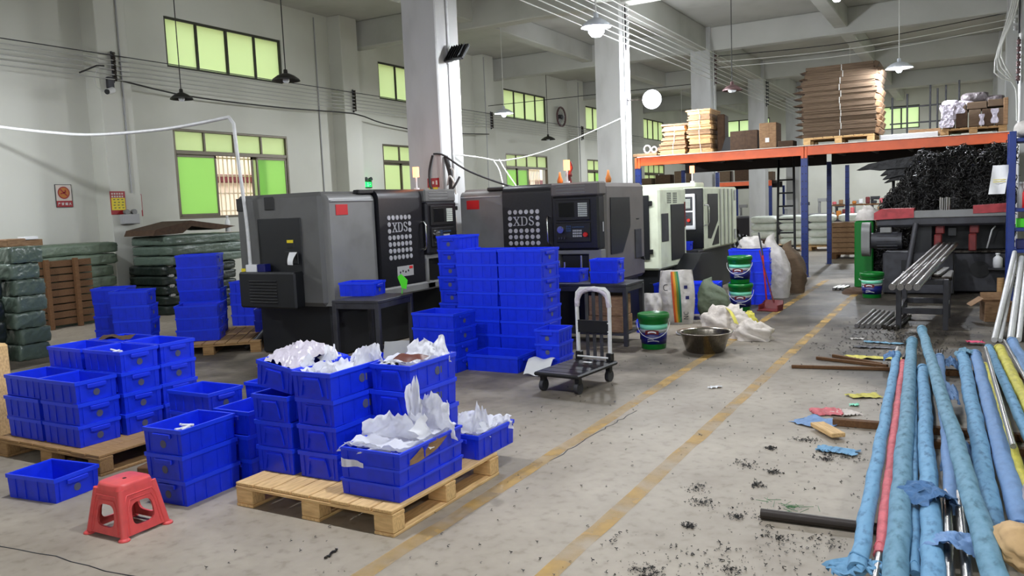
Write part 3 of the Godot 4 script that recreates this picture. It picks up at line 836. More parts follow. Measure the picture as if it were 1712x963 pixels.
func cream_machines():
	# third machine: dark hinged panel towards us, vents and black window on the aisle side
	var o = thing("machining_centre", "cream machine with dark hinged panel and vents, behind the grey machines", "machine", Vector3(-4.0, 0, -11.5), 0, "cream machine tools")
	rbox(o, "body", Vector3(-0.9, 1.23, -0.64), Vector3(1.8, 1.22, 1.28), M.cream, 0.03)
	var hp = rbox(o, "hinged_panel", Vector3(-0.55, 1.26, 0.01), Vector3(0.78, 0.96, 0.02), M.mbase, 0.006)
	for y in [0.9, 1.62]:
		rbox(hp, "hinge", Vector3(-0.135, y, 0.012), Vector3(0.05, 0.07, 0.035), M.black, 0.006)
	rbox(o, "side_window", Vector3(0.006, 1.16, -0.83), Vector3(0.012, 0.86, 0.66), M.mdark, 0.004)
	rbox(o, "side_pocket", Vector3(0.006, 1.25, -0.22), Vector3(0.012, 0.42, 0.3), M.iron, 0.004)
	rbox(o, "red_edge", Vector3(0.006, 1.42, -1.2), Vector3(0.014, 0.4, 0.035), M.red_dark, 0.003)
	for k in 2:
		var g = Geo.new()
		for i in 4:
			for j in 6:
				g.cyl(Vector3(0.0, 1.62 + 0.028 * j, -0.36 - 0.28 * k - 0.05 * i), Vector3(0.006, 1.62 + 0.028 * j, -0.36 - 0.28 * k - 0.05 * i), 0.011, 0.011, 6)
		part("vent_grid", g, M.iron, o).set_meta("kind", "stuff")
	rbox(o, "base", Vector3(-0.9, 0.31, -0.62), Vector3(1.7, 0.62, 1.1), M.mbase, 0.02)
	var g2 = Geo.new()   # chip conveyor running out to the aisle
	g2.prism([Vector2(0.0, 0.0), Vector2(1.5, 0.0), Vector2(1.5, 0.78), Vector2(1.05, 0.80), Vector2(0.55, 0.55), Vector2(0.0, 0.42)], 0.5, Transform3D(Basis(Vector3.UP, PI / 2), Vector3(0.3, 0, -0.05)))
	part("chip_conveyor", g2, M.mbase, o)
	# fourth
	o = thing("machining_centre", "cream machine with framed white control panel and slanted black windows, farthest of the row", "machine", Vector3(-4.0, 0, -13.8), 0, "cream machine tools")
	rbox(o, "body", Vector3(-0.95, 1.31, -1.15), Vector3(1.88, 1.1, 2.25), M.cream, 0.03)
	rbox(o, "base", Vector3(-0.95, 0.39, -1.1), Vector3(1.7, 0.78, 2.0), M.mbase, 0.02)
	rbox(o, "roof_cover", Vector3(-0.75, 1.9, -0.3), Vector3(1.2, 0.09, 0.5), M.cream, 0.02)
	rbox(o, "front_panel", Vector3(-0.45, 1.32, 0.015), Vector3(0.88, 1.04, 0.03), M.mdark, 0.008)
	var pf = rbox(o, "panel_frame", Vector3(-0.45, 1.44, 0.05), Vector3(0.62, 0.62, 0.05), M.white, 0.012)
	panel_controls(pf, -0.72, 1.19, 0.54, 0.52, 0.07, M.iron, true)
	var g = Geo.new()
	g.tube([Vector3(0.0, 1.55, -0.03), Vector3(0.06, 1.55, -0.03), Vector3(0.08, 1.5, -0.03), Vector3(0.08, 1.25, -0.03), Vector3(0.06, 1.2, -0.03), Vector3(0.0, 1.2, -0.03)], 0.013, 7)
	part("door_handle", g, M.chrome, o)
	var tr = Transform3D(Basis(Vector3.UP, PI / 2), Vector3(0.002, 0, 0))
	g = Geo.new()
	g.prism([Vector2(0.25, 0.97), Vector2(0.25, 1.74), Vector2(0.88, 1.74), Vector2(0.88, 1.26), Vector2(0.42, 0.95)], 0.012, tr)
	part("side_window", g, M.mdark, o)
	g = Geo.new()
	g.prism([Vector2(0.5, 0.83), Vector2(0.92, 0.83), Vector2(0.92, 1.16)], 0.012, tr)
	part("side_window", g, M.mdark, o)
	for i in 4:
		rbox(o, "panel_seam", Vector3(0.003, 1.31, -1.06 - 0.28 * i), Vector3(0.012, 1.04, 0.07), M.cream_grey, 0.004)
	for y in [0.95, 1.7]:
		rbox(o, "side_plate", Vector3(0.003, y, -2.1), Vector3(0.012, 0.2, 0.1), M.grey_label, 0.003)
	signal_post(o, Vector3(-0.35, 1.95, -0.5))
	g2 = Geo.new()
	g2.prism([Vector2(0.0, 0.0), Vector2(1.3, 0.0), Vector2(1.3, 0.45), Vector2(0.7, 0.72), Vector2(0.0, 0.76)], 0.4, Transform3D(Basis(Vector3.UP, PI / 2), Vector3(0.1, 0, 0.55)))
	part("chip_conveyor", g2, M.mbase, o)
	crate_later.append([Vector3(-4.3, 0.80, -13.45), 0.1, "small blue crate standing under the farthest cream machine's control panel"])
	solo("conveyor_table", box_geo(Vector3(0.7, 0.04, 0.3), 0.008), M.iron, "dark shelf carrying a crate under the farthest cream machine's panel", "shelf", Vector3(-4.3, 0.78, -13.4))

var crate_later := []

# ---------------------------------------------------------------- loft on racking, saw, far hall
func upright(o, x, z, h, at_name = "upright", orange_top = 0.0, w = 0.1):
	var g = Geo.new()
	g.cbox(Vector3(x, h * 0.5, z), Vector3(w, h, 0.08), 0.006)
	var p = part(at_name, g, M.rack_blue, o)
	rbox(p, "foot_plate", Vector3(x, 0.004, z), Vector3(w + 0.06, 0.008, 0.14), M.rack_blue, 0.002)
	g = Geo.new()
	for i in int(h / 0.15):
		for s in [-0.25, 0.25]:
			g.cyl(Vector3(x + s * w, 0.12 + 0.15 * i, z + 0.039), Vector3(x + s * w, 0.12 + 0.15 * i, z + 0.042), 0.012, 0.012, 6)
	part("slot_row", g, M.black, p).set_meta("kind", "stuff")
	return p

func loft_frame(called, label, z, zb, xs, y0, y1):
	var o = thing(called, label, "racking")
	for i in xs.size() - 1:
		rbox(o, "beam", Vector3((xs[i] + xs[i + 1]) * 0.5, (y0 + y1) * 0.5, z), Vector3(xs[i + 1] - xs[i] - 0.11, y1 - y0, 0.06), M.orange, 0.006, "orange box beam")
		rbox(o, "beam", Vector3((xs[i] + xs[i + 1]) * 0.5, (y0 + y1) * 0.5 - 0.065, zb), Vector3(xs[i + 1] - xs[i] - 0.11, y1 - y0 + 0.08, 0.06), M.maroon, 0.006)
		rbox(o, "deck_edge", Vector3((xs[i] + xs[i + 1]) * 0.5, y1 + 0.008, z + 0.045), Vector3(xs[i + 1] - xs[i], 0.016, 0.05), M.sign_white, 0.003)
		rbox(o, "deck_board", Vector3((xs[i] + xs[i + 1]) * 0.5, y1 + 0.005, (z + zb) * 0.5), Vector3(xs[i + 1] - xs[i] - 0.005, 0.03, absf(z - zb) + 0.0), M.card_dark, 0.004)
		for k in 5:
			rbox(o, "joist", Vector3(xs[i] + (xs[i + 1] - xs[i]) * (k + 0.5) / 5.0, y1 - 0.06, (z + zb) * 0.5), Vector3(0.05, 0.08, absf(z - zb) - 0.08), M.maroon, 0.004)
	for x in xs:
		upright(o, x, z, y0 - 0.03, "upright", 0.0, 0.13)
		rbox(o, "beam_connector", Vector3(x - 0.033, (y0 + y1) * 0.5 - 0.03, z + 0.03), Vector3(0.055, y1 - y0 + 0.05, 0.035), M.orange, 0.004, "orange hook plate")
		rbox(o, "beam_connector", Vector3(x + 0.033, (y0 + y1) * 0.5 - 0.03, z + 0.03), Vector3(0.055, y1 - y0 + 0.05, 0.035), M.orange, 0.004, "orange hook plate")
		upright(o, x, zb, y0 - 0.03)
		upright(o, x, zb - 3.2, y0 - 0.03)
	return o

func flat_cartons(x0, x1, z0, z1, y, h, m, label, turn = 0.0, frayed = true, side = null):
	# a strapped bundle of flattened cardboard: sagging faces, jagged left ends
	var o = thing("cardboard_bundle", label, "cardboard", Vector3((x0 + x1) * 0.5, y, (z0 + z1) * 0.5), turn, "bundles of flattened cartons on the loft")
	var w = x1 - x0; var d = z1 - z0
	var g = Geo.new()
	var sheets = maxi(2, int(h / 0.028))
	for i in sheets:
		var yy = h * (i + 0.5) / sheets
		var jl = rng.randf_range(-0.05, 0.03); var jr = rng.randf_range(-0.015, 0.015); var jz = rng.randf_range(-0.012, 0.012)
		g.box(Vector3((jl + jr) * 0.5, yy, jz), Vector3(w - jl + jr, h / sheets * 0.93, d))
	part("sheets", g, m, o)
	if frayed:
		g = Geo.new()
		for s in [0, 1]:
			var t = Transform3D(Basis(), Vector3(-w * 0.5 + 0.02, h * (0.3 + 0.35 * s), d * 0.5 - 0.03 - 0.4 * s))
			g.prism([Vector2(0, 0.03), Vector2(-0.17 - rng.randf() * 0.07, rng.randf_range(-0.02, 0.01)), Vector2(0, -0.04)], 0.34, t)
		part("loose_flap", g, M.card_dark, o)
	if side:
		for s in 2:
			var b = Basis(Vector3(0, 0, 1), deg_to_rad(-24.0 + rng.randf_range(-6, 6)))
			g = Geo.new()
			g.cbox(Vector3(w * 0.5 + 0.03, h * 0.52, d * (0.25 - 0.5 * s)), Vector3(0.1, h * 0.92, d * 0.46), 0.01, b)
			part("folded_end", g, side, o)
	g = Geo.new()
	g.box(Vector3(w * 0.02, h * 0.5, d * 0.5 + 0.012), Vector3(0.012, h * 0.98, 0.004))
	part("strap", g, M.cable_white, o)
	return o

const NTH := ["lowest", "second", "third", "fourth", "fifth", "sixth", "seventh", "eighth", "ninth"]

func build_loft():
	var y1 = 2.63
	loft_frame("loft_rack", "orange beamed loft on blue uprights across the back of the aisle", -17.06, -20.3, [-6.4, -2.9, 0.6], 2.43, 2.61)
	var top = 2.632
	# tall pile of flattened cartons on a pallet
	pallet("pallet", "pale pallet under the tall cardboard pile on the loft", Vector3(-2.28, top, -17.62), 0.0, Vector3(1.3, 0.14, 1.0), M.wood)
	var y = top + 0.142
	var ords = ["lowest bundle", "second bundle from the bottom", "third bundle from the bottom", "fourth bundle from the bottom", "fifth bundle from the bottom", "middle bundle, sixth from the bottom", "fifth bundle from the top", "fourth bundle from the top", "third bundle from the top", "second bundle from the top", "topmost bundle"]
	for i in 11:
		var h = 0.125
		var dx = rng.randf_range(-0.03, 0.03)
		flat_cartons(-2.92 + dx + (0.04 if i > 8 else 0.0), -1.60 + dx - (0.07 if i == 10 else 0.0), -18.12, -17.14 + rng.randf_range(-0.02, 0.02), y, h - 0.004, M.card_grey, "grey brown flat cartons, %s of the tall loft pile" % ords[i], 0.0, true, M.card if i < 7 else M.card_grey)
		y += h
	# two lower piles of paler cartons on the left
	var yy = top
	for i in 9:
		var h = [0.10, 0.09, 0.11, 0.09, 0.1, 0.1, 0.1, 0.12, 0.11][i]
		flat_cartons(-5.28 + rng.randf_range(-0.03, 0.03), -4.80 + rng.randf_range(-0.02, 0.02), -17.95, -17.14, yy, h - 0.004, M.card_pale if i % 3 != 1 else M.card, "pale flat cartons, %s layer of the narrow loft stack" % NTH[i], 0.0, false)
		yy += h
	solo("cardboard_flap", box_geo(Vector3(0.16, 0.78, 0.5), 0.02), M.card_dark, "dark bent cardboard sheets standing against the narrow stack's right side", "cardboard", Vector3(-4.66, top + 0.40, -17.6), 0.1)
	yy = top
	for i in 5:
		var h = [0.12, 0.13, 0.13, 0.1, 0.13][i]
		flat_cartons(-5.95 + rng.randf_range(-0.03, 0.03) + 0.03 * i, -5.36, -17.9, -17.16, yy, h - 0.004, M.card_pale if i in [0, 4] else M.card, "flat cartons, %s layer of the low wide loft stack" % NTH[i], 0.0, false)
		yy += h
	solo("cardboard_sheet", box_geo(Vector3(0.7, 0.05, 0.6), 0.01), M.card_grey, "loose cardboard sheets lying on the low wide loft stack", "cardboard", Vector3(-5.6, yy + 0.03, -17.5), 0.2)
	# odds and ends at the loft's left end
	solo("wood_board", box_geo(Vector3(0.55, 0.07, 0.5), 0.01), M.card, "brown board lying at the left end of the loft", "board", Vector3(-6.28, top + 0.036, -17.4))
	var g = Geo.new()
	for i in 2:
		var pth = []
		for k in 17: pth.append(Vector3(0.16 * i, 0.085 - 0.02 * i + (0.08 - 0.02 * i) * sin(TAU * k / 16), (0.08 - 0.02 * i) * cos(TAU * k / 16) * 0.2) + Vector3((0.08 - 0.02 * i) * cos(TAU * k / 16), 0, 0))
		g.tube(pth, 0.018, 7, 1.0, false)
	solo("hose_coil", g, M.white, "white rings of hose on the loft's left end board", "hose", Vector3(-6.25, top + 0.08, -17.25))
	g = Geo.new()
	g.grid(10, 6, func(u, v): return Vector3(-0.35 + 0.7 * u, 0.06 + 0.32 * u - 0.2 * absf(v - 0.5) + 0.03 * sin(u * 17 + v * 9), -0.2 + 0.4 * v))
	solo("grey_sheet", g, M.card_grey, "grey crumpled sheeting slumped against the low cardboard stack", "sheet", Vector3(-6.15, top, -17.75))
	# boxes
	solo("cardboard_box", carton_geo(0.34, 0.52, 0.5), M.card, "tall brown carton with a white label on the loft", "box", Vector3(-3.65, top + 0.001, -17.5))
	solo("box_label", box_geo(Vector3(0.08, 0.09, 0.004)), M.white, "white label on the tall brown loft carton", "label", Vector3(-3.66, top + 0.17, -17.247))
	solo("cardboard_box", carton_geo(0.56, 0.40, 0.5), M.card_dark, "wide dark carton beside the tall brown loft carton", "box", Vector3(-4.14, top + 0.001, -17.5))
	g = Geo.new()
	g.prism([Vector2(-0.12, 0), Vector2(0.08, 0), Vector2(0.08, 0.3), Vector2(-0.02, 0.3)], 0.4, Transform3D(Basis(), Vector3(0, 0, 0.2)))
	solo("black_case", g, M.black, "slanted black case leaning on the wide dark loft carton", "case", Vector3(-4.51, top + 0.001, -17.5))
	solo("cardboard_box", carton_geo(0.3, 0.13, 0.4), M.card_dark, "small low carton at the foot of the tall cardboard pile", "box", Vector3(-3.3, top + 0.001, -17.45))
	solo("cardboard_box", carton_geo(0.6, 0.26, 0.5), M.card, "brown carton between the tall pile and the wrapped pallet load", "box", Vector3(-0.86, top + 0.016, -19.3))
	solo("sheet_stack", box_geo(Vector3(1.0, 0.1, 0.9), 0.01), M.grey_label, "low grey stack of sheets between pile and wrapped load on the loft", "sheets", Vector3(-1.05, top + 0.055, -17.8))
	# wrapped load
	pallet("pallet", "grey pallet under the film wrapped load on the loft", Vector3(0.02, top, -17.66), 0.0, Vector3(1.05, 0.12, 1.0), M.wood_grey)
	var o = thing("wrapped_load", "pallet load of cartons wrapped in milky torn film on the loft", "load", Vector3(0.02, top + 0.124, -17.66))
	for i in 5:
		rbox(o, "carton", Vector3(-0.4 + 0.21 * i, 0.16, 0.1), Vector3(0.19, 0.3, 0.7), M.card_dark if i % 2 else M.card_grey, 0.008)
	for i in 3:
		rbox(o, "carton", Vector3(-0.28 + 0.33 * i, 0.37 + 0.02 * i, 0.08), Vector3(0.32, 0.13, 0.68), M.card_grey, 0.01)
	var lump = [[-0.38, 0.30, 0.30, 0.24, 0.75, M.shrink, 61], [0.02, 0.44, 0.46, 0.2, 0.72, M.film_lump, 63], [0.32, 0.40, 0.36, 0.16, 0.7, M.film_lump, 67], [-0.12, 0.36, 0.3, 0.16, 0.7, M.shrink, 69]]
	for q in lump:
		g = sack_geo(q[2], q[3], q[4], q[6])
		var f = part("film", g, q[5], o)
		f.position = Vector3(q[0], q[1], 0.07)
	rbox(o, "film", Vector3(-0.40, 0.29, 0.36), Vector3(0.24, 0.34, 0.30), M.shrink, 0.05)
	for k in 4:
		g = Geo.new()
		var xx = [-0.43, -0.22, 0.13, 0.33][k]; var ww = [0.2, 0.14, 0.07, 0.1][k]; var hl = [0.42, 0.2, 0.2, 0.26][k]; var y0 = [0.02, 0.26, 0.02, 0.04][k]
		g.grid(8, 8, func(u, v): return Vector3(xx + ww * (u - 0.5) * (1.0 + 0.3 * sin(v * 9)), y0 + hl * v, 0.508 + 0.012 * sin(u * 13 + v * 19) ), false, Vector3.BACK)
		part("film_strip", g, M.shrink, o)
	rbox(o, "corner_board", Vector3(0.50, 0.24, 0.47), Vector3(0.07, 0.48, 0.07), M.card, 0.005)
	# rails of the stair seen over the loft
	o = thing("guard_rail", "thin dark guard rails and posts standing on the loft's back part", "railing", Vector3(-1.0, top, -20.1))
	for x in [-0.55, -0.25, 0.2, 0.34, 0.5, 0.75]:
		g = Geo.new()
		g.cyl(Vector3(x, 0, 0), Vector3(x, 1.0 + 0.35 * absf(sin(x * 11)), 0), 0.022, 0.022, 6)
		part("rail_post", g, M.iron, o)
	for y2 in [0.5, 0.85]:
		g = Geo.new()
		g.cyl(Vector3(-0.6, y2, 0), Vector3(0.55, y2, 0), 0.018, 0.018, 6)
		part("rail", g, M.iron, o)
	solo("green_cover", mound_geo(0.35, 0.3, 0.3, 3), M.sack_green, "rounded dull green cover behind the loft guard rails", "cover", Vector3(-0.5, top, -19.9))
	# ladder
	o = thing("ladder", "narrow dark ladder leaning against the loft's back beam", "ladder", Vector3(-3.72, 0, -20.05))
	for s in [-1, 1]:
		g = Geo.new()
		g.cyl(Vector3(s * 0.2 + 0.05, 0.0, 0.9), Vector3(s * 0.17 - 0.1, 2.6, 0.02), 0.028, 0.028, 8)
		part("stile", g, M.iron if s > 0 else M.black, o)
	for k in 8:
		var t = (k + 0.6) / 8.5
		g = Geo.new()
		var c = Vector3(0.05 - 0.15 * t, 2.6 * t, 0.9 - 0.88 * t)
		g.cyl(c - Vector3(0.19, 0, 0), c + Vector3(0.19, 0, 0), 0.02, 0.02, 7)
		part("rung", g, M.black, o)

func carton_geo(w, h, d):
	var g = Geo.new()
	g.cbox(Vector3(0, h * 0.5, 0), Vector3(w, h, d), 0.006)
	g.box(Vector3(0, h * 0.5, d * 0.5 + 0.001), Vector3(0.05, h * 0.99, 0.002))
	return g

func mound_geo(rx, ry, rz, seed_ = 1, nu = 18, nv = 10, rough = 0.12):
	var n = FastNoiseLite.new()
	n.seed = seed_; n.frequency = 1.6
	var g = Geo.new()
	g.grid(nu, nv, func(u, v):
		var a = TAU * u; var e = PI * 0.5 * v
		var d = Vector3(cos(a) * cos(e), sin(e), sin(a) * cos(e))
		var k = 1.0 + rough * 2.0 * n.get_noise_3dv(d * 1.3) + rough * n.get_noise_3dv(d * 4.0)
		return Vector3(d.x * rx, maxf(0.0, d.y) * ry, d.z * rz) * k, false, Vector3(1, 0, 0))
	return g

func pallet(called, label, at, turn, s, m, boards = 7, m2 = null):
	# x: along the deck boards' row, boards run across z? boards run along z here, bearers along x
	var o = thing(called, label, "pallet", at, turn)
	var bt = 0.018
	for i in boards:
		var w = s.x / boards * (0.90 if i % 2 else 0.97)
		rbox(o, "deck_board", Vector3(-s.x * 0.5 + s.x * (i + 0.5) / boards, s.y - bt * 0.5, rng.randf_range(-0.006, 0.006)), Vector3(w, bt, s.z), m2 if m2 else m, 0.003)
	for z in [-1, 0, 1]:
		rbox(o, "stringer_board", Vector3(0, s.y - bt * 1.5 - 0.002, z * (s.z * 0.5 - 0.05)), Vector3(s.x, bt, 0.1), m, 0.003)
		rbox(o, "bottom_board", Vector3(z * (s.x * 0.5 - 0.065), bt * 0.5, 0), Vector3(0.13, bt, s.z), m2 if m2 else m, 0.003)
		for x in [-1, 0, 1]:
			rbox(o, "block", Vector3(x * (s.x * 0.5 - 0.065), s.y * 0.5 - bt * 0.5, z * (s.z * 0.5 - 0.05)), Vector3(0.13, s.y - bt * 3.0 - 0.002, 0.098), m, 0.005)
	return o

func build_saw():
	# band saw with grey arm and red end guards
	var o = thing("band_saw", "grey band saw with long arm and red end guards", "machine", Vector3(-0.42, 0, -14.45))
	o.scale = Vector3(1.07, 1, 1)
	rbox(o, "base", Vector3(-0.28, 0.34, -0.25), Vector3(0.95, 0.66, 0.9), M.iron, 0.02)
	rbox(o, "base_opening", Vector3(-0.42, 0.45, 0.205), Vector3(0.16, 0.2, 0.02), M.black, 0.004)
	rbox(o, "base", Vector3(0.52, 0.33, -0.4), Vector3(0.74, 0.62, 0.6), M.iron, 0.02)
	rbox(o, "chip_tray", Vector3(0.52, 0.66, -0.4), Vector3(0.78, 0.04, 0.64), M.steel_dull, 0.006)
	var g = Geo.new()
	g.cyl(Vector3(0.52, 0.38, -0.1), Vector3(0.52, 0.38, -0.085), 0.13, 0.13, 20)
	part("fan_cover", g, M.black, o)
	rbox(o, "arm", Vector3(0.0, 1.2, -0.05), Vector3(1.7, 0.24, 0.36), M.iron, 0.03)
	rbox(o, "arm_plate", Vector3(0.06, 1.27, 0.14), Vector3(1.55, 0.12, 0.03), M.mlight, 0.01)
	g = Geo.new()
	g.prism([Vector2(-0.88, 1.20), Vector2(-0.34, 1.22), Vector2(-0.34, 1.37), Vector2(-0.78, 1.37), Vector2(-0.88, 1.31)], 0.42, Transform3D(Basis(), Vector3(0, 0, 0.17)))
	part("end_guard", g, M.guard_red, o, "red end guard")
	g = Geo.new()
	g.prism([Vector2(0.42, 1.26), Vector2(0.86, 1.27), Vector2(0.86, 1.40), Vector2(0.42, 1.38)], 0.42, Transform3D(Basis(), Vector3(0, 0, 0.17)))
	part("end_guard", g, M.guard_red, o, "red end guard")
	g = Geo.new()   # belt guard on the left
	g.cyl(Vector3(-1.06, 1.0, 0.0), Vector3(-0.94, 1.0, 0.0), 0.16, 0.16, 20)
	g.cyl(Vector3(-1.06, 0.76, 0.0), Vector3(-0.94, 0.76, 0.0), 0.16, 0.16, 20)
	g.box(Vector3(-1.0, 0.88, 0.0), Vector3(0.12, 0.26, 0.32))
	part("belt_guard", g, M.mlight, o)
	g = Geo.new()
	g.cyl(Vector3(-0.92, 0.86, 0.05), Vector3(-0.5, 0.86, 0.05), 0.13, 0.13, 18)
	for i in 10:
		var a = TAU * i / 10
		g.box(Vector3(-0.7, 0.86 + 0.135 * sin(a), 0.05 + 0.135 * cos(a)), Vector3(0.28, 0.012, 0.012))
	part("motor", g, M.iron, o)
	rbox(o, "motor_box", Vector3(-0.72, 1.03, 0.05), Vector3(0.16, 0.09, 0.16), M.mlight, 0.01)
	g = Geo.new()
	g.cyl(Vector3(-0.42, 0.3, 0.3), Vector3(-0.31, 1.13, 0.16), 0.04, 0.04, 12)
	part("support_strut", g, M.iron, o)
	rbox(o, "column", Vector3(-0.22, 0.9, -0.15), Vector3(0.26, 0.5, 0.3), M.mbase, 0.02)
	for x in [-0.02, 0.42]:
		rbox(o, "vice_jaw", Vector3(x, 0.82, 0.1), Vector3(0.1, 0.26, 0.24), M.red_dark, 0.015)
		rbox(o, "blade_guide", Vector3(x + 0.02, 1.03, -0.02), Vector3(0.12, 0.16, 0.12), M.red_dark, 0.015)
	rbox(o, "vice_block", Vector3(0.16, 0.98, -0.05), Vector3(0.12, 0.14, 0.1), M.black, 0.01)
	rbox(o, "back_panel", Vector3(0.3, 0.9, -0.4), Vector3(1.1, 0.46, 0.1), M.mbase, 0.02)
	g = Geo.new()
	g.tube([Vector3(0.6, 0.72, 0.05), Vector3(0.63, 0.86, 0.08), Vector3(0.66, 1.0, 0.06), Vector3(0.7, 1.05, 0.0)], 0.012, 6)
	part("coolant_hose", g, M.grey_label, o)
	solo("steel_rounds", rod_cluster(5, 0.03, 0.2), M.steel, "cluster of short bright steel rounds standing on the saw arm", "steel bars", Vector3(-0.36, 1.325, -14.5))
	# table that carries four bars to the saw
	o = thing("saw_table", "narrow iron table carrying four steel bars to the saw", "table", Vector3(-0.49, 0, -11.2))
	for x in [-0.25, 0.25]:
		for z in [-0.5, 0.54]:
			rbox(o, "leg", Vector3(x, 0.3, z), Vector3(0.06, 0.6, 0.06), M.iron, 0.005)
		rbox(o, "side_rail", Vector3(x, 0.57, 0.02), Vector3(0.05, 0.06, 1.0), M.iron, 0.005)
		rbox(o, "side_rail", Vector3(x, 0.22, 0.02), Vector3(0.04, 0.05, 1.0), M.iron, 0.005)
	for z in [-0.5, 0.54]:
		rbox(o, "cross_rail", Vector3(0, 0.22, z), Vector3(0.44, 0.07, 0.04), M.iron, 0.005)
		rbox(o, "cross_rail", Vector3(0, 0.57, z), Vector3(0.44, 0.06, 0.05), M.iron, 0.005)
	rbox(o, "drip_tray", Vector3(0.2, 0.60, 0.0), Vector3(0.22, 0.05, 0.9), M.steel_dull, 0.01)
	var names = ["leftmost", "second from left", "third from left", "rightmost"]
	for i in 4:
		var a = Vector3(-0.725 + 0.079 * i, 0.628, -9.5); var b = Vector3(-0.42 + 0.075 * i, 0.80, -14.2)
		g = Geo.new()
		g.cyl(a - a, b - a, 0.036, 0.036, 16)
		solo("steel_bar", g, M.steel, "thick round steel bar on the saw table, %s of the four" % names[i], "steel bar", a, 0, "bars on the saw table")
	solo("steel_flat", box_geo(Vector3(0.09, 0.03, 1.0), 0.004), M.steel_dull, "flat grey strip lying beside the four bars on the saw table", "steel bar", Vector3(-0.31, 0.642, -11.2), -0.08)
	var n2 = ["leftmost", "second", "third", "fourth", "fifth", "sixth", "seventh", "rightmost"]
	for i in 8:
		var L = 1.45 - 0.05 * i
		g = Geo.new()
		g.cyl(Vector3(0, 0, 0), Vector3(0.06, 0, -L), 0.027, 0.027, 12)
		solo("steel_bar", g, M.steel if i < 5 else M.steel_dull, "steel bar on the floor left of the saw table, %s from the left" % n2[i], "steel bar", Vector3(-1.2 + 0.062 * i, 0.028, -10.58 + (0.1 if i > 5 else 0.0)), -0.03 * (1 if i > 4 else 0), "bars on the floor by the saw table")
	for i in 3:
		g = Geo.new()
		g.cbox(Vector3(0, 0, -0.22), Vector3(0.05, 0.045, 0.45), 0.005)
		solo("steel_offcut", g, M.steel, "short square steel offcut left of the single right bucket, %s of three" % ["left", "middle", "right"][i], "steel bar", Vector3(-2.03 + 0.07 * i, 0.0235, -14.7), -0.1)
	solo("floor_rags", mound_geo(0.22, 0.10, 0.18, 9), M.card_dark, "brown heap of scraps beside the single right bucket", "scraps", Vector3(-1.64, 0, -14.3))
	# black swarf
	var hm = heap_geo()
	var heap = solo("swarf_heap", hm, M.swarf, "high heap of tangled black metal swarf behind the saw", "swarf", Vector3(-0.35, 0, -16.0))
	heap.set_meta("kind", "stuff")
	var curl = Geo.new()
	var pth = []
	for k in 13: pth.append(Vector3(0.05 * cos(k * 0.9), 0.016 * k - 0.1, 0.05 * sin(k * 0.9)))
	curl.tube(pth, func(i, t): return 0.010, 3, 0.35)
	multi("swarf_curls", curl.done(), M.chip, "loose black swarf curls over the heap behind the saw", "swarf", 2600, func(i):
		var p = heap_point(rng.randf(), rng.randf())
		return Transform3D(Basis.from_euler(Vector3(rng.randf() * 6, rng.randf() * 6, rng.randf() * 6)).scaled(Vector3.ONE * rng.randf_range(0.5, 1.3)), p + Vector3(-0.35, 0.0, -16.0) + Vector3(0, 0.01, 0.02)))
	# dark sheets above the heap
	o = thing("tarpaulin", "ragged black tarpaulin jutting left under the loft beam above the saw", "tarpaulin", Vector3(0, 0, -16.0))
	var outl = [[[-1.80, 2.05], [-1.62, 2.06], [-1.45, 2.03], [-1.2, 2.05], [-0.45, 2.05], [-0.45, 2.27], [-0.9, 2.24], [-1.3, 2.20], [-1.6, 2.15]], [[-1.42, 1.93], [-1.28, 1.96], [-1.38, 1.86], [-1.1, 1.92], [-0.4, 1.9], [-0.4, 2.1], [-1.28, 2.06]], [[-1.36, 1.80], [-1.2, 1.84], [-1.0, 1.83], [-0.4, 1.8], [-0.4, 1.95], [-1.16, 1.95]]]
	for k in 3:
		g = Geo.new()
		var pts = []
		for c in outl[k]: pts.append(Vector2(c[0], c[1]))
		g.prism(pts, 0.5, Transform3D(Basis(), Vector3(0, 0, 0.2 - 0.06 * k)))
		part("fold", g, M.tarp, o)
	o = thing("black_stand", "thin black stand holding up the ragged sheets left of the swarf heap", "stand", Vector3(-1.15, 0, -16.3))
	for x in [-0.08, 0.08]:
		rbox(o, "leg", Vector3(x, 0.93, 0), Vector3(0.05, 1.86, 0.05), M.black, 0.005)
	rbox(o, "crossbar", Vector3(0, 1.6, 0), Vector3(0.12, 0.04, 0.04), M.black, 0.004)
	solo("white_bundle", mound_geo(0.2, 0.24, 0.2, 14), M.sack, "pale bundle on the green bin left of the swarf heap", "bundle", Vector3(-1.55, 1.17, -15.3))
	solo("green_bin", box_geo(Vector3(0.3, 1.15, 0.4), 0.02), M.green_lid, "tall dark green bin behind the saw's left end", "bin", Vector3(-1.6, 0.585, -15.3))

func rod_cluster(n, r, h):
	var g = Geo.new()
	for i in n:
		g.cyl(Vector3(-0.06 + 0.03 * i, 0, 0.03 * (i % 2)), Vector3(-0.06 + 0.03 * i, h * (1.0 - 0.04 * (i % 3)), 0.03 * (i % 2)), r * 0.55, r * 0.55, 10)
	return g

var heap_noise: FastNoiseLite
func heap_point(u, v):
	if heap_noise == null:
		heap_noise = FastNoiseLite.new()
		heap_noise.seed = 5; heap_noise.frequency = 2.2
	var x = -1.15 + 2.1 * u
	var top = lerpf(0.75, 2.25, pow(clampf(u / 0.36, 0.0, 1.0), 0.6)) + 0.05 * sin(u * 23.0)
	top = minf(top, 2.28)
	var e = v * PI * 0.5
	var z = 0.75 * cos(e)
	var y = top * sin(e)
	var k = heap_noise.get_noise_3d(x * 1.4, y * 1.4, z * 1.4) * 0.22 + heap_noise.get_noise_3d(x * 5, y * 5, z * 5) * 0.09
	return Vector3(x + k * 0.5, maxf(0.0, y + k * 0.3), z + k)

func heap_geo():
	var g = Geo.new()
	g.grid(46, 26, func(u, v): return heap_point(u, v), false, Vector3(0, 0.5, 1))
	return g

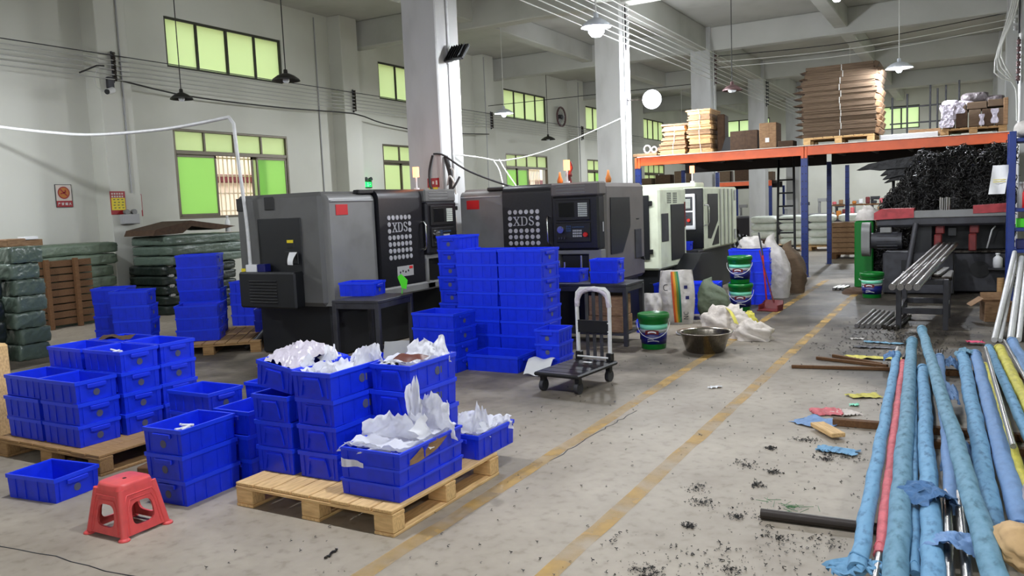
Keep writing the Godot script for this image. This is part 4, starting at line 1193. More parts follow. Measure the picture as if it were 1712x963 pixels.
func multi(called, mesh, m, label, category, count, place: Callable):
	var mm = MultiMesh.new()
	mm.transform_format = MultiMesh.TRANSFORM_3D
	mm.mesh = mesh
	mm.instance_count = count
	for i in count: mm.set_instance_transform(i, place.call(i))
	var o = MultiMeshInstance3D.new()
	o.name = numbered(called)
	o.multimesh = mm
	o.material_override = m
	add_child(o, true)
	o.set_meta("kind", "stuff")
	tag(o, label, category)
	return o

func build_far_hall():
	# pallets of white sacks beyond the loft
	var ord = ["lowest", "second from the bottom", "second from the top", "topmost"]
	var cols = ["leftmost", "second", "third", "fourth", "fifth", "rightmost"]
	var sackm = sack_geo(0.78, 0.23, 0.6, 3).done()
	for c in 6:
		var px = -5.5 + 0.84 * c
		if c % 2 == 0:
			pallet("pallet", "pallet under the far white sacks, %s" % ["leftmost of three", "middle of three", "rightmost of three"][c / 2], Vector3(px + 0.42, 0, -25.6), 0, Vector3(1.62, 0.15, 1.0), M.wood)
		for r in 4:
			solo("white_sack", sackm, M.far_sack, "white woven sack beyond the loft, %s layer, %s column" % [ord[r], cols[c]], "sack", Vector3(px + rng.randf_range(-0.02, 0.02), 0.155 + 0.225 * r, -25.45 + rng.randf_range(-0.03, 0.03)), 0, "white sacks stacked beyond the loft")
	# brown stack on pallets right of the second upright
	for r in 6:
		solo("brown_carton", box_geo(Vector3(1.25, 0.12, 0.8), 0.01), M.card, "flat brown carton under the loft, %s layer of the stack" % NTH[r], "carton", Vector3(-2.45, 0.155 + 0.065 + 0.128 * r, -22.2), 0.02 * (r % 3), "brown cartons under the loft")
	pallet("pallet", "dark pallet under the brown cartons behind the saw's left end", Vector3(-2.45, 0, -22.2), 0, Vector3(1.25, 0.15, 0.8), M.wood_old)
	solo("brown_carton", box_geo(Vector3(0.7, 0.5, 0.6), 0.02), M.card_dark, "brown carton left of the ladder's foot", "carton", Vector3(-5.1, 0.252, -22.5), 0.1)
	solo("brown_sack", sack_geo(0.6, 0.75, 0.5, 8), M.card_dark, "slumped brown sack standing behind the farthest cream machine", "sack", Vector3(-4.85, 0, -19.6))
	solo("black_bag", mound_geo(0.34, 0.95, 0.4, 12, 18, 10, 0.2), mat(Color(0.06, 0.06, 0.07), 0.22), "shiny black bag behind the farthest cream machine", "bag", Vector3(-4.45, 0, -17.7))
	# long dark machines in the far hall
	var nm = ["nearest", "second", "third"]
	for k in 3:
		var o = thing("transfer_line", "long dark machine line in the far hall, %s from the left" % nm[k], "machine", Vector3(-8.6 + 4.0 * k, 0, -31.5 - 0.4 * k))
		rbox(o, "bed", Vector3(0, 0.55, 0), Vector3(3.6, 0.7, 1.0), mat(Color(0.12, 0.09, 0.14), 0.5), 0.03)
		for x in [-1.4, 0.0, 1.4]:
			rbox(o, "foot", Vector3(x, 0.1, 0), Vector3(0.3, 0.2, 0.9), M.iron, 0.01)
		rbox(o, "rail", Vector3(0, 0.93, 0.35), Vector3(3.5, 0.06, 0.1), M.grey_label, 0.01)
		for i in 6:
			var g = Geo.new()
			var x = -1.5 + 0.6 * i
			g.cyl(Vector3(x, 0.9, 0), Vector3(x, 1.2 + 0.12 * (i % 3), 0), 0.05, 0.05, 8)
			g.box(Vector3(x + 0.1, 1.2 + 0.12 * (i % 3), 0), Vector3(0.3, 0.12, 0.2))
			part("tool_head", g, M.iron if i % 2 else M.grey_label, o)
		rbox(o, "warning_plate", Vector3(-1.2, 0.78, 0.51), Vector3(0.25, 0.3, 0.01), M.sign_white, 0.003)
	# small work tables with parts under the white wall
	for k in 2:
		var o = thing("work_table", "far work table crowded with small parts, %s of two" % ["left", "right"][k], "table", Vector3(-3.2 + 2.2 * k, 0, -29.2))
		rbox(o, "tabletop", Vector3(0, 0.85, 0), Vector3(2.0, 0.06, 0.9), M.wood_old, 0.006)
		for x in [-0.9, 0.9]:
			for z in [-0.4, 0.4]:
				rbox(o, "leg", Vector3(x, 0.41, z), Vector3(0.08, 0.82, 0.08), M.wood_old, 0.006)
		rbox(o, "shelf", Vector3(0, 1.25, -0.3), Vector3(2.0, 0.05, 0.3), M.wood_old, 0.006)
		for x in [-0.95, 0.95]:
			rbox(o, "shelf_post", Vector3(x, 1.06, -0.3), Vector3(0.06, 0.36, 0.06), M.wood_old, 0.005)
		var cn = ["small brown", "small white", "small pink", "small golden", "small dark", "small green", "small red"]
		var NTH9 = ["leftmost", "second from left", "third from left", "fourth from left", "middle", "fourth from right", "third from right", "second from right", "rightmost"]
		var cols3 = [M.card, M.white, M.wrap_pink, M.gold, M.iron, M.sack_green, M.red_dark]
		for i in 9:
			solo("small_part", box_geo(Vector3(0.12 + 0.04 * (i % 3), 0.14 + 0.05 * (i % 4), 0.14), 0.02), cols3[(i * 3 + k) % 7], "%s part on the %s far work table, %s on its top" % [cn[(i * 3 + k) % 7], ["left", "right"][k], NTH9[i]], "part", Vector3(-3.2 + 2.2 * k - 0.85 + 0.21 * i, 0.885 + (0.14 + 0.05 * (i % 4)) * 0.5, -29.0), 0, "small things on the far work tables")
			solo("small_part", box_geo(Vector3(0.13, 0.1 + 0.06 * (i % 3), 0.12), 0.02), cols3[(i * 5 + 2 + k) % 7], "%s part on the %s far work table, %s on its shelf" % [cn[(i * 5 + 2 + k) % 7], ["left", "right"][k], NTH9[i]], "part", Vector3(-3.2 + 2.2 * k - 0.85 + 0.21 * i, 1.28 + (0.1 + 0.06 * (i % 3)) * 0.5, -29.5), 0, "small things on the far work tables")
	# second loft far behind
	loft_frame("loft_rack", "second orange beamed rack with blue posts in the far hall", -35.4, -38.2, [-13.2, -10.3, -7.4], 2.15, 2.33)
	for i in 7:
		solo("stored_box", carton_geo(0.7, 0.35 + 0.12 * (i % 3), 0.6), M.card_dark if i % 2 else M.card_grey, "carton on the far orange rack, %s" % ["leftmost", "second from left", "third from left", "middle", "third from right", "second from right", "rightmost"][i], "box", Vector3(-13.1 + 0.9 * i, 2.352, -35.9), 0, "cartons on the far rack")
	# building across the yard, seen through the windows
	var g2 = Geo.new()
	g2.box(Vector3(-20.5, 4.0, -22), Vector3(0.3, 8.0, 60))
	var fb = thing("building", "pinkish building across the yard behind the window grilles", "building")
	part("facade", g2, M.facade, fb)
	for i in 18:
		rbox(fb, "column", Vector3(-20.3, 4.0, 4.0 - 3.0 * i), Vector3(0.3, 8.0, 0.5), M.facade, 0.02)
	for y in [1.2, 2.9, 4.6]:
		rbox(fb, "ledge", Vector3(-20.3, y, -22), Vector3(0.24, 0.25, 60), M.red_dark, 0.02)
	g2 = Geo.new()
	g2.box(Vector3(-17.3, -0.11, -22), Vector3(6.3, 0.2, 60))
	struct("yard_ground", g2, M.ceiling)

func sack_geo(w, h, d, seed_):
	# a filled pillow: base on y = 0
	var n = FastNoiseLite.new()
	n.seed = seed_; n.frequency = 2.0
	var g = Geo.new()
	var f = func(u, v):
		var a = TAU * u; var e = PI * (v - 0.5)
		var d0 = Vector3(cos(a) * cos(e), sin(e), sin(a) * cos(e))
		var p = Vector3(signf(d0.x) * pow(absf(d0.x), 0.45), signf(d0.y) * pow(absf(d0.y), 0.6), signf(d0.z) * pow(absf(d0.z), 0.45))
		p *= 1.0 + 0.07 * n.get_noise_3dv(p * 2.0)
		return Vector3(p.x * w * 0.5, maxf(0.0, p.y * h * 0.5 + h * 0.5), p.z * d * 0.5)
	g.grid(20, 10, f, false, Vector3(1, 0, 0))
	return g

# ---------------------------------------------------------------- blue crates
var proto := {}
func make_crate(kind, L, W, h, m, style):
	# long side along x, base on y = 0; hollow, with lip, ribs, two end handles and a round mark
	var o := Node3D.new()
	o.name = "crate_" + kind
	o.set_meta("kindname", "crate")
	o.set_meta("category", "crate")
	var t = 0.007; var tp = 0.007
	var g = Geo.new()
	var ring = func(y, inset): return [Vector3(-L * 0.5 + inset, y, -W * 0.5 + inset), Vector3(L * 0.5 - inset, y, -W * 0.5 + inset), Vector3(L * 0.5 - inset, y, W * 0.5 - inset), Vector3(-L * 0.5 + inset, y, W * 0.5 - inset)]
	var outs = [Vector3(0, 0, -1), Vector3(1, 0, 0), Vector3(0, 0, 1), Vector3(-1, 0, 0)]
	var b0 = ring.call(0.0, tp + 0.001); var b1 = ring.call(h * 0.86, 0.004); var i0 = ring.call(0.008, tp + t + 0.004); var i1 = ring.call(h * 0.98, t + 0.003)
	for k in 4:
		var j = (k + 1) % 4
		g.quad(b0[k], b0[j], b1[j], b1[k], outs[k])
		g.quad(i0[k], i0[j], i1[j], i1[k], -outs[k])
	g.quad(b0[0], b0[1], b0[2], b0[3], Vector3.DOWN)
	g.quad(i0[0], i0[1], i0[2], i0[3], Vector3.UP)
	# ribs
	var rib = func(c, s): g.box(c, s)
	var rh = h * 0.80
	for s in [-1, 1]:
		var zz = s * (W * 0.5 - 0.006)
		for x in ([-0.33, -0.13, 0.13, 0.33] if style != "shallow" else [-0.36, -0.12, 0.12, 0.36]):
			rib.call(Vector3(x * L, rh * 0.5 + 0.01, zz), Vector3(0.009, rh, 0.009))
		var xx = s * (L * 0.5 - 0.006)
		for z in [-0.38, 0.38]:
			rib.call(Vector3(xx, rh * 0.5 + 0.01, z * W), Vector3(0.009, rh, 0.009))
	part("tub", g, m, o)
	g = Geo.new()
	var r0 = ring.call(h * 0.84, -0.002); var r1 = ring.call(h, -0.003); var r2 = ring.call(h, t + 0.004); var r3 = ring.call(h * 0.9, t + 0.003); var r4 = ring.call(h * 0.84, 0.006)
	for k in 4:
		var j = (k + 1) % 4
		g.quad(r0[k], r0[j], r1[j], r1[k], outs[k])
		g.quad(r1[k], r1[j], r2[j], r2[k], Vector3.UP)
		g.quad(r2[k], r2[j], r3[j], r3[k], -outs[k])
		g.quad(r0[k], r0[j], r4[j], r4[k], Vector3.DOWN)
	part("lip", g, M.lip_highlight, o)
	for s in [-1, 1]:
		if style == "shallow": continue
		var bx = Basis(Vector3.UP, PI / 2 * s)
		g = Geo.new()
		var at = Vector3(s * (L * 0.5 - 0.002), 0, 0)
		if style == "long":   # trapezoid grip frame
			g.box(at + bx * Vector3(0, h * 0.72, 0.004), Vector3(W * 0.42, 0.012, 0.016), bx)
			for q in [-1, 1]:
				var bb = bx * Basis(Vector3(0, 0, 1), 0.22 * q)
				g.box(at + bx * Vector3(q * W * 0.235, h * 0.42, 0.002), Vector3(0.010, h * 0.60, 0.012), bb)
			g.box(at + bx * Vector3(0, h * 0.66, -0.001), Vector3(W * 0.40, 0.05, 0.008), bx)
		else:
			g.cbox(at + bx * Vector3(0, h * 0.72, 0.004), Vector3(W * 0.46, 0.028, 0.018), 0.004, bx)
			g.box(at + bx * Vector3(0, h * 0.66, 0.002), Vector3(W * 0.40, 0.012, 0.02), bx)
		part("handle", g, m, o)
		# round printed mark
		g = Geo.new()
		if style == "long":
			g.cyl(Vector3(L * 0.08, h * 0.5, s * (W * 0.5 - 0.008)), Vector3(L * 0.08, h * 0.5, s * (W * 0.5 - 0.0025)), 0.026, 0.026, 14)
			g.box(Vector3(L * 0.14, h * 0.5, s * (W * 0.5 - 0.006)), Vector3(0.03, 0.04, 0.008))
		else:
			g.cyl(Vector3(s * (L * 0.5 - 0.012), h * 0.38, 0), Vector3(s * (L * 0.5 - 0.0045), h * 0.38, 0), 0.024, 0.024, 14)
		part("mark", g, M.emblem, o, "faded round mark")
	proto[kind] = o

func make_crates():
	make_crate("s", 0.42, 0.31, 0.15, M.blue, "short")
	make_crate("l", 0.48, 0.29, 0.155, M.blue, "long")
	make_crate("f", 0.60, 0.40, 0.088, M.blue, "shallow")
	make_crate("x", 0.60, 0.42, 0.17, M.blue, "short")
	make_crate("e", 0.43, 0.32, 0.17, M.blue, "short")
	make_crate("t", 0.52, 0.42, 0.15, M.blue, "short")
	make_crate("m", 0.34, 0.27, 0.14, M.blue, "short")

const HEIGHT := {"s": 0.15, "l": 0.155, "f": 0.088, "x": 0.17, "t": 0.15, "e": 0.17, "m": 0.14}
func ordinal(i, n):
	if n == 1: return "single"
	if i == n - 1: return "topmost"
	if i == 0: return "lowest"
	if n == 3: return "middle"
	return ["", "second lowest", "third lowest", "fourth lowest", "fifth lowest", "sixth lowest", "seventh lowest", "eighth lowest"][i]

func stack(kind, x, z, y0, n, turn, where, jit = 0.012):
	var out = []
	for i in n:
		var lab = "%s blue crate of the %s" % [ordinal(i, n), where]
		if n == 1: lab = "blue crate " + where
		var o = copy(proto[kind], Vector3(x + rng.randf_range(-jit, jit) * (1 if i else 0), y0 + (HEIGHT[kind] + 0.001) * i, z + rng.randf_range(-jit, jit) * (1 if i else 0)), turn + rng.randf_range(-0.02, 0.02), lab, "blue stacking crates")
		out.append(o)
	return out

func place_crates():
	var q = PI / 2
	# on the near pallet (top 0.141)
	var p = 0.1415
	stack("l", -3.565, -3.575, p, 3, q, "pallet stack carrying the tilted bagged crate", 0.006)
	var tl = copy(proto["l"], Vector3(-3.565, p + 0.495, -3.60), q, "tilted blue crate holding a white bag on the near pallet", "blue stacking crates")
	tl.rotation = Vector3(0.15, q, 0.0)
	stack("l", -3.245, -3.59, p, 4, q, "near pallet's tall stack with white liner on top", 0.006)
	stack("l", -2.93, -3.90, p, 4, q, "pallet stack behind, with brown packet and paper on top", 0.008)
	stack("f", -2.755, -3.52, p, 3, q, "shallow trio at the near pallet's front corner", 0.012)
	stack("s", -2.70, -4.20, p, 1, q, "with a paper liner alone at the near pallet's back right corner")
	# left pallet (top 0.141)
	stack("s", -5.44, -3.335, p, 3, 0.0, "left pallet's front stack, the second from the left", 0.006)
	stack("s", -5.88, -3.335, p, 3, 0.0, "left pallet's leftmost front stack", 0.006)
	stack("s", -5.42, -3.665, p, 4, 0.0, "left pallet's second row, with white parts on top", 0.006)
	stack("s", -5.86, -3.665, p, 4, 0.0, "left pallet's second row, left end", 0.006)
	stack("s", -5.43, -4.00, p, 4, 0.0, "left pallet's rear row, right end", 0.006)
	stack("s", -5.87, -4.00, p, 4, 0.0, "left pallet's rear row, holding brown cardboard", 0.006)
	# between the pallets
	stack("s", -4.77, -3.86, 0.0, 3, 0.03, "short stack between left pallet and stool stack", 0.008)
	stack("s", -4.085, -3.18, 0.0, 3, q + 0.06, "stack just behind the red stool", 0.008)
	stack("s", -4.04, -3.64, 0.0, 3, q + 0.02, "half hidden stack behind the stool stack", 0.008)
	stack("s", -4.42, -4.25, 0.0, 3, 0.0, "half hidden stack left of the tilted crate", 0.008)
	stack("s", -4.945, -2.815, 0.0, 1, 0.12, "standing empty and alone on the floor left of the red stool")
	# before the nearest machine
	stack("l", -4.75, -5.9, 0.0, 2, 0.1, "pair with a grey sheet behind the near pallet", 0.01)
	stack("t", -4.755, -6.90, 0.0, 4, 0.0, "low stack in front of the narrow tower", 0.012)
	stack("s", -5.08, -7.72, 0.0, 9, q, "narrow tower, highest of the middle stacks", 0.014)
	stack("t", -4.62, -7.55, 0.0, 8, 0.0, "middle tower of the three behind the hand truck", 0.006)
	stack("t", -4.09, -7.55, 0.0, 8, 0.0, "right tower of the three behind the hand truck", 0.006)
	stack("x", -4.19, -7.08, 0.0, 1, 0.0, "standing alone on the floor before the towers")
	stack("m", -3.655, -7.22, 0.001, 3, -q * 0.98, "three beside the hand truck", 0.008)
	stack("s", -5.86, -6.93, 0.7505, 1, 0.25, "on the bench before the nearest machine")
	stack("m", -3.72, -8.80, 0.7205, 2, 0.05, "pair on the right end of the long bench", 0.004)
	stack("s", -4.28, -8.90, 0.7205, 1, 0.05, "lying on the long bench under the second machine's console")
	# left, before the wrapped bundles
	stack("e", -8.68, -6.1, 0.0, 5, 0.6, "wide stack on the floor left of the tall stack", 0.014)
	stack("e", -9.38, -6.33, 0.0, 5, 0.6, "narrow stack at the wide stack's left side", 0.014)
	stack("t", -8.93, -7.30, p, 7, 0.66, "tall stack on the pallet left of the nearest machine", 0.012)
	stack("t", -8.52, -6.90, p, 3, 0.66, "lower stack in front of the tall one, on its pallet", 0.010)
	stack("s", -8.15, -7.75, p, 2, 0.66, "low pair at the back of that pallet, by the machine", 0.01)
	stack("x", -8.75, -8.65, 0.0, 7, 0.3, "stack half hidden behind the nearest machine's left edge", 0.012)
	stack("x", -9.7, -8.9, 0.0, 4, 0.3, "low stack between tall stack and the hidden one", 0.012)
	# by the buckets
	stack("x", -2.98, -12.75, 0.0, 5, 0.15, "stack behind the two piled buckets", 0.012)
	stack("s", -3.35, -11.55, 0.0, 3, 0.1, "stack left of the two piled buckets", 0.01)
	stack("s", -3.80, -11.35, 0.0, 3, 0.0, "stack with brown paper behind the striped sack", 0.01)
	stack("m", -3.55, -9.75, 0.0, 1, 0.3, "hidden behind the green lidded bucket, beside the small sack")
	for c in crate_later:
		copy(proto["m"], c[0], c[1], c[2], "blue stacking crates")

# ---------------------------------------------------------------- the front of the hall
func liner(called, label, at, w, d, sheets, seed_, m = null):
	# crumpled paper lying in a crate (w by d), with torn sheets standing up out of it
	# a sheet: [x, z, width, height, facing angle, lean, curl]
	var n = FastNoiseLite.new()
	n.seed = seed_; n.frequency = 1.0
	var g = Geo.new()
	g.grid(22, 16, func(u, v):
		var e = maxf(absf(u - 0.5), absf(v - 0.5)) * 2.0
		return Vector3((u - 0.5) * w, 0.03 * n.get_noise_2d(u * 4.0, v * 4.0) + 0.012 * n.get_noise_2d(u * 11.0, v * 11.0) + 0.05 * pow(e, 4.0), (v - 0.5) * d))
	var k = 0
	for s in sheets:
		k += 1
		var kk = float(k)
		var b = Basis(Vector3.UP, s[4])
		g.grid(16, 10, func(u, v):
			var x = (u - 0.5) * s[2] * (1.0 - 0.25 * v + 0.15 * v * n.get_noise_1d(kk * 9.0))
			var top = s[3] * (0.72 + 0.40 * n.get_noise_1d(u * 2.2 + kk * 5.0) + 0.10 * n.get_noise_1d(u * 6.0 + kk * 17.0) + 0.25 * sin(PI * clampf(u + 0.2 * n.get_noise_1d(kk * 3.0), 0.0, 1.0)))
			var y = v * top
			var z = s[5] * v * s[3] + s[6] * (4.0 * (u - 0.5) * (u - 0.5)) * (0.5 + v) + 0.02 * n.get_noise_2d(u * 4.0 + kk, v * 3.0) * (1.0 + v) + 0.008 * n.get_noise_2d(u * 13.0, v * 11.0 + kk)
			return Vector3(s[0], -0.01, s[1]) + b * Vector3(x, y, z), false, b * Vector3(0, 0.2, 1))
	return solo(called, g, m if m else M.paper, label, "paper", at)

func build_front():
	pallet("pallet", "large pale wooden pallet in front carrying blue crates with paper liners", Vector3(-3.10, 0, -3.65), 0.0, Vector3(1.14, 0.14, 1.06), M.wood, 8, M.wood_z)
	pallet("pallet", "dark wooden pallet under the crate block at the left edge", Vector3(-5.55, 0, -3.68), 0.0, Vector3(1.22, 0.14, 1.12), M.wood_grey, 8)
	solo("wood_block", box_geo(Vector3(0.32, 0.07, 0.1), 0.006), M.wood_old, "short dark wood block on the floor by the left pallet", "wood", Vector3(-4.55, 0.036, -3.3), 0.3)
	# paper and bags in the crates of the near pallet
	var top = 0.1415 + 4 * 0.156
	liner("paper_liner", "torn white paper liner standing up in the near pallet's tallest crate stack", Vector3(-3.25, top - 0.06, -3.62), 0.26, 0.44, [[-0.13, 0.10, 0.20, 0.13, -1.3, 0.15, 0.03], [-0.12, -0.08, 0.18, 0.15, -1.5, 0.2, 0.03], [-0.02, -0.20, 0.16, 0.14, 0.1, -0.2, 0.03], [0.07, -0.10, 0.16, 0.16, 0.9, 0.1, 0.04], [0.11, -0.19, 0.13, 0.15, 0.2, 0.0, 0.03], [0.0, 0.10, 0.16, 0.09, 0.4, 0.5, 0.05], [-0.05, 0.02, 0.2, 0.10, 0.2, 0.4, 0.05]], 3)
	var n = FastNoiseLite.new(); n.seed = 17; n.frequency = 1.4
	var g = Geo.new()
	g.grid(22, 22, func(u, v):
		var r = Vector2(u - 0.5, v - 0.5)
		var k = clampf(1.0 - r.length() * 1.75, 0.0, 1.0)
		return Vector3((u - 0.5) * 0.30, 0.12 * sqrt(k) + 0.04 * n.get_noise_2d(u * 5, v * 5) + 0.008 * n.get_noise_2d(u * 14, v * 14), (v - 0.5) * 0.47))
	solo("white_bag", g, M.shrink, "milky white plastic bag bulging out of the tilted crate", "bag", Vector3(-3.56, top - 0.0, -3.60))
	liner("paper_liner", "pleated white paper standing behind the brown packet on the pallet's back stack", Vector3(-2.93, top - 0.04, -3.92), 0.27, 0.40, [[0.0, -0.06, 0.24, 0.16, -0.1, -0.25, 0.03], [0.06, -0.14, 0.2, 0.14, 0.2, -0.2, 0.03]], 9)
	g = Geo.new()
	g.grid(12, 8, func(u, v): return Vector3((u - 0.5) * 0.20, 0.035 * sin(PI * u) * sin(PI * v) + 0.01 * sin(u * 9), (v - 0.5) * 0.13))
	solo("brown_packet", g, mat(Color(0.36, 0.17, 0.12), 0.5), "reddish brown packet lying on the pallet's back crate stack", "packet", Vector3(-2.90, top + 0.01, -3.82), 0.3)
	for i in 8:
		g = Geo.new()
		g.cyl(Vector3(), Vector3(0, 0.03, 0), 0.014, 0.014, 8)
		g.cyl(Vector3(0, 0.03, 0), Vector3(0, 0.034, 0), 0.008, 0.008, 8)
		solo("turned_part", g, M.white if i % 3 else M.black, "small pale turned part in the crate with the brown packet", "part", Vector3(-3.01 + 0.028 * (i % 4), top - 0.03, -3.72 + 0.03 * (i / 4)), 0, "turned parts in the back crate")
	# shallow crates: crumpled tissue with high points, a torn brown board in the side
	var st = 0.1415 + 3 * 0.089
	liner("paper_liner", "large crumpled white tissue rising in points from the shallow front crates", Vector3(-2.755, st - 0.04, -3.53), 0.38, 0.56, [[-0.05, -0.22, 0.30, 0.20, 0.3, -0.15, 0.05], [-0.10, -0.02, 0.34, 0.17, 0.5, 0.2, 0.06], [0.02, -0.12, 0.12, 0.34, 0.2, 0.05, 0.03], [0.13, -0.20, 0.30, 0.24, -0.2, 0.0, 0.05], [0.17, -0.05, 0.22, 0.17, -0.9, 0.3, 0.05], [-0.16, 0.18, 0.26, 0.06, 0.6, 0.9, 0.05], [0.05, 0.22, 0.30, 0.05, 0.2, 0.9, 0.05]], 21)
	liner("paper_liner", "white paper liner with one tall point in the crate at the pallet's back right corner", Vector3(-2.70, 0.1415 + 0.12, -4.20), 0.30, 0.40, [[-0.1, -0.05, 0.22, 0.10, 0.8, -0.3, 0.04], [0.05, 0.03, 0.13, 0.19, 0.5, 0.1, 0.03], [0.1, 0.0, 0.2, 0.08, -0.7, 0.5, 0.04], [0.12, -0.14, 0.16, 0.08, 0.1, -0.3, 0.03]], 27)
	g = Geo.new()
	g.grid(10, 4, func(u, v): return Vector3(0.004 * sin(u * 11), 0.05 * (v - 0.5) * (0.5 + sin(PI * u)) + 0.06 * u, -0.36 * u))
	solo("torn_board", g, M.card, "torn brown cardboard strip pushed between the shallow front crates", "cardboard", Vector3(-2.545, 0.335, -3.30))
	g = Geo.new()
	g.grid(6, 4, func(u, v): return Vector3(0.16 * (u - 0.5), 0.05 * (v - 0.5) * (1 - 0.5 * u), 0.01 * sin(u * 8)), false, Vector3.BACK)
	solo("paper_scrap", g, M.paper, "white paper scrap peeping from between the shallow crates' front", "paper", Vector3(-2.85, 0.325, -3.205))
	# parts and cardboard inside the left block
	for i in 9:
		g = Geo.new()
		g.cyl(Vector3(-0.03, 0, 0), Vector3(0.03, 0.012, 0.01), 0.008, 0.008, 7)
		solo("metal_pin", g, M.white, "small bright pin in the crate of the left block's second row", "part", Vector3(-5.48 + 0.03 * (i % 5), 0.735 - 0.04 + 0.01 * (i % 3), -3.62 - 0.03 * (i / 5)), i * 0.7, "pins in the left block's crate")
	for i in 7:
		g = Geo.new()
		g.cyl(Vector3(-0.035, 0, 0), Vector3(0.035, 0.015, 0.01), 0.008, 0.008, 7)
		solo("metal_pin", g, M.white, "small bright pin in the top crate behind the red stool", "part", Vector3(-4.12 + 0.03 * (i % 4), 0.40 + 0.008 * (i % 3), -3.12 - 0.04 * (i / 4)), i * 0.9, "pins in the stool stack's crate")
	g = Geo.new()
	g.grid(8, 5, func(u, v): return Vector3((u - 0.5) * 0.26, 0.015 * sin(u * 8 + v * 4), (v - 0.5) * 0.12))
	solo("cardboard_scrap", g, M.card_dark, "brown cardboard scrap lying in the left block's rear crate", "cardboard", Vector3(-5.87, 0.755, -3.95), 0.3)
	red_stool()
	g = Geo.new()
	g.grid(6, 6, func(u, v): return Vector3((u - 0.5) * 0.24, 0.16 * v, -0.14 * v + 0.02 * sin(u * 7)))
	solo("grey_sheet", g, M.grey_label, "folded grey sheet leaning in the crate pair behind the near pallet", "sheet", Vector3(-4.66, 0.27, -5.92), 0.5)
	solo("pale_post", box_geo(Vector3(0.1, 0.75, 0.16), 0.02), M.wood, "pale wood post cut by the left edge", "post", Vector3(-6.62, 0.376, -3.42), 0.1)
	solo("white_sack", sack_geo(0.5, 0.55, 0.3, 33), M.sack_clean, "white printed sack behind the left pallet's crates", "sack", Vector3(-7.3, 0, -4.55), 0.4)

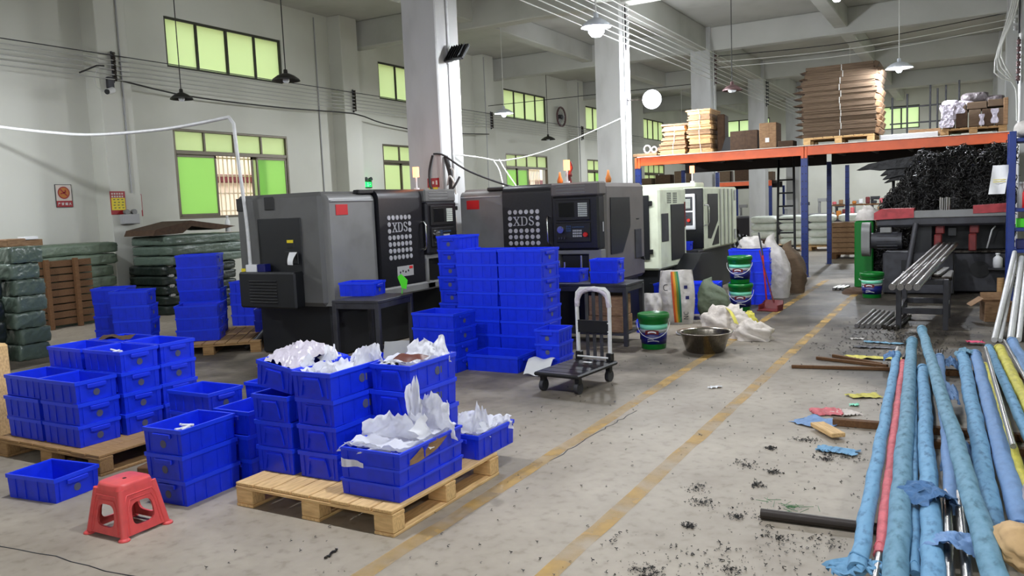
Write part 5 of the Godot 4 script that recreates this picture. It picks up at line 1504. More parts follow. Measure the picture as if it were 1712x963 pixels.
func red_stool():
	var o = thing("stool", "small red plastic step stool on the bare floor in front", "stool", Vector3(-3.965, 0, -2.635), 0.02)
	var H = 0.28
	var hx0 = 0.152; var hz0 = 0.140; var hx1 = 0.105; var hz1 = 0.108   # feet and top half sizes
	# seat with rounded edge and a small hole
	var g = Geo.new()
	var sup = func(a, rx, rz, y): 
		var c = cos(a); var s = sin(a)
		return Vector3(signf(c) * pow(absf(c), 0.42) * rx, y, signf(s) * pow(absf(s), 0.42) * rz)
	var N = 40
	var rows = [[0.10, 0.10, H - 0.001], [0.9, 0.9, H], [0.97, 0.97, H - 0.004], [1.0, 1.0, H - 0.014], [1.04, 1.05, H - 0.035]]
	for r in rows.size() - 1:
		for i in N:
			var a0 = TAU * i / N; var a1 = TAU * (i + 1) / N
			var p = sup.call(a0, hx1 * rows[r][0], hz1 * rows[r][1], rows[r][2]); var p1 = sup.call(a1, hx1 * rows[r][0], hz1 * rows[r][1], rows[r][2])
			var q = sup.call(a0, hx1 * rows[r + 1][0], hz1 * rows[r + 1][1], rows[r + 1][2]); var q1 = sup.call(a1, hx1 * rows[r + 1][0], hz1 * rows[r + 1][1], rows[r + 1][2])
			g.quad(p, q, q1, p1, Vector3(p.x + q.x, 0.25 if r < 2 else 0.02, p.z + q.z) if r > 1 else Vector3.UP, false)
	var seat = part("seat", g, M.red_plastic, o)
	g = Geo.new()
	g.cyl(Vector3(0, H - 0.004, 0), Vector3(0, H + 0.0006, 0), 0.0095, 0.0095, 12)
	part("seat_hole", g, M.black, seat)
	# four flared sides, each with an opening: built as a strip of legs, stepped bands and bottom rail
	for side in 4:
		var along_x = side % 2 == 0
		var s = 1.0 if side < 2 else -1.0
		var hw0 = hx0 if along_x else hz0; var hw1 = hx1 if along_x else hz1
		var d0 = hz0 if along_x else hx0; var d1 = hz1 if along_x else hx1
		var pt = func(u, v, off):   # u -1..1 across, v 0 bottom .. 1 top
			var w = lerpf(hw0, hw1 * 1.02, v); var d = lerpf(d0, d1 * 1.03, v) + off
			return Vector3(u * w, v * (H - 0.03), s * d) if along_x else Vector3(s * d, v * (H - 0.03), u * w)
		var outv = Vector3(0, 0.3, s) if along_x else Vector3(s, 0.3, 0)
		g = Geo.new()
		# outline ring pieces: outer frame to opening
		var hole = []
		for k in 20:
			var a = TAU * k / 20.0
			hole.append(Vector2(0.52 * signf(cos(a)) * pow(absf(cos(a)), 0.6), 0.46 + 0.24 * signf(sin(a)) * pow(absf(sin(a)), 0.6)))
		var outer = []
		for k in 20:
			var h2 = hole[k] - Vector2(0, 0.46)
			var f = 1.0 / maxf(absf(h2.x), 1e-4)
			var fy = (0.54 if h2.y > 0 else 0.40) / maxf(absf(h2.y), 1e-4)
			var q = h2 * minf(f, fy)
			outer.append(Vector2(q.x, 0.46 + q.y))
		for k in 20:
			var j = (k + 1) % 20
			g.quad(pt.call(outer[k].x, outer[k].y, 0.0), pt.call(outer[j].x, outer[j].y, 0.0), pt.call(hole[j].x, hole[j].y, 0.0), pt.call(hole[k].x, hole[k].y, 0.0), outv)
			g.quad(pt.call(outer[k].x, outer[k].y, -0.006), pt.call(outer[j].x, outer[j].y, -0.006), pt.call(hole[j].x, hole[j].y, -0.006), pt.call(hole[k].x, hole[k].y, -0.006), -outv)
			var mid = pt.call(0, 0.46, 0.0) - (pt.call(hole[k].x, hole[k].y, 0.0) + pt.call(hole[j].x, hole[j].y, 0.0)) * 0.5
			g.quad(pt.call(hole[k].x, hole[k].y, 0.0), pt.call(hole[j].x, hole[j].y, 0.0), pt.call(hole[j].x, hole[j].y, -0.012), pt.call(hole[k].x, hole[k].y, -0.012), mid)
		# corner gussets to the ends, so that corners close
		for e in [-1.0, 1.0]:
			var cu = [Vector2(e, 0.06), Vector2(e, 1.0), Vector2(e * 0.99, 1.0), Vector2(e * 0.99, 0.06)]
			g.quad(pt.call(cu[0].x, cu[0].y, 0.0), pt.call(cu[1].x, cu[1].y, 0.0), pt.call(cu[2].x, cu[2].y, 0.001), pt.call(cu[3].x, cu[3].y, 0.001), outv)
		var sp = part("side_panel", g, M.red_plastic, o)
		# stepped ridges over the opening
		for k in 2:
			g = Geo.new()
			var pp = []
			var wv = 0.66 + 0.13 * k; var tv = 0.78 + 0.095 * k
			for c in [Vector2(-wv - 0.04, 0.1), Vector2(-wv, tv - 0.14), Vector2(-wv + 0.12, tv), Vector2(wv - 0.12, tv), Vector2(wv, tv - 0.14), Vector2(wv + 0.04, 0.1)]: pp.append(pt.call(c.x, c.y, 0.0005))
			g.tube(pp, 0.0042, 6)
			part("ridge", g, M.red_plastic, sp)
	# four corner legs with small feet
	for x in [-1, 1]:
		for z in [-1, 1]:
			g = Geo.new()
			var a = Vector3(x * (hx0 - 0.012), 0.004, z * (hz0 - 0.012)); var b = Vector3(x * (hx1 * 1.02 - 0.014), H - 0.03, z * (hz1 * 1.03 - 0.014))
			g.cyl(a, b, 0.021, 0.020, 14)
			g.lathe([Vector2(0.0, 0.0), Vector2(0.030, 0.0), Vector2(0.030, 0.006), Vector2(0.022, 0.014), Vector2(0, 0.014)], 14, Vector3(x * (hx0 - 0.008), 0, z * (hz0 - 0.008)))
			part("leg", g, M.red_plastic, o)

# ---------------------------------------------------------------- middle of the hall
func bucket(label, at, turn, handle_down = true):
	var o = thing("bucket", label, "bucket", at, turn, "green lidded paint buckets")
	var h = 0.40
	var rad = func(y): return lerpf(0.135, 0.165, y / h)
	var box0 = []
	var band = func(called, y0, y1, m, off):
		var g = Geo.new()
		g.lathe([Vector2(rad.call(y0) + off - 0.003, y0), Vector2(rad.call(y0) + off, y0), Vector2(rad.call(y1) + off, y1), Vector2(rad.call(y1) + off - 0.003, y1)], 28)
		return part(called, g, m, box0[0])
	var g = Geo.new()
	g.lathe([Vector2(0, 0), Vector2(0.133, 0), Vector2(0.135, 0.004), Vector2(rad.call(0.36), 0.36)], 28)
	var body = part("body", g, M.green_lid, o)
	box0.append(body)
	band.call("blue_band", 0.06, 0.19, M.navy, 0.0012)
	band.call("grey_band", 0.19, 0.225, M.grey_label, 0.001)
	band.call("mint_band", 0.225, 0.285, M.mint, 0.0012)
	# red and white banner and lines of small print, bent round the front
	var bent = func(called, a0, a1, y0, y1, off, m):
		var gg = Geo.new()
		gg.grid(8, 2, func(u, v):
			var a = lerpf(a0, a1, u); var y = lerpf(y0, y1, v) - 0.012 * pow((u - 0.5) * 2.0, 2.0)
			var r = rad.call(y) + off
			return Vector3(r * sin(a), y, r * cos(a)), false, Vector3.BACK)
		return part(called, gg, m, body)
	bent.call("banner", -0.62, 0.42, 0.178, 0.225, 0.0025, M.red_dark)
	bent.call("banner_text", -0.40, 0.22, 0.196, 0.212, 0.0035, M.white)
	for k in 2:
		bent.call("small_print", -0.45, 0.05 + 0.4 * k, 0.118 - 0.02 * k, 0.128 - 0.02 * k, 0.0025, M.grey_label)
	g = Geo.new()
	g.lathe([Vector2(0.163, 0.285), Vector2(0.166, 0.29), Vector2(0.169, 0.335), Vector2(0.178, 0.34), Vector2(0.180, 0.375), Vector2(0.176, 0.395), Vector2(0.165, 0.40), Vector2(0.160, 0.39), Vector2(0.0, 0.387)], 28)
	part("lid", g, M.green_lid, o)
	g = Geo.new()
	var pth = []
	for k in 15:
		var a = PI * k / 14.0
		pth.append(Vector3(0.182 * cos(a), 0.30 - (0.16 if handle_down else 0.02) * sin(a), 0.02 + 0.18 * sin(a)))
	g.tube(pth, 0.0035, 5)
	part("wire_handle", g, M.white, o)
	return o

func build_middle():
	# hand truck
	var o = thing("hand_truck", "black platform hand truck with a film wrapped folding handle", "trolley", Vector3(-3.11, 0, -6.58), -0.10)
	var g = Geo.new()
	g.cbox(Vector3(0, 0.165, 0), Vector3(0.46, 0.035, 0.74), 0.012)
	var plat = part("platform", g, M.black, o)
	g = Geo.new()
	for i in 5:
		g.box(Vector3(0, 0.1835, -0.28 + 0.14 * i), Vector3(0.40, 0.003, 0.012))
	part("platform_ribs", g, M.mdark, plat)
	for x in [-0.18, 0.18]:
		for z in [-0.28, 0.28]:
			var fork = rbox(o, "fork", Vector3(x, 0.115, z), Vector3(0.05, 0.07, 0.05), M.black, 0.006)
			g = Geo.new()
			g.cyl(Vector3(x - 0.018, 0.055, z), Vector3(x + 0.018, 0.055, z), 0.055, 0.055, 18)
			part("wheel", g, M.iron, fork)
	var hp = []
	for c in [[-0.17, 0.2], [-0.175, 0.75], [-0.165, 0.82], [-0.13, 0.855], [0.0, 0.86], [0.13, 0.855], [0.165, 0.82], [0.175, 0.75], [0.17, 0.2]]: hp.append(Vector3(c[0], c[1], -0.33))
	g = Geo.new()
	g.tube(hp, func(i, t): return 0.019 + 0.002 * sin(t * 3 + i * 5), 10)
	part("handle", g, M.pvc, o)
	var wp = []
	for k in 14:
		var a = PI * (0.02 + 0.96 * k / 13.0)
		wp.append(Vector3(-0.172 * cos(a) * (1.0 if absf(cos(a)) < 0.8 else 1.0), 0.62 + 0.235 * pow(sin(a), 0.45), -0.33))
	g = Geo.new()
	g.tube(wp, func(i, t): return 0.024 + 0.004 * sin(t * 4 + i * 3.7), 9)
	part("film_sleeve", g, M.shrink, o, "crinkled clear film sleeve")
	var cp = rbox(o, "cross_plate", Vector3(0, 0.50, -0.325), Vector3(0.37, 0.12, 0.02), M.black, 0.005)
	for x in [-0.165, 0.165]:
		for y in [0.46, 0.54]:
			g = Geo.new()
			g.cyl(Vector3(x, y, -0.314), Vector3(x, y, -0.310), 0.008, 0.008, 8)
			part("bolt", g, M.white, cp)
		rbox(o, "hinge_bracket", Vector3(x, 0.22, -0.335), Vector3(0.055, 0.08, 0.07), M.black, 0.008)
	g = Geo.new()
	g.cyl(Vector3(-0.165, 0.215, -0.30), Vector3(0.165, 0.215, -0.30), 0.009, 0.009, 8)
	part("lock_bar", g, M.pvc, o)
	for x in [-0.075, 0.0, 0.075]:
		rbox(o, "back_slat", Vector3(x, 0.52, -0.345), Vector3(0.035, 0.62, 0.012), M.iron, 0.003)
	rbox(plat, "platform_label", Vector3(0.0, 0.1835, -0.2), Vector3(0.09, 0.003, 0.04), M.white, 0.001)
	g = Geo.new()
	g.grid(10, 6, func(u, v): return Vector3(0.26 * (u - 0.5), 0.145 - 0.13 * maxf(0.0, v - 0.35) * 1.5 + 0.012 * sin(u * 9), 0.22 * v))
	solo("white_cloth", g, M.white, "white cloth hanging from under the crates beside the hand truck", "cloth", Vector3(-3.68, 0.0, -7.02), 0.1)
	# buckets
	bucket("green lidded bucket with mint and navy bands, nearest, right of the long bench", Vector3(-3.10, 0, -8.62), 0.3)
	bucket("lower of the two piled green lidded buckets", Vector3(-2.93, 0, -11.92), 0.25)
	bucket("upper of the two piled green lidded buckets", Vector3(-2.94, 0.402, -11.93), 0.1)
	bucket("green lidded bucket almost hidden between striped sack and green sack", Vector3(-3.48, 0, -10.85), 0.2)
	bucket("green lidded bucket standing alone left of the saw table", Vector3(-1.34, 0, -13.78), -0.1, false)
	# basin
	o = thing("basin", "wide stainless steel basin on the floor in front of the sacks", "basin", Vector3(-2.50, 0, -8.58))
	g = Geo.new()
	g.lathe([Vector2(0, 0.004), Vector2(0.19, 0.0), Vector2(0.205, 0.012), Vector2(0.262, 0.20), Vector2(0.272, 0.212), Vector2(0.30, 0.214), Vector2(0.304, 0.219), Vector2(0.30, 0.223), Vector2(0.268, 0.220), Vector2(0.256, 0.20), Vector2(0.20, 0.018), Vector2(0.0, 0.012)], 48)
	part("bowl", g, M.basin, o)
	# striped sack
	var sk = sack_upright(0.46, 0.72, 0.26, 5)
	o = thing("striped_sack", "upright white woven sack with orange yellow and green stripes", "sack", Vector3(-3.42, 0, -10.45), 0.45)
	var bag = part("bag", sk, M.sack, o)
	var st = [[-0.075, mat(Color(0.72, 0.28, 0.08), 0.7)], [-0.048, mat(Color(0.80, 0.52, 0.08), 0.7)], [-0.02, mat(Color(0.40, 0.48, 0.10), 0.7)], [0.006, mat(Color(0.10, 0.42, 0.30), 0.7)]]
	for s in st:
		g = Geo.new()
		var x0 = s[0]
		g.grid(2, 18, func(u, v):
			var p = sack_front((x0 + 0.027 * u) / 0.23 + 0.16 * (0.5 - v), 0.04 + 0.94 * v, 0.46, 0.72, 0.26, 5)
			return p + Vector3(0, 0, 0.004), false, Vector3.BACK)
		part("stripe", g, s[1], bag)
	text_part(bag, "letter", "C", 0.12, 0.003, M.iron, Vector3(-0.165, 0.5, 0.120), Basis(), false)
	text_part(bag, "letter", "NC", 0.085, 0.003, M.iron, Vector3(0.10, 0.12, 0.137), Basis(Vector3(0, 0, 1), PI / 2), false)
	for p in [[0.10, 0.50], [0.12, 0.36], [-0.10, 0.28]]:
		rbox(bag, "printed_mark", Vector3(p[0], p[1], 0.134), Vector3(0.045, 0.045, 0.004), M.navy, 0.001)
	solo("green_sack", leaning_sack(0.42, 0.52, 0.34, 6), M.sack_green, "dull green sack slumped beside the striped sack", "sack", Vector3(-3.06, 0, -11.0), 0.3)
	solo("small_sack", sack_upright(0.3, 0.42, 0.22, 11), M.sack, "small sack between bench leg and striped sack", "sack", Vector3(-3.72, 0, -10.3), 0.2)
	solo("crumpled_sack", mound_geo(0.34, 0.34, 0.28, 21, 30, 16, 0.16), M.sack_clean, "crumpled white woven sack lying behind the basin", "sack", Vector3(-2.58, 0, -9.75), 0.2)
	g = Geo.new()
	g.grid(3, 14, func(u, v): return Vector3(0.05 * u, 0, 0) + Vector3(-0.02 + 0.14 * v, 0.345 - 0.16 * v * v - 0.02 * u, 0.02 + 0.27 * v))
	solo("sack_stripe", g, M.wrap_yellow, "yellow and green print strip on the crumpled white sack", "print", Vector3(-2.58, 0.0, -9.72), 0.2)
	solo("crumpled_sack", mound_geo(0.26, 0.2, 0.18, 27, 24, 12, 0.2), M.sack_clean, "flattened white sack end trailing right of the crumpled one", "sack", Vector3(-2.22, 0, -9.5), -0.3)
	solo("white_sheet", sack_geo(0.4, 0.05, 0.2, 31), M.white, "low white folded sheet behind the basin", "sheet", Vector3(-2.95, 0, -9.6), 0.1)
	solo("colour_bag", mound_geo(0.12, 0.2, 0.1, 35, 14, 8, 0.2), M.wrap_yellow, "small yellow and red bag behind the crumpled sack", "bag", Vector3(-2.45, 0, -10.35))
	solo("brown_paper", mound_geo(0.2, 0.14, 0.14, 37, 14, 8, 0.3), M.card, "crumpled brown paper in the crates before the cream machines", "paper", Vector3(-3.78, 0.455, -11.35), 0.4)
	# red broom and dustpan by the piled buckets
	o = thing("dustpan", "long handled red dustpan standing right of the piled buckets", "dustpan", Vector3(-2.50, 0, -12.02), -0.2)
	g = Geo.new()
	g.prism([Vector2(-0.15, 0.0), Vector2(0.15, 0.0), Vector2(0.13, 0.15), Vector2(-0.13, 0.15)], 0.02, Transform3D(Basis(Vector3(1, 0, 0), -0.5), Vector3(0, 0.01, 0)))
	g.box(Vector3(0, 0.012, 0.10), Vector3(0.30, 0.014, 0.2))
	for x in [-0.14, 0.14]: g.box(Vector3(x, 0.05, 0.06), Vector3(0.012, 0.08, 0.18))
	part("pan", g, M.red_dark, o)
	g = Geo.new()
	g.cyl(Vector3(0, 0.12, -0.04), Vector3(-0.26, 0.86, -0.16), 0.011, 0.011, 8)
	part("handle", g, M.red_dark, o)
	o = thing("broom", "red broom leaning on the blue crates behind the dustpan", "broom", Vector3(-2.62, 0, -12.2), 0.1)
	g = Geo.new()
	g.cyl(Vector3(0, 0.1, 0), Vector3(-0.06, 0.78, -0.1), 0.012, 0.012, 8)
	part("handle", g, M.red, o)
	g = Geo.new()
	g.cyl(Vector3(-0.06, 0.78, -0.1), Vector3(-0.12, 1.12, -0.14), 0.013, 0.012, 8)
	part("grip", g, M.iron, o)
	g = Geo.new()
	g.prism([Vector2(-0.12, 0), Vector2(0.12, 0), Vector2(0.03, 0.12), Vector2(-0.03, 0.12)], 0.05, Transform3D(Basis(), Vector3(0, 0.001, 0.02)))
	part("brush", g, M.red_dark, o)
	# cartons on the bench shelf, things on the bench
	solo("brown_carton", carton_geo(0.42, 0.24, 0.3), M.card, "upper brown carton on the long bench's lower shelf", "carton", Vector3(-3.72, 0.335, -8.85), 0.05)
	solo("brown_carton", carton_geo(0.44, 0.19, 0.32), M.card, "lower brown carton on the long bench's lower shelf", "carton", Vector3(-3.72, 0.1415, -8.85))
	for i in 4:
		g = Geo.new()
		g.cyl(Vector3(), Vector3(0, [0.24, 0.22, 0.12, 0.3][i], 0), 0.014, 0.014, 10)
		solo("steel_pin", g, M.chrome, "upright bright rod on the long bench before the second machine", "rod", Vector3(-4.48 + [0.0, 0.07, 0.12, 0.3][i], 0.7205, -9.08), 0, "rods on the long bench")
	g = Geo.new()
	g.prism([Vector2(0, 0), Vector2(0.05, -0.02), Vector2(0.07, 0.08), Vector2(0.0, 0.15), Vector2(-0.04, 0.12)], 0.012)
	g.cyl(Vector3(0, -0.07, -0.006), Vector3(0.01, 0.02, -0.006), 0.005, 0.005, 6)
	solo("lime_tag", g, M.lime, "lime green plastic tag standing at the bench's far corner", "tag", Vector3(-5.42, 0.821, -7.06), 0.4)
	# things heaped before and behind crates at the cream machines
	solo("sack_heap", mound_geo(0.2, 0.17, 0.18, 44, 18, 10, 0.2), M.sack, "pale torn sack on top of the crates behind the buckets", "sack", Vector3(-2.98, 0.86, -12.85))
	solo("grey_sack", leaning_sack(0.42, 0.95, 0.4, 15), M.sack, "tall grey sack right of the crates behind the buckets", "sack", Vector3(-2.75, 0, -13.6), 0.2)
	solo("grey_sack", leaning_sack(0.4, 0.8, 0.35, 19), M.card_grey, "grey brown sack behind the tall grey sack", "sack", Vector3(-2.62, 0, -14.3), -0.1)

func sack_front(u, v, w, h, d, seed_):
	# point on the front of an upright sack; u -1..1 across, v 0..1 up
	var nz = 0.02 * sin(u * 7.0 + seed_) * sin(v * 9.0 + seed_)
	var bulge = pow(maxf(0.0, 1.0 - pow(absf(u), 2.6)), 0.5)
	var prof = 0.75 + 0.5 * sin(PI * clampf(v * 0.9 + 0.08, 0, 1)) - 0.35 * pow(v, 5.0)
	return Vector3(u * w * 0.5 * (0.90 + 0.14 * sin(PI * v)), v * h, d * 0.5 * bulge * prof * 0.85 + nz)

func sack_upright(w, h, d, seed_):
	var g = Geo.new()
	for s in [1.0, -1.0]:
		g.grid(18, 18, func(u, v):
			var p = sack_front((u - 0.5) * 2.0, v, w, h, d, seed_)
			return Vector3(p.x, p.y, p.z * s), false, Vector3(0, 0, s))
	g.grid(10, 2, func(u, v):
		var p = sack_front((u - 0.5) * 2.0, 0.995, w, h, d, seed_)
		return Vector3(p.x, p.y - 0.02 * sin(v * PI), p.z * (v - 0.5) * 2.0))
	return g

func leaning_sack(w, h, d, seed_):
	var n = FastNoiseLite.new(); n.seed = seed_; n.frequency = 2.5
	var g = Geo.new()
	g.grid(24, 16, func(u, v):
		var a = TAU * u
		var r = pow(maxf(0.0, 1.0 - pow(v, 9.0)), 0.5) * (0.86 + 0.2 * sin(PI * minf(1.0, v * 1.2)))
		var dir = Vector3(signf(cos(a)) * pow(absf(cos(a)), 0.65), 0, signf(sin(a)) * pow(absf(sin(a)), 0.65))
		var k = 1.0 + 0.22 * n.get_noise_3d(dir.x, v * 1.4, dir.z) + 0.06 * n.get_noise_3d(dir.x * 5, v * 5, dir.z * 5)
		return Vector3(dir.x * w * 0.5 * r * k - 0.08 * w * v, h * v * (1.0 + 0.12 * dir.x * -v), dir.z * d * 0.5 * r * k), false, Vector3(1, 0, 0))
	return g

# ---------------------------------------------------------------- left side: film wrapped bundles
func bundle(called, label, at, turn, s, m, seed_, group):
	var n = FastNoiseLite.new(); n.seed = seed_; n.frequency = 1.5
	var g = Geo.new()
	var nu = 14; var nv = 8
	for face in 5:
		g.grid(nu, nv, func(u, v):
			var x = u - 0.5; var y = v - 0.5
			var p = [Vector3(x, y, 0.5), Vector3(-x, y, -0.5), Vector3(0.5, y, -x), Vector3(-0.5, y, x), Vector3(x, 0.5, -y)][face]
			# round the edges a little and ripple the film
			var q = p * 2.0
			var l = pow(pow(absf(q.x), 12.0) + pow(absf(q.y), 12.0) + pow(absf(q.z), 12.0), 1.0 / 12.0)
			q /= maxf(l, 0.001)
			var k = n.get_noise_3dv(q * 2.3 + Vector3(seed_, 0, 0))
			return Vector3(q.x * s.x * 0.5, (q.y + 1.0) * s.y * 0.5, q.z * s.z * 0.5) + q * 0.014 * k, false, [Vector3(0, 0, 1), Vector3(0, 0, -1), Vector3(1, 0, 0), Vector3(-1, 0, 0), Vector3(0, 1, 0)][face])
	return solo(called, g, m, label, "bundle", at, turn, group)

func build_left():
	var ord = ["lowest", "second from the floor", "third from the floor", "middle", "third from the top", "second from the top", "topmost"]
	# near stack of seven
	for i in 7:
		bundle("wrapped_bundle", "green film wrapped bundle, %s of the stack at the left edge" % ord[i], Vector3(-10.38 + 0.02 * sin(i * 2.3) + (0.04 if i == 2 else 0.0), 0.202 * i, -5.72 + 0.03 * sin(i * 4.1)), 0.08 * sin(i * 3.0), Vector3(0.45, 0.2, 0.40), M.film, 3 + i, "film wrapped bundles in the front left stack")
	for i in 4:
		bundle("wrapped_bundle", "green film wrapped bundle cut by the left edge, %s" % ["lowest", "second", "third", "topmost"][i], Vector3(-10.50, 0.262 * i, -5.18), 0.1, Vector3(0.6, 0.26, 0.5), M.film_dark, 23 + i, "film wrapped bundles cut by the left edge")
	solo("cardboard_piece", box_geo(Vector3(0.3, 0.1, 0.3), 0.01), M.card, "brown cardboard piece on the bundles at the left edge", "cardboard", Vector3(-10.55, 1.46, -5.72), 0.3)
	# long bundles along the wall
	for i in 7:
		bundle("long_bundle", "long green film wrapped bundle by the wall pillar, %s" % ord[i], Vector3(-13.15, 0.192 * i, -7.55 + 0.05 * sin(i * 2.0) - 0.02 * i), 0.0, Vector3(0.62, 0.19, 2.3), M.film_grey, 43 + i, "long wrapped bundles left of the pillar")
	solo("flat_carton", carton_geo(0.4, 0.1, 0.7), M.card, "reddish flat carton lying on the long bundles by the wall", "cardboard", Vector3(-13.1, 1.352, -7.2))
	solo("white_slab", box_geo(Vector3(0.2, 0.05, 0.22), 0.01), M.white, "small white slab in front of the flat carton on the bundles", "slab", Vector3(-12.95, 1.478, -7.35))
	# slatted frame leaning on them
	var o = thing("slatted_frame", "brown slatted wooden frame with two posts leaning on the long bundles", "frame", Vector3(-12.72, 0, -7.72))
	for z in [-0.22, 0.26]:
		rbox(o, "post", Vector3(0, 0.56, z), Vector3(0.07, 1.12, 0.07), M.wood_old, 0.006)
	for i in 9:
		rbox(o, "slat", Vector3(-0.05, 0.1 + 0.118 * i, -0.02), Vector3(0.025, 0.10, 1.0), M.wood_old_z, 0.004)
	# dark bundles by the window
	var o8 = ["lowest", "second lowest", "third lowest", "fourth lowest", "fourth from top", "third from top", "second from top", "topmost"]
	for i in 8:
		var tp = i >= 5
		bundle("long_bundle", "dark green wrapped bundle below the big window, %s" % o8[i], Vector3(-12.75 + (0.1 if tp else 0.0) , 0.175 * i, -10.05 - (0.1 if tp else 0.0)), 0.12 if tp else 0.05, Vector3(1.0, 0.172, 1.9 if tp else 1.7), M.film if tp else M.film_dark, 63 + i, "wrapped bundles below the window")
	for i in 4:
		for j in 2:
			solo("tube_end", tube_end(), M.grey_label, "pale round tube end among the dark bundles below the window", "tube", Vector3(-12.26, 0.35 + 0.17 * i, -9.55 + 0.18 * j), PI / 2, "pale tube ends in the dark bundles")
	var g = Geo.new()
	g.prism([Vector2(-0.9, 0), Vector2(-0.85, 0.10), Vector2(-0.1, 0.24), Vector2(0.9, 0.10), Vector2(0.5, 0.05), Vector2(-0.1, 0.14), Vector2(-0.3, 0.02)], 0.8, Transform3D(Basis(Vector3.UP, PI / 2), Vector3(0.4, 0, 0)))
	solo("folded_carton", g, M.card_dark, "big dark folded carton lying on the bundles below the window", "cardboard", Vector3(-12.6, 1.41, -9.95))
	solo("glue_bottle", bottle_geo(0.045, 0.3), M.white, "white bottle with blue label on the bundles below the window", "bottle", Vector3(-12.3, 1.41, -10.75))
	solo("green_crate", carton_geo(0.5, 1.2, 0.4), M.green_lid, "dark green box behind the tall crate stack", "box", Vector3(-9.35, 0.0, -9.6))
	# pallet that bears the tall crates
	pallet("pallet", "wooden pallet under the tall crate stack beside the nearest machine", Vector3(-8.55, 0, -7.22), 0.66, Vector3(1.25, 0.14, 1.5), M.wood_grey, 9)
	# grey hand pallet jack arm dark by the machine's base
	g = Geo.new()
	g.tube([Vector3(0, 0.05, 0), Vector3(0.12, 0.12, -0.1), Vector3(0.3, 0.36, -0.25)], 0.05, 8)
	solo("jack_lever", g, M.black, "black lever leaning against the nearest machine's base", "lever", Vector3(-7.86, 0.0, -7.0))

func tube_end():
	var g = Geo.new()
	g.cyl(Vector3(0, 0, -0.03), Vector3(0, 0, 0.03), 0.05, 0.05, 14)
	g.cyl(Vector3(0, 0, 0.03), Vector3(0, 0, 0.036), 0.035, 0.03, 12)
	return g

func bottle_geo(r, h):
	var g = Geo.new()
	g.lathe([Vector2(0, 0), Vector2(r, 0), Vector2(r, h * 0.62), Vector2(r * 0.8, h * 0.72), Vector2(r * 0.4, h * 0.8), Vector2(r * 0.4, h * 0.9), Vector2(r * 0.5, h * 0.9), Vector2(r * 0.5, h), Vector2(0, h)], 14)
	return g

# ---------------------------------------------------------------- right foreground: wrapped bars
func wrapped_bar(label, a, b, r0, r1, m, seed_, squash = 0.85):
	var n = FastNoiseLite.new(); n.seed = seed_; n.frequency = 1.0
	var c = Vector3(a.x, 0, a.z)
	var o = thing("wrapped_bar", label, "bar", Vector3(a.x, 0, a.z), 0, "cloth wrapped bars in the right foreground")
	var path = []
	var N = 54
	for i in N + 1:
		var t = float(i) / N
		path.append(a.lerp(b, t) - c + Vector3(0.010 * n.get_noise_1d(t * 7.0), 0.003 * n.get_noise_1d(t * 9.0 + 50.0), 0))
	var g = Geo.new()
	g.tube(path, func(i, t):
		var s = float(i) / N
		var r = lerpf(r0, r1, s)
		return r * (1.0 + 0.07 * n.get_noise_2d(i * 0.45, t * 1.2) + 0.05 * n.get_noise_2d(i * 2.0 + 90.0, t * 2.5) + 0.015 * signf(sin(i * 1.9 + seed_))), 14, squash)
	part("wrapping", g, m, o)
	# knots of cloth at both ends
	for e in 2:
		var at = path[1 if e == 0 else N - 1]
		var r = r0 if e == 0 else r1
		g = Geo.new()
		var ring = []
		for k in 13:
			var a2 = TAU * k / 12.0
			ring.append(at + Vector3(r * 1.02 * cos(a2), r * squash * 1.02 * sin(a2), 0.02 * sin(a2 * 2.0 + seed_)))
		g.tube(ring, func(i, t): return r * (0.16 + 0.05 * sin(i * 2.7 + t * 3.0)), 6, 1.0, false)
		part("tie", g, m, o)
	return o

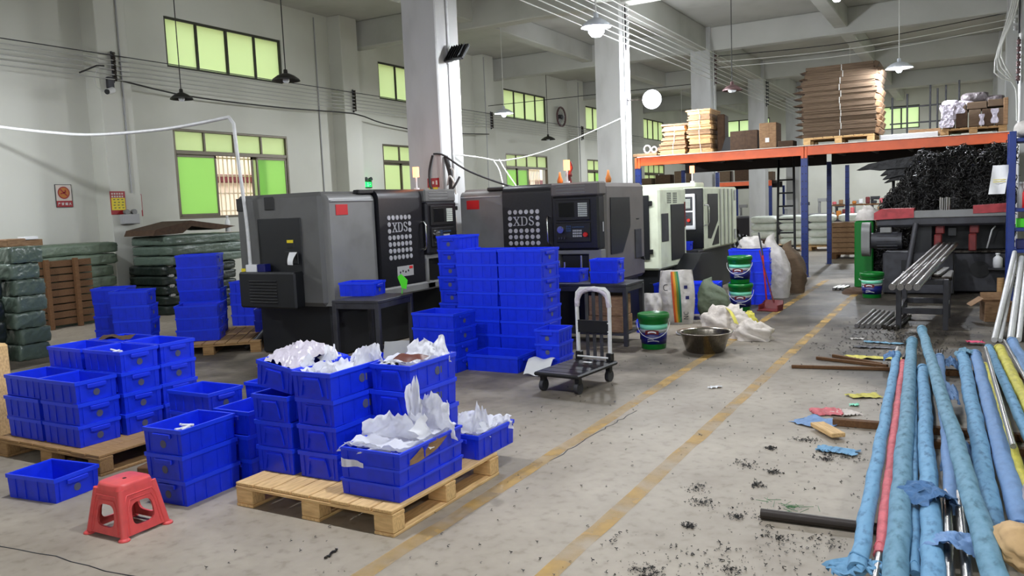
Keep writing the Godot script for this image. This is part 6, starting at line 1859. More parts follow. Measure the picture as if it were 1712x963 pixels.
func build_bars():
	var list = [
		["leftmost wrapped bar, plain blue, in the right foreground", -0.59, -8.35, -0.385, -3.42, 0.034, 0.038, M.wrap, 0.155],
		["thin pink wrapped bar between two blue bars", -0.515, -8.0, -0.318, -3.62, 0.028, 0.029, M.wrap_pink, 0.145],
		["thick stained teal blue bar right of the pink bar", -0.50, -9.05, -0.232, -3.15, 0.048, 0.05, M.wrap_teal, 0.17],
		["thin blue bar along the thick teal bar's right side", -0.41, -7.7, -0.178, -3.50, 0.022, 0.022, M.wrap, 0.14],
		["blue wrapped bar torn open near its near end", -0.345, -7.7, -0.09, -3.10, 0.042, 0.048, M.wrap, 0.16],
		["slanting grey blue bar lying across the tops of the others", -0.425, -9.2, 0.125, -3.0, 0.042, 0.048, M.wrap_teal, 0.27],
		["blue bar whose near half shows two bare steel rods", -0.235, -8.3, -0.055, -4.28, 0.038, 0.036, M.wrap_violet, 0.155],
		["wide blue bar with a loose flap, right of the slanting bar", -0.045, -8.4, 0.118, -3.85, 0.05, 0.05, M.wrap, 0.165],
		["violet blue bar beside the wide blue bar", 0.05, -8.5, 0.222, -4.03, 0.046, 0.05, M.wrap_violet, 0.165],
		["thin knotted blue bar between the two yellow bars", 0.165, -8.85, 0.355, -5.0, 0.036, 0.034, M.wrap, 0.17],
		["left yellow wrapped bar under a bare steel rod", 0.125, -8.0, 0.275, -4.3, 0.034, 0.034, M.wrap_yellow, 0.15],
		["right yellow wrapped bar in the right foreground", 0.25, -8.9, 0.43, -5.2, 0.042, 0.042, M.wrap_yellow, 0.16],
		["rightmost blue bar under the leaning white pipes", 0.37, -9.3, 0.53, -5.4, 0.044, 0.044, M.wrap_violet, 0.165],
		["far yellow bar cut by the right edge", 0.50, -8.9, 0.64, -5.6, 0.036, 0.036, M.wrap_yellow, 0.15],
	]
	var k = 0
	for b in list:
		wrapped_bar(b[0], Vector3(b[1], b[8] - 0.035, b[2]), Vector3(b[3], b[8] - 0.035, b[4]), b[5], b[6], b[7], 100 + k * 7)
		k += 1
	# bare rods
	var rods = [
		["left bare steel rod coming out of the torn blue bar", -0.085, -4.5, -0.045, -3.2, 0.021, 0.125],
		["right bare steel rod coming out of the torn blue bar", -0.035, -4.5, 0.02, -3.2, 0.021, 0.125],
		["steel rod showing under the thick teal bar's near part", -0.225, -4.6, -0.195, -3.4, 0.014, 0.09],
		["steel rod lying on the left yellow bar", 0.13, -8.4, 0.225, -5.2, 0.016, 0.20],
		["thin steel rod on the right yellow bar", 0.285, -8.7, 0.42, -6.0, 0.013, 0.225],
		["pink bar's bare steel end at the bottom edge", -0.322, -3.72, -0.308, -3.3, 0.018, 0.112],
	]
	for r in rods:
		var g = Geo.new()
		g.cyl(Vector3(), Vector3(r[3] - r[1], 0, r[4] - r[2]), r[5], r[5], 16)
		solo("steel_rod", g, M.steel, r[0], "steel rod", Vector3(r[1], r[6], r[2]))
	# short steel stubs at the far ends
	for p in [[-0.60, -8.35, "leftmost"], [-0.215, -8.3, "middle left"], [-0.255, -8.3, "middle right"], [-0.515, -8.05, "pink"]]:
		var g = Geo.new()
		g.cyl(Vector3(), Vector3(-0.004, 0, -0.25), 0.014, 0.014, 12)
		solo("steel_rod", g, M.steel_dull if p[2] != "leftmost" else M.sack, "short rod end sticking from the far end of the %s bar" % p[2], "steel rod", Vector3(p[0], 0.13, p[1]))
	# sleepers
	var pole = Geo.new()
	pole.cyl(Vector3(-0.92, 0, 0), Vector3(0.7, 0, -0.08), 0.027, 0.027, 14)
	solo("round_sleeper", pole, mat(Color(0.20, 0.17, 0.15), 0.5, 0.3, null), "dark round pole under the bars' near ends", "pole", Vector3(0, 0.028, -4.1))
	var sl = [[-0.84, 0.7, -6.05, 0.05, 0.06, "pale timber sleeper under the middle of the bars, farther of two"], [-0.35, 0.7, -5.72, 0.05, 0.06, "pale timber sleeper under the middle of the bars, nearer of two"], [-0.5, 0.75, -8.05, 0.05, 0.07, "timber sleeper under the bars' far ends"]]
	for s in sl:
		solo("timber_sleeper", box_geo(Vector3(s[1] - s[0], s[3], s[4]), 0.004), M.wood_old, s[5], "timber", Vector3((s[0] + s[1]) * 0.5, s[3] * 0.5, s[2]), 0.015)
	var sticks = [[-1.48, -7.95, -0.62, -8.1, "long thin wooden stick nearest of the sticks left of the bars"], [-1.33, -8.45, -0.66, -8.22, "dark wooden stick in the middle of the sticks left of the bars"], [-1.2, -8.62, -0.72, -8.3, "short wooden stick farthest of the sticks left of the bars"]]
	for s in sticks:
		var g = Geo.new()
		var d = Vector3(s[2] - s[0], 0, s[3] - s[1])
		g.cbox(d * 0.5, Vector3(d.length(), 0.03, 0.035), 0.004, Basis(Vector3.UP, atan2(-d.z, d.x)))
		solo("wood_stick", g, M.wood_old, s[4], "stick", Vector3(s[0], 0.016, s[1]))
	# loose flaps of cloth
	flap("blue cloth flap folded over the torn bar", Vector3(-0.16, 0.20, -4.3), 0.25, 0.22, 0.6, M.cloth_blue, 3)
	flap("blue cloth tongue hanging over the two bare rods", Vector3(-0.03, 0.185, -3.75), 0.26, 0.17, -0.3, M.wrap_violet, 5)
	flap("small blue cloth flap beside the wide blue bar's far part", Vector3(-0.11, 0.15, -6.75), 0.14, 0.5, 0.1, M.wrap_violet, 8)
	flap("dark blue cloth between slanting bar and wide blue bar", Vector3(-0.05, 0.14, -5.2), 0.16, 0.6, 0.0, M.cloth_blue, 11)
	flap("frayed blue cloth tangle at the bottom edge by the leftmost bars", Vector3(-0.36, 0.13, -3.45), 0.34, 0.12, 0.1, M.wrap, 14)
	flap("blue cloth lump at the leftmost bars' far end", Vector3(-0.62, 0.15, -8.15), 0.14, 0.26, 0.1, M.cloth_blue, 17)
	flap("teal cloth lump at the wide blue bar's far end", Vector3(-0.02, 0.18, -8.35), 0.2, 0.2, 0.0, M.wrap_teal, 19)
	flap("dark blue cloth between the bars' far ends", Vector3(-0.14, 0.10, -8.2), 0.14, 0.4, 0.0, M.cloth_blue, 23)
	# paper sack and film in the corner
	solo("paper_sack", leaning_sack(0.24, 0.13, 0.30, 29), M.kraft, "crumpled brown kraft paper sack in the bottom right corner", "sack", Vector3(0.235, 0.185, -3.62), 0.2)
	solo("film_roll", leaning_sack(0.2, 0.25, 0.3, 39), M.shrink, "milky film bundle above the kraft paper sack at the right edge", "film", Vector3(0.33, 0.19, -4.05))
	# white pipes leaning on the rack
	var pp = [[0.235, -9.9, 0.535, -13.14, 0.71, 0.030, "leftmost"], [0.29, -9.95, 0.555, -13.14, 0.58, 0.022, "second from left"], [0.385, -9.97, 0.62, -13.14, 0.63, 0.034, "middle"], [0.46, -10.0, 0.69, -13.14, 0.66, 0.028, "second from right"], [0.54, -10.0, 0.76, -13.14, 0.7, 0.028, "rightmost"]]
	for p in pp:
		var g = Geo.new()
		g.cyl(Vector3(), Vector3(p[2] - p[0], p[4], p[3] - p[1]), p[5], p[5], 12)
		solo("plastic_pipe", g, M.pvc, "white plastic pipe leaning at the right edge, %s of the five" % p[6], "pipe", Vector3(p[0], p[5] * 0.98, p[1]), 0, "white leaning pipes")
	right_rack()

func flap(label, at, w, d, turn, m, seed_):
	var n = FastNoiseLite.new(); n.seed = seed_; n.frequency = 1.0
	var g = Geo.new()
	g.grid(16, 12, func(u, v):
		var x = (u - 0.5) * w * (1.0 - 0.5 * v * (0.5 + 0.5 * sin(seed_)))
		return Vector3(x + 0.10 * w * n.get_noise_2d(v * 6, u * 4), 0.03 * n.get_noise_2d(u * 4, v * 4) + 0.006 * n.get_noise_2d(u * 13, v * 13) - 0.05 * pow(absf(u - 0.5) * 2.0, 2.0), (v - 0.5) * d + 0.14 * d * n.get_noise_2d(u * 6 + 20, v * 3)))
	return solo("cloth_flap", g, m, label, "cloth", at, turn)

func right_rack():
	# blue shelving at the right edge behind the pipes, with its goods
	var o = thing("shelving", "blue shelving cut by the right edge behind the white pipes", "shelving", Vector3(0.91, 0, -13.5))
	for x in [-0.42, 0.42]:
		for z in [-0.3, 0.3]:
			rbox(o, "post", Vector3(x, 1.2, z), Vector3(0.085, 2.4, 0.07), M.rack_blue, 0.005)
	for y in [0.75, 1.05, 1.32, 2.28]:
		rbox(o, "shelf", Vector3(0, y, 0), Vector3(0.86, 0.05, 0.62), M.rack_blue, 0.005)
	var goods = [[-0.25, 1.346, 0.14, 0.36, M.white, "white carton standing on the blue shelving, at the post"], [-0.05, 1.346, 0.16, 0.56, M.white, "taller white carton on the blue shelving"], [-0.25, 1.076, 0.2, 0.12, M.lime, "green pack on the blue shelving's middle shelf"], [0.0, 1.076, 0.2, 0.16, M.white, "white pack on the blue shelving's middle shelf"], [-0.2, 0.776, 0.3, 0.13, M.navy, "navy pack on the blue shelving's lower shelf"]]
	for b in goods:
		solo("shelf_goods", carton_geo(b[2], b[3], 0.3), b[4], b[5], "pack", Vector3(0.91 + b[0], b[1], -13.42))
	solo("spray_bottle", bottle_geo(0.05, 0.32), M.red, "red bottle on the blue shelving behind the corner post", "bottle", Vector3(0.66, 1.346, -13.24))
	solo("spray_bottle", bottle_geo(0.045, 0.36), M.grey_label, "pale bottle on the blue shelving behind the corner post", "bottle", Vector3(0.60, 1.346, -13.26))
	solo("cover_sheet", sack_geo(0.86, 0.25, 0.62, 51), M.sack, "pale rolled sheet lying on top of the blue shelving", "sheet", Vector3(0.93, 2.306, -13.5))
	# papers hung at the saw
	var g = Geo.new()
	g.grid(6, 10, func(u, v): return Vector3(0.2 * (u - 0.5) - 0.05 * (1 - v), 0.40 * v, 0.02 * sin(u * 6 + v * 4)), false, Vector3.BACK)
	var hp = solo("hanging_papers", g, M.white, "sheaf of white papers with yellow lines hanging by the right blue post", "papers", Vector3(0.36, 1.55, -13.27))
	for k in 2:
		g = Geo.new()
		g.box(Vector3(-0.02, 0.17 + 0.03 * k, 0.022), Vector3(0.15, 0.008, 0.004))
		part("yellow_line", g, M.sign_yellow, hp)
	# open carton on the floor
	o = thing("open_carton", "open brown carton on the floor behind the white pipes", "box", Vector3(0.30, 0, -11.6), 0.2)
	for s in [-1, 1]:
		rbox(o, "side", Vector3(s * 0.16, 0.12, 0), Vector3(0.008, 0.24, 0.26), M.card, 0.002)
		rbox(o, "side", Vector3(0, 0.12, s * 0.13), Vector3(0.32, 0.24, 0.008), M.card, 0.002)
	rbox(o, "bottom", Vector3(0, 0.006, 0), Vector3(0.31, 0.008, 0.25), M.card, 0.002)
	g = Geo.new()
	g.box(Vector3(-0.085, 0, 0), Vector3(0.17, 0.006, 0.26), Basis(Vector3(0, 0, 1), 0.6))
	var fl = part("flap", g, M.card, o)
	fl.position = Vector3(-0.16, 0.24, 0)
	g = Geo.new()
	g.box(Vector3(0, 0.05, 0), Vector3(0.32, 0.1, 0.006), Basis(Vector3(1, 0, 0), -0.3))
	fl = part("flap", g, M.card, o)
	fl.position = Vector3(0, 0.24, -0.13)
	solo("small_bottle", bottle_geo(0.05, 0.16), M.white, "small violet and white bottle behind the open carton", "bottle", Vector3(0.45, 0, -12.5))
	solo("white_jug", bottle_geo(0.065, 0.22), M.white, "white jug at the right end of the saw's base", "jug", Vector3(0.37, 0.42, -14.42))
	solo("jug_shelf", box_geo(Vector3(0.26, 0.03, 0.26)), M.iron, "small bracket shelf carrying the white jug by the saw", "shelf", Vector3(0.37, 0.405, -14.416))
	solo("paper_roll", rod_cluster(1, 0.09, 0.3), M.card_pale, "pale paper roll end beside the white jug", "roll", Vector3(0.46, 0.0, -14.0))

# ---------------------------------------------------------------- signs, fittings and cables
const GLYPH := {
	"yan": [[.15, .92, .85, .92], [.38, .92, .38, .62], [.62, .92, .62, .62], [.2, .82, .28, .66], [.82, .82, .74, .66], [.15, .6, .88, .6], [.22, .6, .2, .3], [.2, .3, .1, .05]],
	"jin": [[.05, .85, .45, .85], [.25, .98, .25, .5], [.25, .82, .08, .55], [.25, .82, .42, .6], [.55, .85, .95, .85], [.75, .98, .75, .5], [.75, .82, .58, .55], [.75, .82, .92, .6], [.25, .45, .75, .45], [.1, .3, .9, .3], [.5, .3, .5, .02], [.3, .2, .18, .06], [.7, .2, .82, .06]],
	"smoke": [[.22, .95, .22, .5], [.22, .5, .05, .05], [.22, .5, .38, .1], [.08, .75, .12, .55], [.38, .78, .32, .58], [.48, .9, .95, .9], [.95, .9, .95, .08], [.95, .08, .48, .08], [.48, .08, .48, .9], [.55, .62, .88, .62], [.71, .8, .71, .5], [.71, .5, .58, .22], [.71, .5, .86, .22]],
	"fire": [[.5, .95, .5, .5], [.5, .5, .1, .05], [.5, .5, .9, .05], [.2, .75, .28, .5], [.82, .78, .7, .55]],
}

func glyphs(o, called, keys, x, y, s, gap, z, m):
	for i in keys.size():
		var g = Geo.new()
		for k in GLYPH[keys[i]]:
			var a = Vector2(k[0], k[1]) * s; var b = Vector2(k[2], k[3]) * s
			var d = b - a
			g.box(Vector3(x + i * (s + gap) + (a.x + b.x) * 0.5, y + (a.y + b.y) * 0.5, z), Vector3(d.length() + s * 0.05, s * 0.09, 0.003), Basis(Vector3(0, 0, 1), d.angle()))
		part(called, g, m, o)

func on_left_wall(called, label, category, z, y, off = 0.0):
	return thing(called, label, category, Vector3(WX + off, y, z), PI / 2)

func sign_board(o, w, h, back, frame_m):
	rbox(o, "board", Vector3(0, 0, 0.006), Vector3(w, h, 0.012), back, 0.002)
	if frame_m:
		for s in [-1, 1]:
			rbox(o, "edge", Vector3(s * (w * 0.5 - 0.004), 0, 0.008), Vector3(0.010, h, 0.016), frame_m, 0.002)
			rbox(o, "edge", Vector3(0, s * (h * 0.5 - 0.004), 0.008), Vector3(w, 0.010, 0.016), frame_m, 0.002)

func build_wall_things():
	# no smoking sign left of the pillar
	var o = on_left_wall("wall_sign", "white sign with round gold emblem over a red strip, left of the wall pillar", "sign", -8.58, 2.17)
	sign_board(o, 0.30, 0.40, M.sign_white, M.iron)
	rbox(o, "red_strip", Vector3(0, -0.14, 0.013), Vector3(0.29, 0.11, 0.006), M.sign_red, 0.001)
	glyphs(o, "character", ["yan", "jin", "smoke", "fire"], -0.125, -0.165, 0.05, 0.016, 0.018, M.white)
	var g = Geo.new()
	g.cyl(Vector3(0, 0.055, 0.012), Vector3(0, 0.055, 0.017), 0.108, 0.108, 26)
	part("ring", g, M.sign_red, o)
	g = Geo.new()
	g.cyl(Vector3(0, 0.055, 0.016), Vector3(0, 0.055, 0.019), 0.09, 0.09, 26)
	part("emblem_field", g, M.gold, o)
	g = Geo.new()
	g.box(Vector3(0, 0.055, 0.02), Vector3(0.17, 0.02, 0.004), Basis(Vector3(0, 0, 1), -0.78))
	g.box(Vector3(-0.02, 0.05, 0.02), Vector3(0.09, 0.022, 0.004), Basis(Vector3(0, 0, 1), 0.3))
	g.box(Vector3(0.03, 0.08, 0.02), Vector3(0.022, 0.05, 0.004))
	part("emblem", g, M.sign_red, o)
	# yellow and red sign on the pillar
	o = on_left_wall("wall_sign", "red and yellow notice sign on the wall pillar", "sign", -9.33, 2.02, 0.412)
	sign_board(o, 0.30, 0.42, M.sign_red, null)
	rbox(o, "yellow_field", Vector3(0, -0.02, 0.013), Vector3(0.27, 0.22, 0.006), M.sign_yellow, 0.001)
	for r in 2:
		for k in 5:
			rbox(o, "print_mark", Vector3(-0.11 + 0.05 * k, 0.165 - 0.05 * r, 0.013), Vector3(0.032, 0.030, 0.004), M.sign_white, 0.001)
	for r in 4:
		for k in 3:
			rbox(o, "print_mark", Vector3(-0.08 + 0.08 * k + 0.01 * (r % 2), 0.06 - 0.05 * r, 0.017), Vector3(0.04, 0.014, 0.003), M.iron, 0.001)
	# third, half hidden behind the pillar
	o = on_left_wall("wall_sign", "narrow white and red sign half hidden behind the wall pillar", "sign", -9.965, 1.98)
	sign_board(o, 0.30, 0.42, M.sign_white, M.sign_red)
	rbox(o, "red_strip", Vector3(0, -0.15, 0.013), Vector3(0.29, 0.11, 0.006), M.sign_red, 0.001)
	g = Geo.new()
	g.cyl(Vector3(0, 0.05, 0.012), Vector3(0, 0.05, 0.017), 0.10, 0.10, 24)
	part("ring", g, M.sign_red, o)
	g = Geo.new()
	g.cyl(Vector3(0, 0.05, 0.016), Vector3(0, 0.05, 0.019), 0.085, 0.085, 24)
	part("ring_field", g, M.sign_white, o)
	# grey emergency light box and socket
	o = on_left_wall("emergency_light", "grey emergency light box with two heads on the wall pillar", "lamp", -9.5, 1.72, 0.412)
	rbox(o, "case", Vector3(0, 0, 0.06), Vector3(0.34, 0.18, 0.12), M.grey_label, 0.012)
	for x in [-0.07, 0.08]:
		g = Geo.new()
		g.cyl(Vector3(x, 0.13, 0.04), Vector3(x, 0.13, 0.11), 0.045, 0.05, 14)
		g.cyl(Vector3(x, 0.08, 0.06), Vector3(x, 0.13, 0.06), 0.012, 0.012, 8)
		part("lamp_head", g, M.mlight, o)
	o = on_left_wall("socket_box", "small grey socket box low on the wall pillar", "socket", -9.72, 1.08, 0.412)
	rbox(o, "case", Vector3(0, 0, 0.02), Vector3(0.13, 0.11, 0.04), M.iron, 0.008)
	rbox(o, "face", Vector3(0, 0, 0.042), Vector3(0.07, 0.06, 0.006), M.grey_label, 0.002)
	# camera on the pillar
	o = on_left_wall("security_camera", "white security camera with black front high on the wall pillar", "camera", -9.28, 4.0, 0.412)
	rbox(o, "junction_box", Vector3(0.08, 0.16, 0.04), Vector3(0.12, 0.2, 0.08), M.iron, 0.01)
	g = Geo.new()
	g.cyl(Vector3(0.04, 0.02, 0.02), Vector3(-0.02, 0.0, 0.12), 0.02, 0.02, 8)
	part("arm", g, M.white, o)
	g = Geo.new()
	g.cyl(Vector3(0.05, 0.02, 0.14), Vector3(-0.1, -0.03, 0.2), 0.055, 0.05, 16)
	part("body", g, M.white, o)
	g = Geo.new()
	g.cyl(Vector3(-0.10, -0.03, 0.2), Vector3(-0.115, -0.035, 0.206), 0.046, 0.046, 16)
	part("lens", g, M.black, o)
	g = Geo.new()
	g.tube([Vector3(0.0, 0.45, 0.02), Vector3(-0.2, 0.42, 0.12), Vector3(-0.55, 0.25, 0.14)], 0.014, 6)
	part("side_arm", g, M.cable_dark, o)
	g = Geo.new()
	g.tube([Vector3(-0.15, 0.38, 0.05), Vector3(-0.24, 0.2, 0.06), Vector3(-0.2, 0.05, 0.06), Vector3(-0.08, -0.02, 0.1)], 0.01, 6)
	part("lead", g, M.cable_white, o)
	# exit light
	o = on_left_wall("exit_sign", "small green glowing exit sign with two lamp heads on the left wall", "sign", -16.85, 2.40)
	rbox(o, "case", Vector3(0, 0, 0.02), Vector3(0.36, 0.19, 0.04), M.black, 0.008)
	rbox(o, "glowing_sign", Vector3(0, 0, 0.042), Vector3(0.30, 0.13, 0.006), M.exit_glow, 0.002)
	g = Geo.new()   # running figure and arrow
	g.cyl(Vector3(-0.01, 0.04, 0.045), Vector3(-0.01, 0.04, 0.05), 0.013, 0.013, 10)
	g.box(Vector3(0.0, 0.005, 0.047), Vector3(0.022, 0.05, 0.004), Basis(Vector3(0, 0, 1), 0.25))
	g.box(Vector3(0.025, -0.035, 0.047), Vector3(0.014, 0.05, 0.004), Basis(Vector3(0, 0, 1), -0.7))
	g.box(Vector3(-0.02, -0.035, 0.047), Vector3(0.014, 0.05, 0.004), Basis(Vector3(0, 0, 1), 0.5))
	g.box(Vector3(0.09, 0.0, 0.047), Vector3(0.05, 0.014, 0.004))
	part("exit_figure", g, M.white, o)
	for x in [-0.09, 0.1]:
		g = Geo.new()
		g.cyl(Vector3(x, 0.13, 0.02), Vector3(x, 0.15, 0.09), 0.045, 0.05, 12)
		part("lamp_head", g, M.iron, o)
	var l = OmniLight3D.new()
	l.name = "exit_glow"; l.light_color = Color(0.1, 1.0, 0.45); l.light_energy = 0.06; l.omni_range = 20; l.omni_attenuation = 2.0
	l.light_size = 0.1; l.shadow_enabled = true; l.position = Vector3(0, 0, 0.1)
	o.add_child(l)
	# wall fan
	o = on_left_wall("wall_fan", "round reddish wall fan between the third and fourth high windows", "fan", -28.5, 5.02)
	g = Geo.new()
	var ring = []
	for k in 25: ring.append(Vector3(0.36 * cos(TAU * k / 24), 0.36 * sin(TAU * k / 24), 0.14))
	g.tube(ring, 0.035, 8, 1.0, false)
	part("guard_ring", g, M.shade_red, o)
	g = Geo.new()
	for k in 16:
		var a = TAU * k / 16
		g.cyl(Vector3(0.1 * cos(a), 0.1 * sin(a), 0.18), Vector3(0.35 * cos(a), 0.35 * sin(a), 0.15), 0.006, 0.006, 4)
	part("guard_wires", g, M.iron, o)
	g = Geo.new()
	g.cyl(Vector3(0, 0, 0.0), Vector3(0, 0, 0.18), 0.1, 0.09, 14)
	part("motor", g, M.iron, o)
	for k in 3:
		g = Geo.new()
		var b = Basis(Vector3(0, 0, 1), TAU * k / 3) * Basis(Vector3(1, 0, 0), 0.4)
		g.cbox(b * Vector3(0.2, 0, 0) + Vector3(0, 0, 0.12), Vector3(0.22, 0.13, 0.01), 0.004, b)
		part("blade", g, M.grey_label, o)
	# red and yellow label on the first column
	o = thing("wall_sign", "small red and yellow sign on the nearest column above the machine", "sign", Vector3(-6.66, 2.04, -9.55))
	sign_board(o, 0.2, 0.13, M.sign_red, null)
	rbox(o, "yellow_strip", Vector3(0, -0.085, 0.006), Vector3(0.14, 0.04, 0.012), M.sign_yellow, 0.001)
	for k in 3:
		rbox(o, "print_mark", Vector3(-0.06 + 0.06 * k, 0.0, 0.013), Vector3(0.03, 0.06 - 0.02 * (k % 2), 0.004), M.sign_white, 0.001)
	# switch boxes on that column
	o = thing("switch_box", "white switch boxes with cables low on the nearest column", "switch", Vector3(-6.5, 1.80, -9.78))
	rbox(o, "box", Vector3(0.03, 0, 0), Vector3(0.06, 0.16, 0.12), M.white, 0.01)
	rbox(o, "box", Vector3(0.025, -0.35, 0.05), Vector3(0.05, 0.22, 0.12), M.sign_white, 0.01)
	rbox(o, "box", Vector3(0.03, -0.13, 0.0), Vector3(0.05, 0.06, 0.08), M.black, 0.008)

func cable(label, pts, r, m, group = "", called = "cable", smooth_n = 0):
	var p = pts
	if smooth_n:
		var c = Curve3D.new()
		for i in pts.size():
			var t = (pts[mini(i + 1, pts.size() - 1)] - pts[maxi(i - 1, 0)]) / 6.0
			c.add_point(pts[i], -t, t)
		p = []
		var L = c.get_baked_length()
		for i in smooth_n + 1: p.append(c.sample_baked(L * i / smooth_n, true))
	var o0 = p[0]
	var q = []
	for v in p: q.append(v - o0)
	var g = Geo.new()
	g.tube(q, r, 6)
	return solo(called, g, m, label, "cable", o0, 0, group)

func insulators(label, at, n, step, turn, m):
	var o = thing("insulator_rack", label, "insulators", at, turn, "insulator racks on the columns")
	rbox(o, "bar", Vector3(0, 0, 0.02), Vector3(0.03, step * n + 0.05, 0.03), M.iron, 0.004)
	for i in n:
		var g = Geo.new()
		var y = step * (i - (n - 1) * 0.5)
		g.lathe([Vector2(0, -0.045), Vector2(0.03, -0.04), Vector2(0.034, -0.01), Vector2(0.02, 0.0), Vector2(0.034, 0.01), Vector2(0.03, 0.04), Vector2(0, 0.045)], 10, Vector3(0, y, 0.075))
		part("insulator", g, m, o)
	return o

func build_wires():
	var o7 = ["lowest", "second lowest", "third lowest", "middle", "third highest", "second highest", "highest"]
	for i in 7:
		var pts = []
		for z in [6.0, -2.0, -9.8, -16.7, -23.6, -30.5, -37.4, -43.9]:
			pts.append(Vector3(-6.39, 4.98 + 0.127 * i, z))
		cable("straight white cable along the column row, %s of the seven" % o7[i], pts, 0.011, M.cable_white, "white cables along the columns")
	insulators("white insulator rack on the second column", Vector3(-6.5, 5.36, -16.7), 7, 0.127, PI / 2, M.white)
	insulators("dark insulator rack on the third column", Vector3(-6.5, 5.36, -23.6), 7, 0.127, PI / 2, M.shade_red)
	insulators("dark insulator rack on the fourth column", Vector3(-6.5, 5.36, -30.5), 7, 0.127, PI / 2, M.iron)
	insulators("grey insulator rack on the right column above the loft, upper", Vector3(0.69, 4.75, -16.4), 8, 0.13, -PI / 2, M.grey_label)
	insulators("brown insulator rack on the right column above the loft, lower", Vector3(0.66, 3.75, -16.35), 6, 0.12, 0.0, M.shade_red)
	for i in 4:
		cable("white cable curving down the right column above the loft, %s" % ["first", "second", "third", "fourth"][i], [Vector3(0.72, 5.6, -16.3), Vector3(0.62 - 0.03 * i, 4.6, -16.2), Vector3(0.40 - 0.03 * i, 3.9 - 0.1 * i, -16.1), Vector3(0.62, 3.35, -16.3), Vector3(0.66, 2.75, -16.35)], 0.014, M.cable_white, "white cables on the right column", "cable", 18)
	for i in 3:
		cable(["dark cable stretched across the hall, highest of three", "pale cable stretched across the hall, middle of three", "pale cable stretched across the hall, lowest of three"][i], [Vector3(-6.35, 5.70 - 0.16 * i, -23.6), Vector3(-2.8, 5.62 - 0.16 * i, -23.6), Vector3(0.75, 5.85 - 0.16 * i, -23.6)], 0.012, M.cable_dark if i == 0 else M.cable_white, "", "cable", 12)
	cable("dark cable stretched high between the left wall and the third column", [Vector3(-13.5, 4.9, -22.6), Vector3(-7.08, 5.0, -23.6)], 0.011, M.cable_dark)
	for i in 6:
		var pts = []
		for z in [-3.0, -9.5, -16.0, -22.7, -29.7, -36.5]: pts.append(Vector3(WX + 0.5, 4.22 + 0.085 * i, z))
		cable("thin grey cable along the left wall, %s of the six" % ["lowest", "second lowest", "third lowest", "third highest", "second highest", "highest"][i], pts, 0.009, M.wire_grey if i != 5 else M.iron, "grey cables along the left wall")
	for k in 4:
		insulators("rusty insulator rack on the %s wall pillar" % ["first", "second", "third", "fourth"][k], Vector3(WX + 0.41, 4.45, [-9.45, -16.0, -22.7, -29.7][k]), 6, 0.085, PI / 2, M.steel_dull)
	cable("sagging black cable along the left wall below the grey ones", [Vector3(-13.45, 4.25, -9.4), Vector3(-13.5, 4.1, -11.0), Vector3(-13.5, 4.08, -13.3), Vector3(-13.45, 4.12, -15.2), Vector3(-13.45, 4.13, -16.1), Vector3(-13.5, 3.97, -17.3), Vector3(-13.5, 3.88, -19.5), Vector3(-13.45, 4.0, -22.5)], 0.016, M.cable_dark, "", "cable", 30)
	for z in [-9.62, -15.2, -22.4, -29.5]:
		cable("thin grey conduit running down by the left wall's pillar", [Vector3(WX + (0.425 if z != -15.2 else 0.02), 6.4, z), Vector3(WX + (0.425 if z != -15.2 else 0.02), 2.2, z)], 0.016, M.grey_label, "conduits down the wall pillars", "conduit")
	for p in [[-6.48, -9.82, 1.9, 6.45, "nearest"], [-6.48, -16.62, 2.0, 6.45, "second"], [-6.48, -23.55, 2.0, 6.45, "third"]]:
		cable("white conduit pipe running down the %s column" % p[4], [Vector3(p[0], p[3], p[1]), Vector3(p[0], p[2], p[1])], 0.018, M.pvc, "", "conduit")
	# white hose from the left, down to the nearest machine
	cable("white plastic hose sagging across from the left and down the nearest machine", [Vector3(-13.6, 3.35, -6.75), Vector3(-12.32, 3.12, -6.75), Vector3(-11.02, 2.93, -6.75), Vector3(-10.1, 2.83, -6.75), Vector3(-8.8, 2.79, -6.75), Vector3(-8.0, 2.81, -6.75), Vector3(-7.55, 2.83, -6.75), Vector3(-7.50, 2.78, -6.75), Vector3(-7.48, 2.5, -6.75), Vector3(-7.40, 1.6, -6.75), Vector3(-7.38, 1.03, -6.74)], 0.022, M.pvc, "", "hose", 60)
	# cables hanging at the first column
	cable("thick black cable looping at the nearest column", [Vector3(-6.62, 2.42, -9.5), Vector3(-6.66, 2.2, -9.46), Vector3(-6.62, 1.95, -9.44), Vector3(-6.45, 1.86, -9.46), Vector3(-6.3, 1.95, -9.5), Vector3(-6.25, 2.1, -9.6)], 0.016, M.cable_dark, "", "cable", 24)
	cable("black cable running from the nearest column down to the second machine's roof", [Vector3(-6.60, 2.44, -9.5), Vector3(-6.45, 2.42, -9.5), Vector3(-6.2, 2.2, -9.7), Vector3(-5.85, 2.02, -9.9), Vector3(-5.55, 1.91, -10.0)], 0.014, M.cable_dark, "", "cable", 20)
	cable("black hanging bundle of cables on the nearest column", [Vector3(-6.47, 2.40, -9.6), Vector3(-6.40, 2.15, -9.6), Vector3(-6.40, 1.95, -9.6), Vector3(-6.42, 1.82, -9.6)], 0.034, M.cable_dark, "", "cable", 14)
	cable("white cable loop hanging on the nearest column", [Vector3(-6.47, 2.0, -9.62), Vector3(-6.38, 2.12, -9.55), Vector3(-6.30, 2.0, -9.55), Vector3(-6.29, 1.86, -9.55)], 0.013, M.cable_white, "", "cable", 16)
	cable("second white cable loop hanging on the nearest column", [Vector3(-6.47, 1.9, -9.68), Vector3(-6.42, 2.22, -9.6), Vector3(-6.33, 2.2, -9.58), Vector3(-6.36, 1.9, -9.57)], 0.011, M.cable_white, "", "cable", 16)
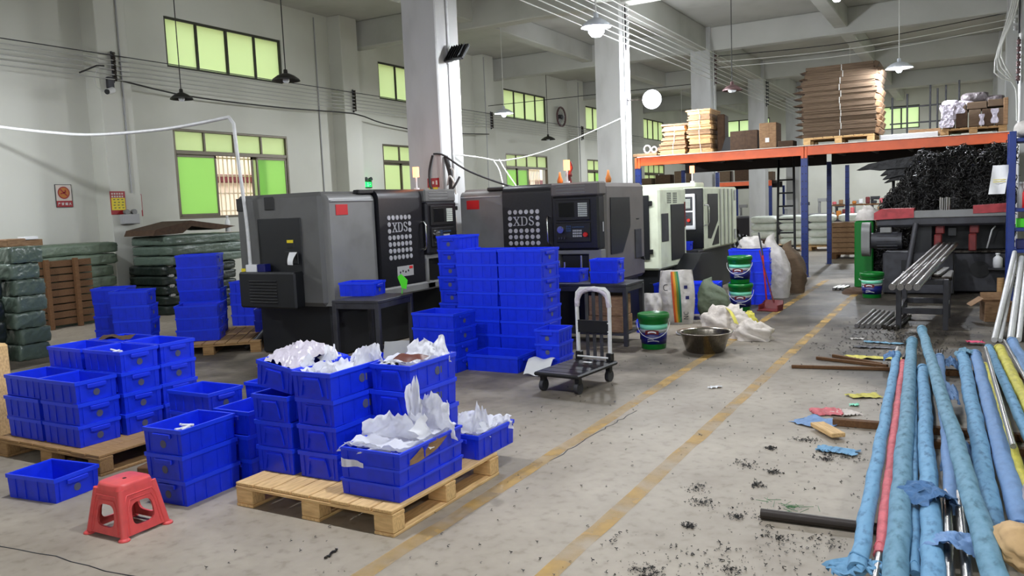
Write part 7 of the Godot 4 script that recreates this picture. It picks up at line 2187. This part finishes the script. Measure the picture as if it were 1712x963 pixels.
	cable("long white cable strung from the nearest column to the second column", [Vector3(-6.48, 2.44, -9.8), Vector3(-6.25, 2.38, -10.4), Vector3(-6.2, 2.36, -10.8), Vector3(-6.3, 2.62, -12.6), Vector3(-6.5, 3.44, -16.4)], 0.012, M.cable_white, "", "cable", 26)
	for i in 2:
		cable("white cable dropping from the strung one to the second machine, %s" % ["left", "right"][i], [Vector3(-6.23 + 0.03 * i, 2.37, -10.5 - 0.15 * i), Vector3(-6.12 + 0.1 * i, 2.2, -10.5), Vector3(-6.03 + 0.24 * i, 1.92, -10.45)], 0.010, M.cable_white, "", "cable", 10)

# ---------------------------------------------------------------- floor marks and litter
func build_litter():
	# oily, trodden dirt by the saw, aisle and bars; elsewhere plain darker patches
	var st = [[-0.5, -12.2, 2.4, 4.4, M.stain, "dark oily dirt on the floor around the saw and its table"], [-2.3, -14.5, 2.2, 5.2, M.floor_tint, "trodden dirt on the aisle floor before the loft"], [-7.8, -5.4, 4.6, 3.0, M.floor_tint, "brownish darker patch on the floor before the wrapped bundles and machine"], [-3.5, -7.6, 1.7, 2.2, M.floor_tint, "darker patch on the floor under the towers and hand truck"], [-0.7, -8.6, 0.9, 1.7, M.floor_tint, "dirt on the floor at the wrapped bars' far ends"]]
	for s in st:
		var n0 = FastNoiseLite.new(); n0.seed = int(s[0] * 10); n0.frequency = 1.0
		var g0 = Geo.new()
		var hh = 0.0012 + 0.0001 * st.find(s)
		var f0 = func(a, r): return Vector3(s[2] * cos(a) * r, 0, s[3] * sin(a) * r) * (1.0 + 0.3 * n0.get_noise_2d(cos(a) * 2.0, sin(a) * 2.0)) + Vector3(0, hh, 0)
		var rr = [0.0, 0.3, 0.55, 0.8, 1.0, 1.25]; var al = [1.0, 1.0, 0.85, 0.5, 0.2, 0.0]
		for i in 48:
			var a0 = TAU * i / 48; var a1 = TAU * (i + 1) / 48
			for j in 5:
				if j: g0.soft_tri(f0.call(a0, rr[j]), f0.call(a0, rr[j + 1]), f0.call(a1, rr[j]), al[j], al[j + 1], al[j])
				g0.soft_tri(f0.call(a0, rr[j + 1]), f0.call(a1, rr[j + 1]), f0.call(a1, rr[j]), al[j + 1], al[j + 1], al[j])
		solo("floor_patch", g0, s[4], s[5], "stain", Vector3(s[0], 0, s[1]))
	for k in 2:
		var g = Geo.new()
		var x0 = [-2.40, -1.63][k]
		var n = FastNoiseLite.new(); n.seed = 61 + k; n.frequency = 1.3
		var N = 90
		for i in N:
			var z0 = 0.5 - 17.0 * i / N; var z1 = 0.5 - 17.0 * (i + 1) / N
			var e = func(z, s): return x0 + s * (0.05 + 0.010 * n.get_noise_1d(z * 4.0 + s * 30.0)) + 0.012 * n.get_noise_1d(z * 0.7)
			g.quad(Vector3(e.call(z0, -1.0), 0.002, z0), Vector3(e.call(z0, 1.0), 0.002, z0), Vector3(e.call(z1, 1.0), 0.002, z1), Vector3(e.call(z1, -1.0), 0.002, z1), Vector3.UP)
		solo("floor_marking", g, M.yellow, ["faded yellow floor line on the left of the aisle", "faded yellow floor line on the right of the aisle"][k], "marking")
	# saw-cut joints in the slab
	for c in [[-6.0, -2.05, -2.9, -2.3, "foreground crack running from the bottom edge"], [-2.36, -4.55, -2.3, -5.9, "short crack across the aisle's left line"]]:
		var pts = []
		var n = FastNoiseLite.new(); n.seed = int(c[0] * 10); n.frequency = 1.0
		for i in 24:
			var t = i / 23.0
			pts.append(Vector3(lerpf(c[0], c[2], t) + 0.03 * n.get_noise_1d(i * 0.9), 0.001, lerpf(c[1], c[3], t) + 0.05 * n.get_noise_1d(i * 0.7 + 40)))
		var g = Geo.new()
		g.tube(pts, 0.004, 4, 0.3)
		solo("floor_crack", g, M.iron, "thin dark crack in the concrete, " + c[4], "crack")
	var chip = Geo.new()
	var pth = []
	for k in 7: pth.append(Vector3(0.007 * cos(k * 1.1), 0.003 * k * 0.6, 0.007 * sin(k * 1.1) + 0.002 * k))
	chip.tube(pth, 0.0022, 3, 0.6)
	var cm = chip.done()
	var cl = []
	for k in 26: cl.append([rng.randf_range(-1.35, -0.45), rng.randf_range(-5.6, -2.9), rng.randf_range(0.015, 0.05), rng.randf_range(0.015, 0.05)])
	for c in [[-0.75, -3.3, 0.30, 0.28], [-0.70, -3.75, 0.16, 0.12], [-0.98, -3.55, 0.12, 0.10], [-0.62, -4.7, 0.26, 0.5], [-0.72, -5.2, 0.22, 0.35], [-0.98, -4.15, 0.13, 0.10], [-1.05, -3.15, 0.18, 0.15], [-0.6, -6.4, 0.3, 0.6], [-1.25, -3.4, 0.2, 0.2]]: cl.append(c)
	multi("metal_chips", cm, M.chip, "small dark metal chips scattered on the floor left of the wrapped bars", "chips", 2600, func(i):
		var c = cl[rng.randi() % cl.size()]
		var p = Vector3(c[0] + rng.randfn() * c[2], 0.004, c[1] + rng.randfn() * c[3])
		return Transform3D(Basis.from_euler(Vector3(rng.randf_range(-0.6, 0.6), rng.randf() * TAU, rng.randf_range(-0.6, 0.6))).scaled(Vector3.ONE * (0.25 + 0.9 * pow(rng.randf(), 2.5))), p))
	multi("metal_crumbs", cm, M.chip, "sparse dark crumbs over the aisle floor", "chips", 420, func(i):
		return Transform3D(Basis.from_euler(Vector3(0, rng.randf() * TAU, 0)).scaled(Vector3.ONE * rng.randf_range(0.4, 1.1)), Vector3(rng.randf_range(-3.2, -0.4), 0.004, rng.randf_range(-9.5, -2.2))))
	multi("bright_chips", cm, M.chip_light, "pale and grey shavings by the bars' far ends and the saw table", "chips", 700, func(i):
		return Transform3D(Basis.from_euler(Vector3(0, rng.randf() * TAU, 0)).scaled(Vector3.ONE * rng.randf_range(0.5, 1.6)), Vector3(-0.7 + rng.randfn() * 0.35, 0.004, -9.9 + rng.randfn() * 0.7)))
	# single bits
	litter("yellow_cloth", "small yellow cloth piece on the floor left of the bars", Vector3(-0.73, 0.012, -6.98), 0.24, 0.14, 0.5, M.wrap_yellow, 3)
	litter("red_cloth", "red rag on the floor left of the bars", Vector3(-0.93, 0.014, -6.36), 0.22, 0.20, 0.2, M.wrap_pink, 5)
	litter("beige_cloth", "beige rag beside the red rag", Vector3(-0.80, 0.012, -6.38), 0.16, 0.16, 0.8, M.sack_clean, 7)
	litter("blue_cloth", "long blue rag under the brown board on the floor", Vector3(-0.95, 0.010, -6.05), 0.30, 0.26, -0.5, M.wrap_violet, 9)
	litter("blue_cloth", "rectangular blue cloth nearest to us on the floor left of the bars", Vector3(-0.72, 0.012, -5.40), 0.24, 0.13, -0.12, M.wrap, 11)
	litter("pink_scrap", "bright pink scrap beyond the bars' far ends", Vector3(0.06, 0.03, -9.75), 0.16, 0.12, 0.1, M.pinkish, 13)
	litter("yellow_strands", "frayed yellow cloth by the wooden sticks", Vector3(-0.83, 0.014, -8.65), 0.5, 0.14, 0.0, M.wrap_yellow, 15)
	litter("teal_cloth", "long teal rag beyond the left bars' far ends", Vector3(-0.80, 0.012, -9.55), 0.4, 0.08, -0.15, M.wrap_teal, 17)
	litter("dark_rag", "dark oily rag beyond the left bars' far ends", Vector3(-0.85, 0.012, -9.25), 0.4, 0.12, 0.1, M.iron, 19)
	litter("teal_scrap", "tiny teal scrap above the red rag", Vector3(-0.77, 0.01, -6.65), 0.07, 0.06, 0.1, M.mint, 21)
	litter("pale_scrap", "small pale card scrap left of the teal rag", Vector3(-1.10, 0.01, -9.75), 0.14, 0.06, 0.2, M.sack, 23)
	litter("white_scrap", "small white scrap on the aisle floor", Vector3(-1.93, 0.01, -6.9), 0.12, 0.05, 0.7, M.white, 25)
	solo("brown_board", box_geo(Vector3(0.30, 0.03, 0.10), 0.004), M.wood, "short pale board lying on the blue rag", "board", Vector3(-0.84, 0.035, -5.78), -0.95)
	var strands = Geo.new()
	for i in 26:
		var a = rng.randf() * TAU
		var p = Vector3(rng.randfn() * 0.06, 0.006 + rng.randf() * 0.015, rng.randfn() * 0.03)
		strands.cyl(p, p + Vector3(0.07 * cos(a), rng.randf_range(-0.003, 0.008), 0.07 * sin(a)), 0.0016, 0.0012, 4)
	var s = solo("green_strands", strands, M.green_lid, "tangle of green strands beside the dark round pole", "strands", Vector3(-0.83, 0, -4.28))
	s.set_meta("kind", "stuff")
	var chain = Geo.new()
	for i in 6:
		chain.cyl(Vector3(0.006 * sin(i * 2.0), 0.006, 0.018 * i), Vector3(0.006 * sin(i * 2.0 + 2.0), 0.009, 0.018 * i + 0.016), 0.007, 0.005, 6)
	solo("swarf_curl", chain, M.chip, "dark twisted swarf curl on the floor before the pale pallet", "swarf", Vector3(-2.70, 0, -2.88), 0.2)

func litter(called, label, at, w, d, turn, m, seed_):
	var n = FastNoiseLite.new(); n.seed = seed_; n.frequency = 1.0
	var g = Geo.new()
	g.grid(12, 8, func(u, v):
		var k = 1.0 + 0.35 * n.get_noise_2d(u * 3, v * 3 + 11)
		return Vector3((u - 0.5) * w * k, 0.016 * n.get_noise_2d(u * 5, v * 5) + 0.010 * n.get_noise_2d(u * 12, v * 12), (v - 0.5) * d * k))
	return solo(called, g, m, label, "scrap", at, turn)
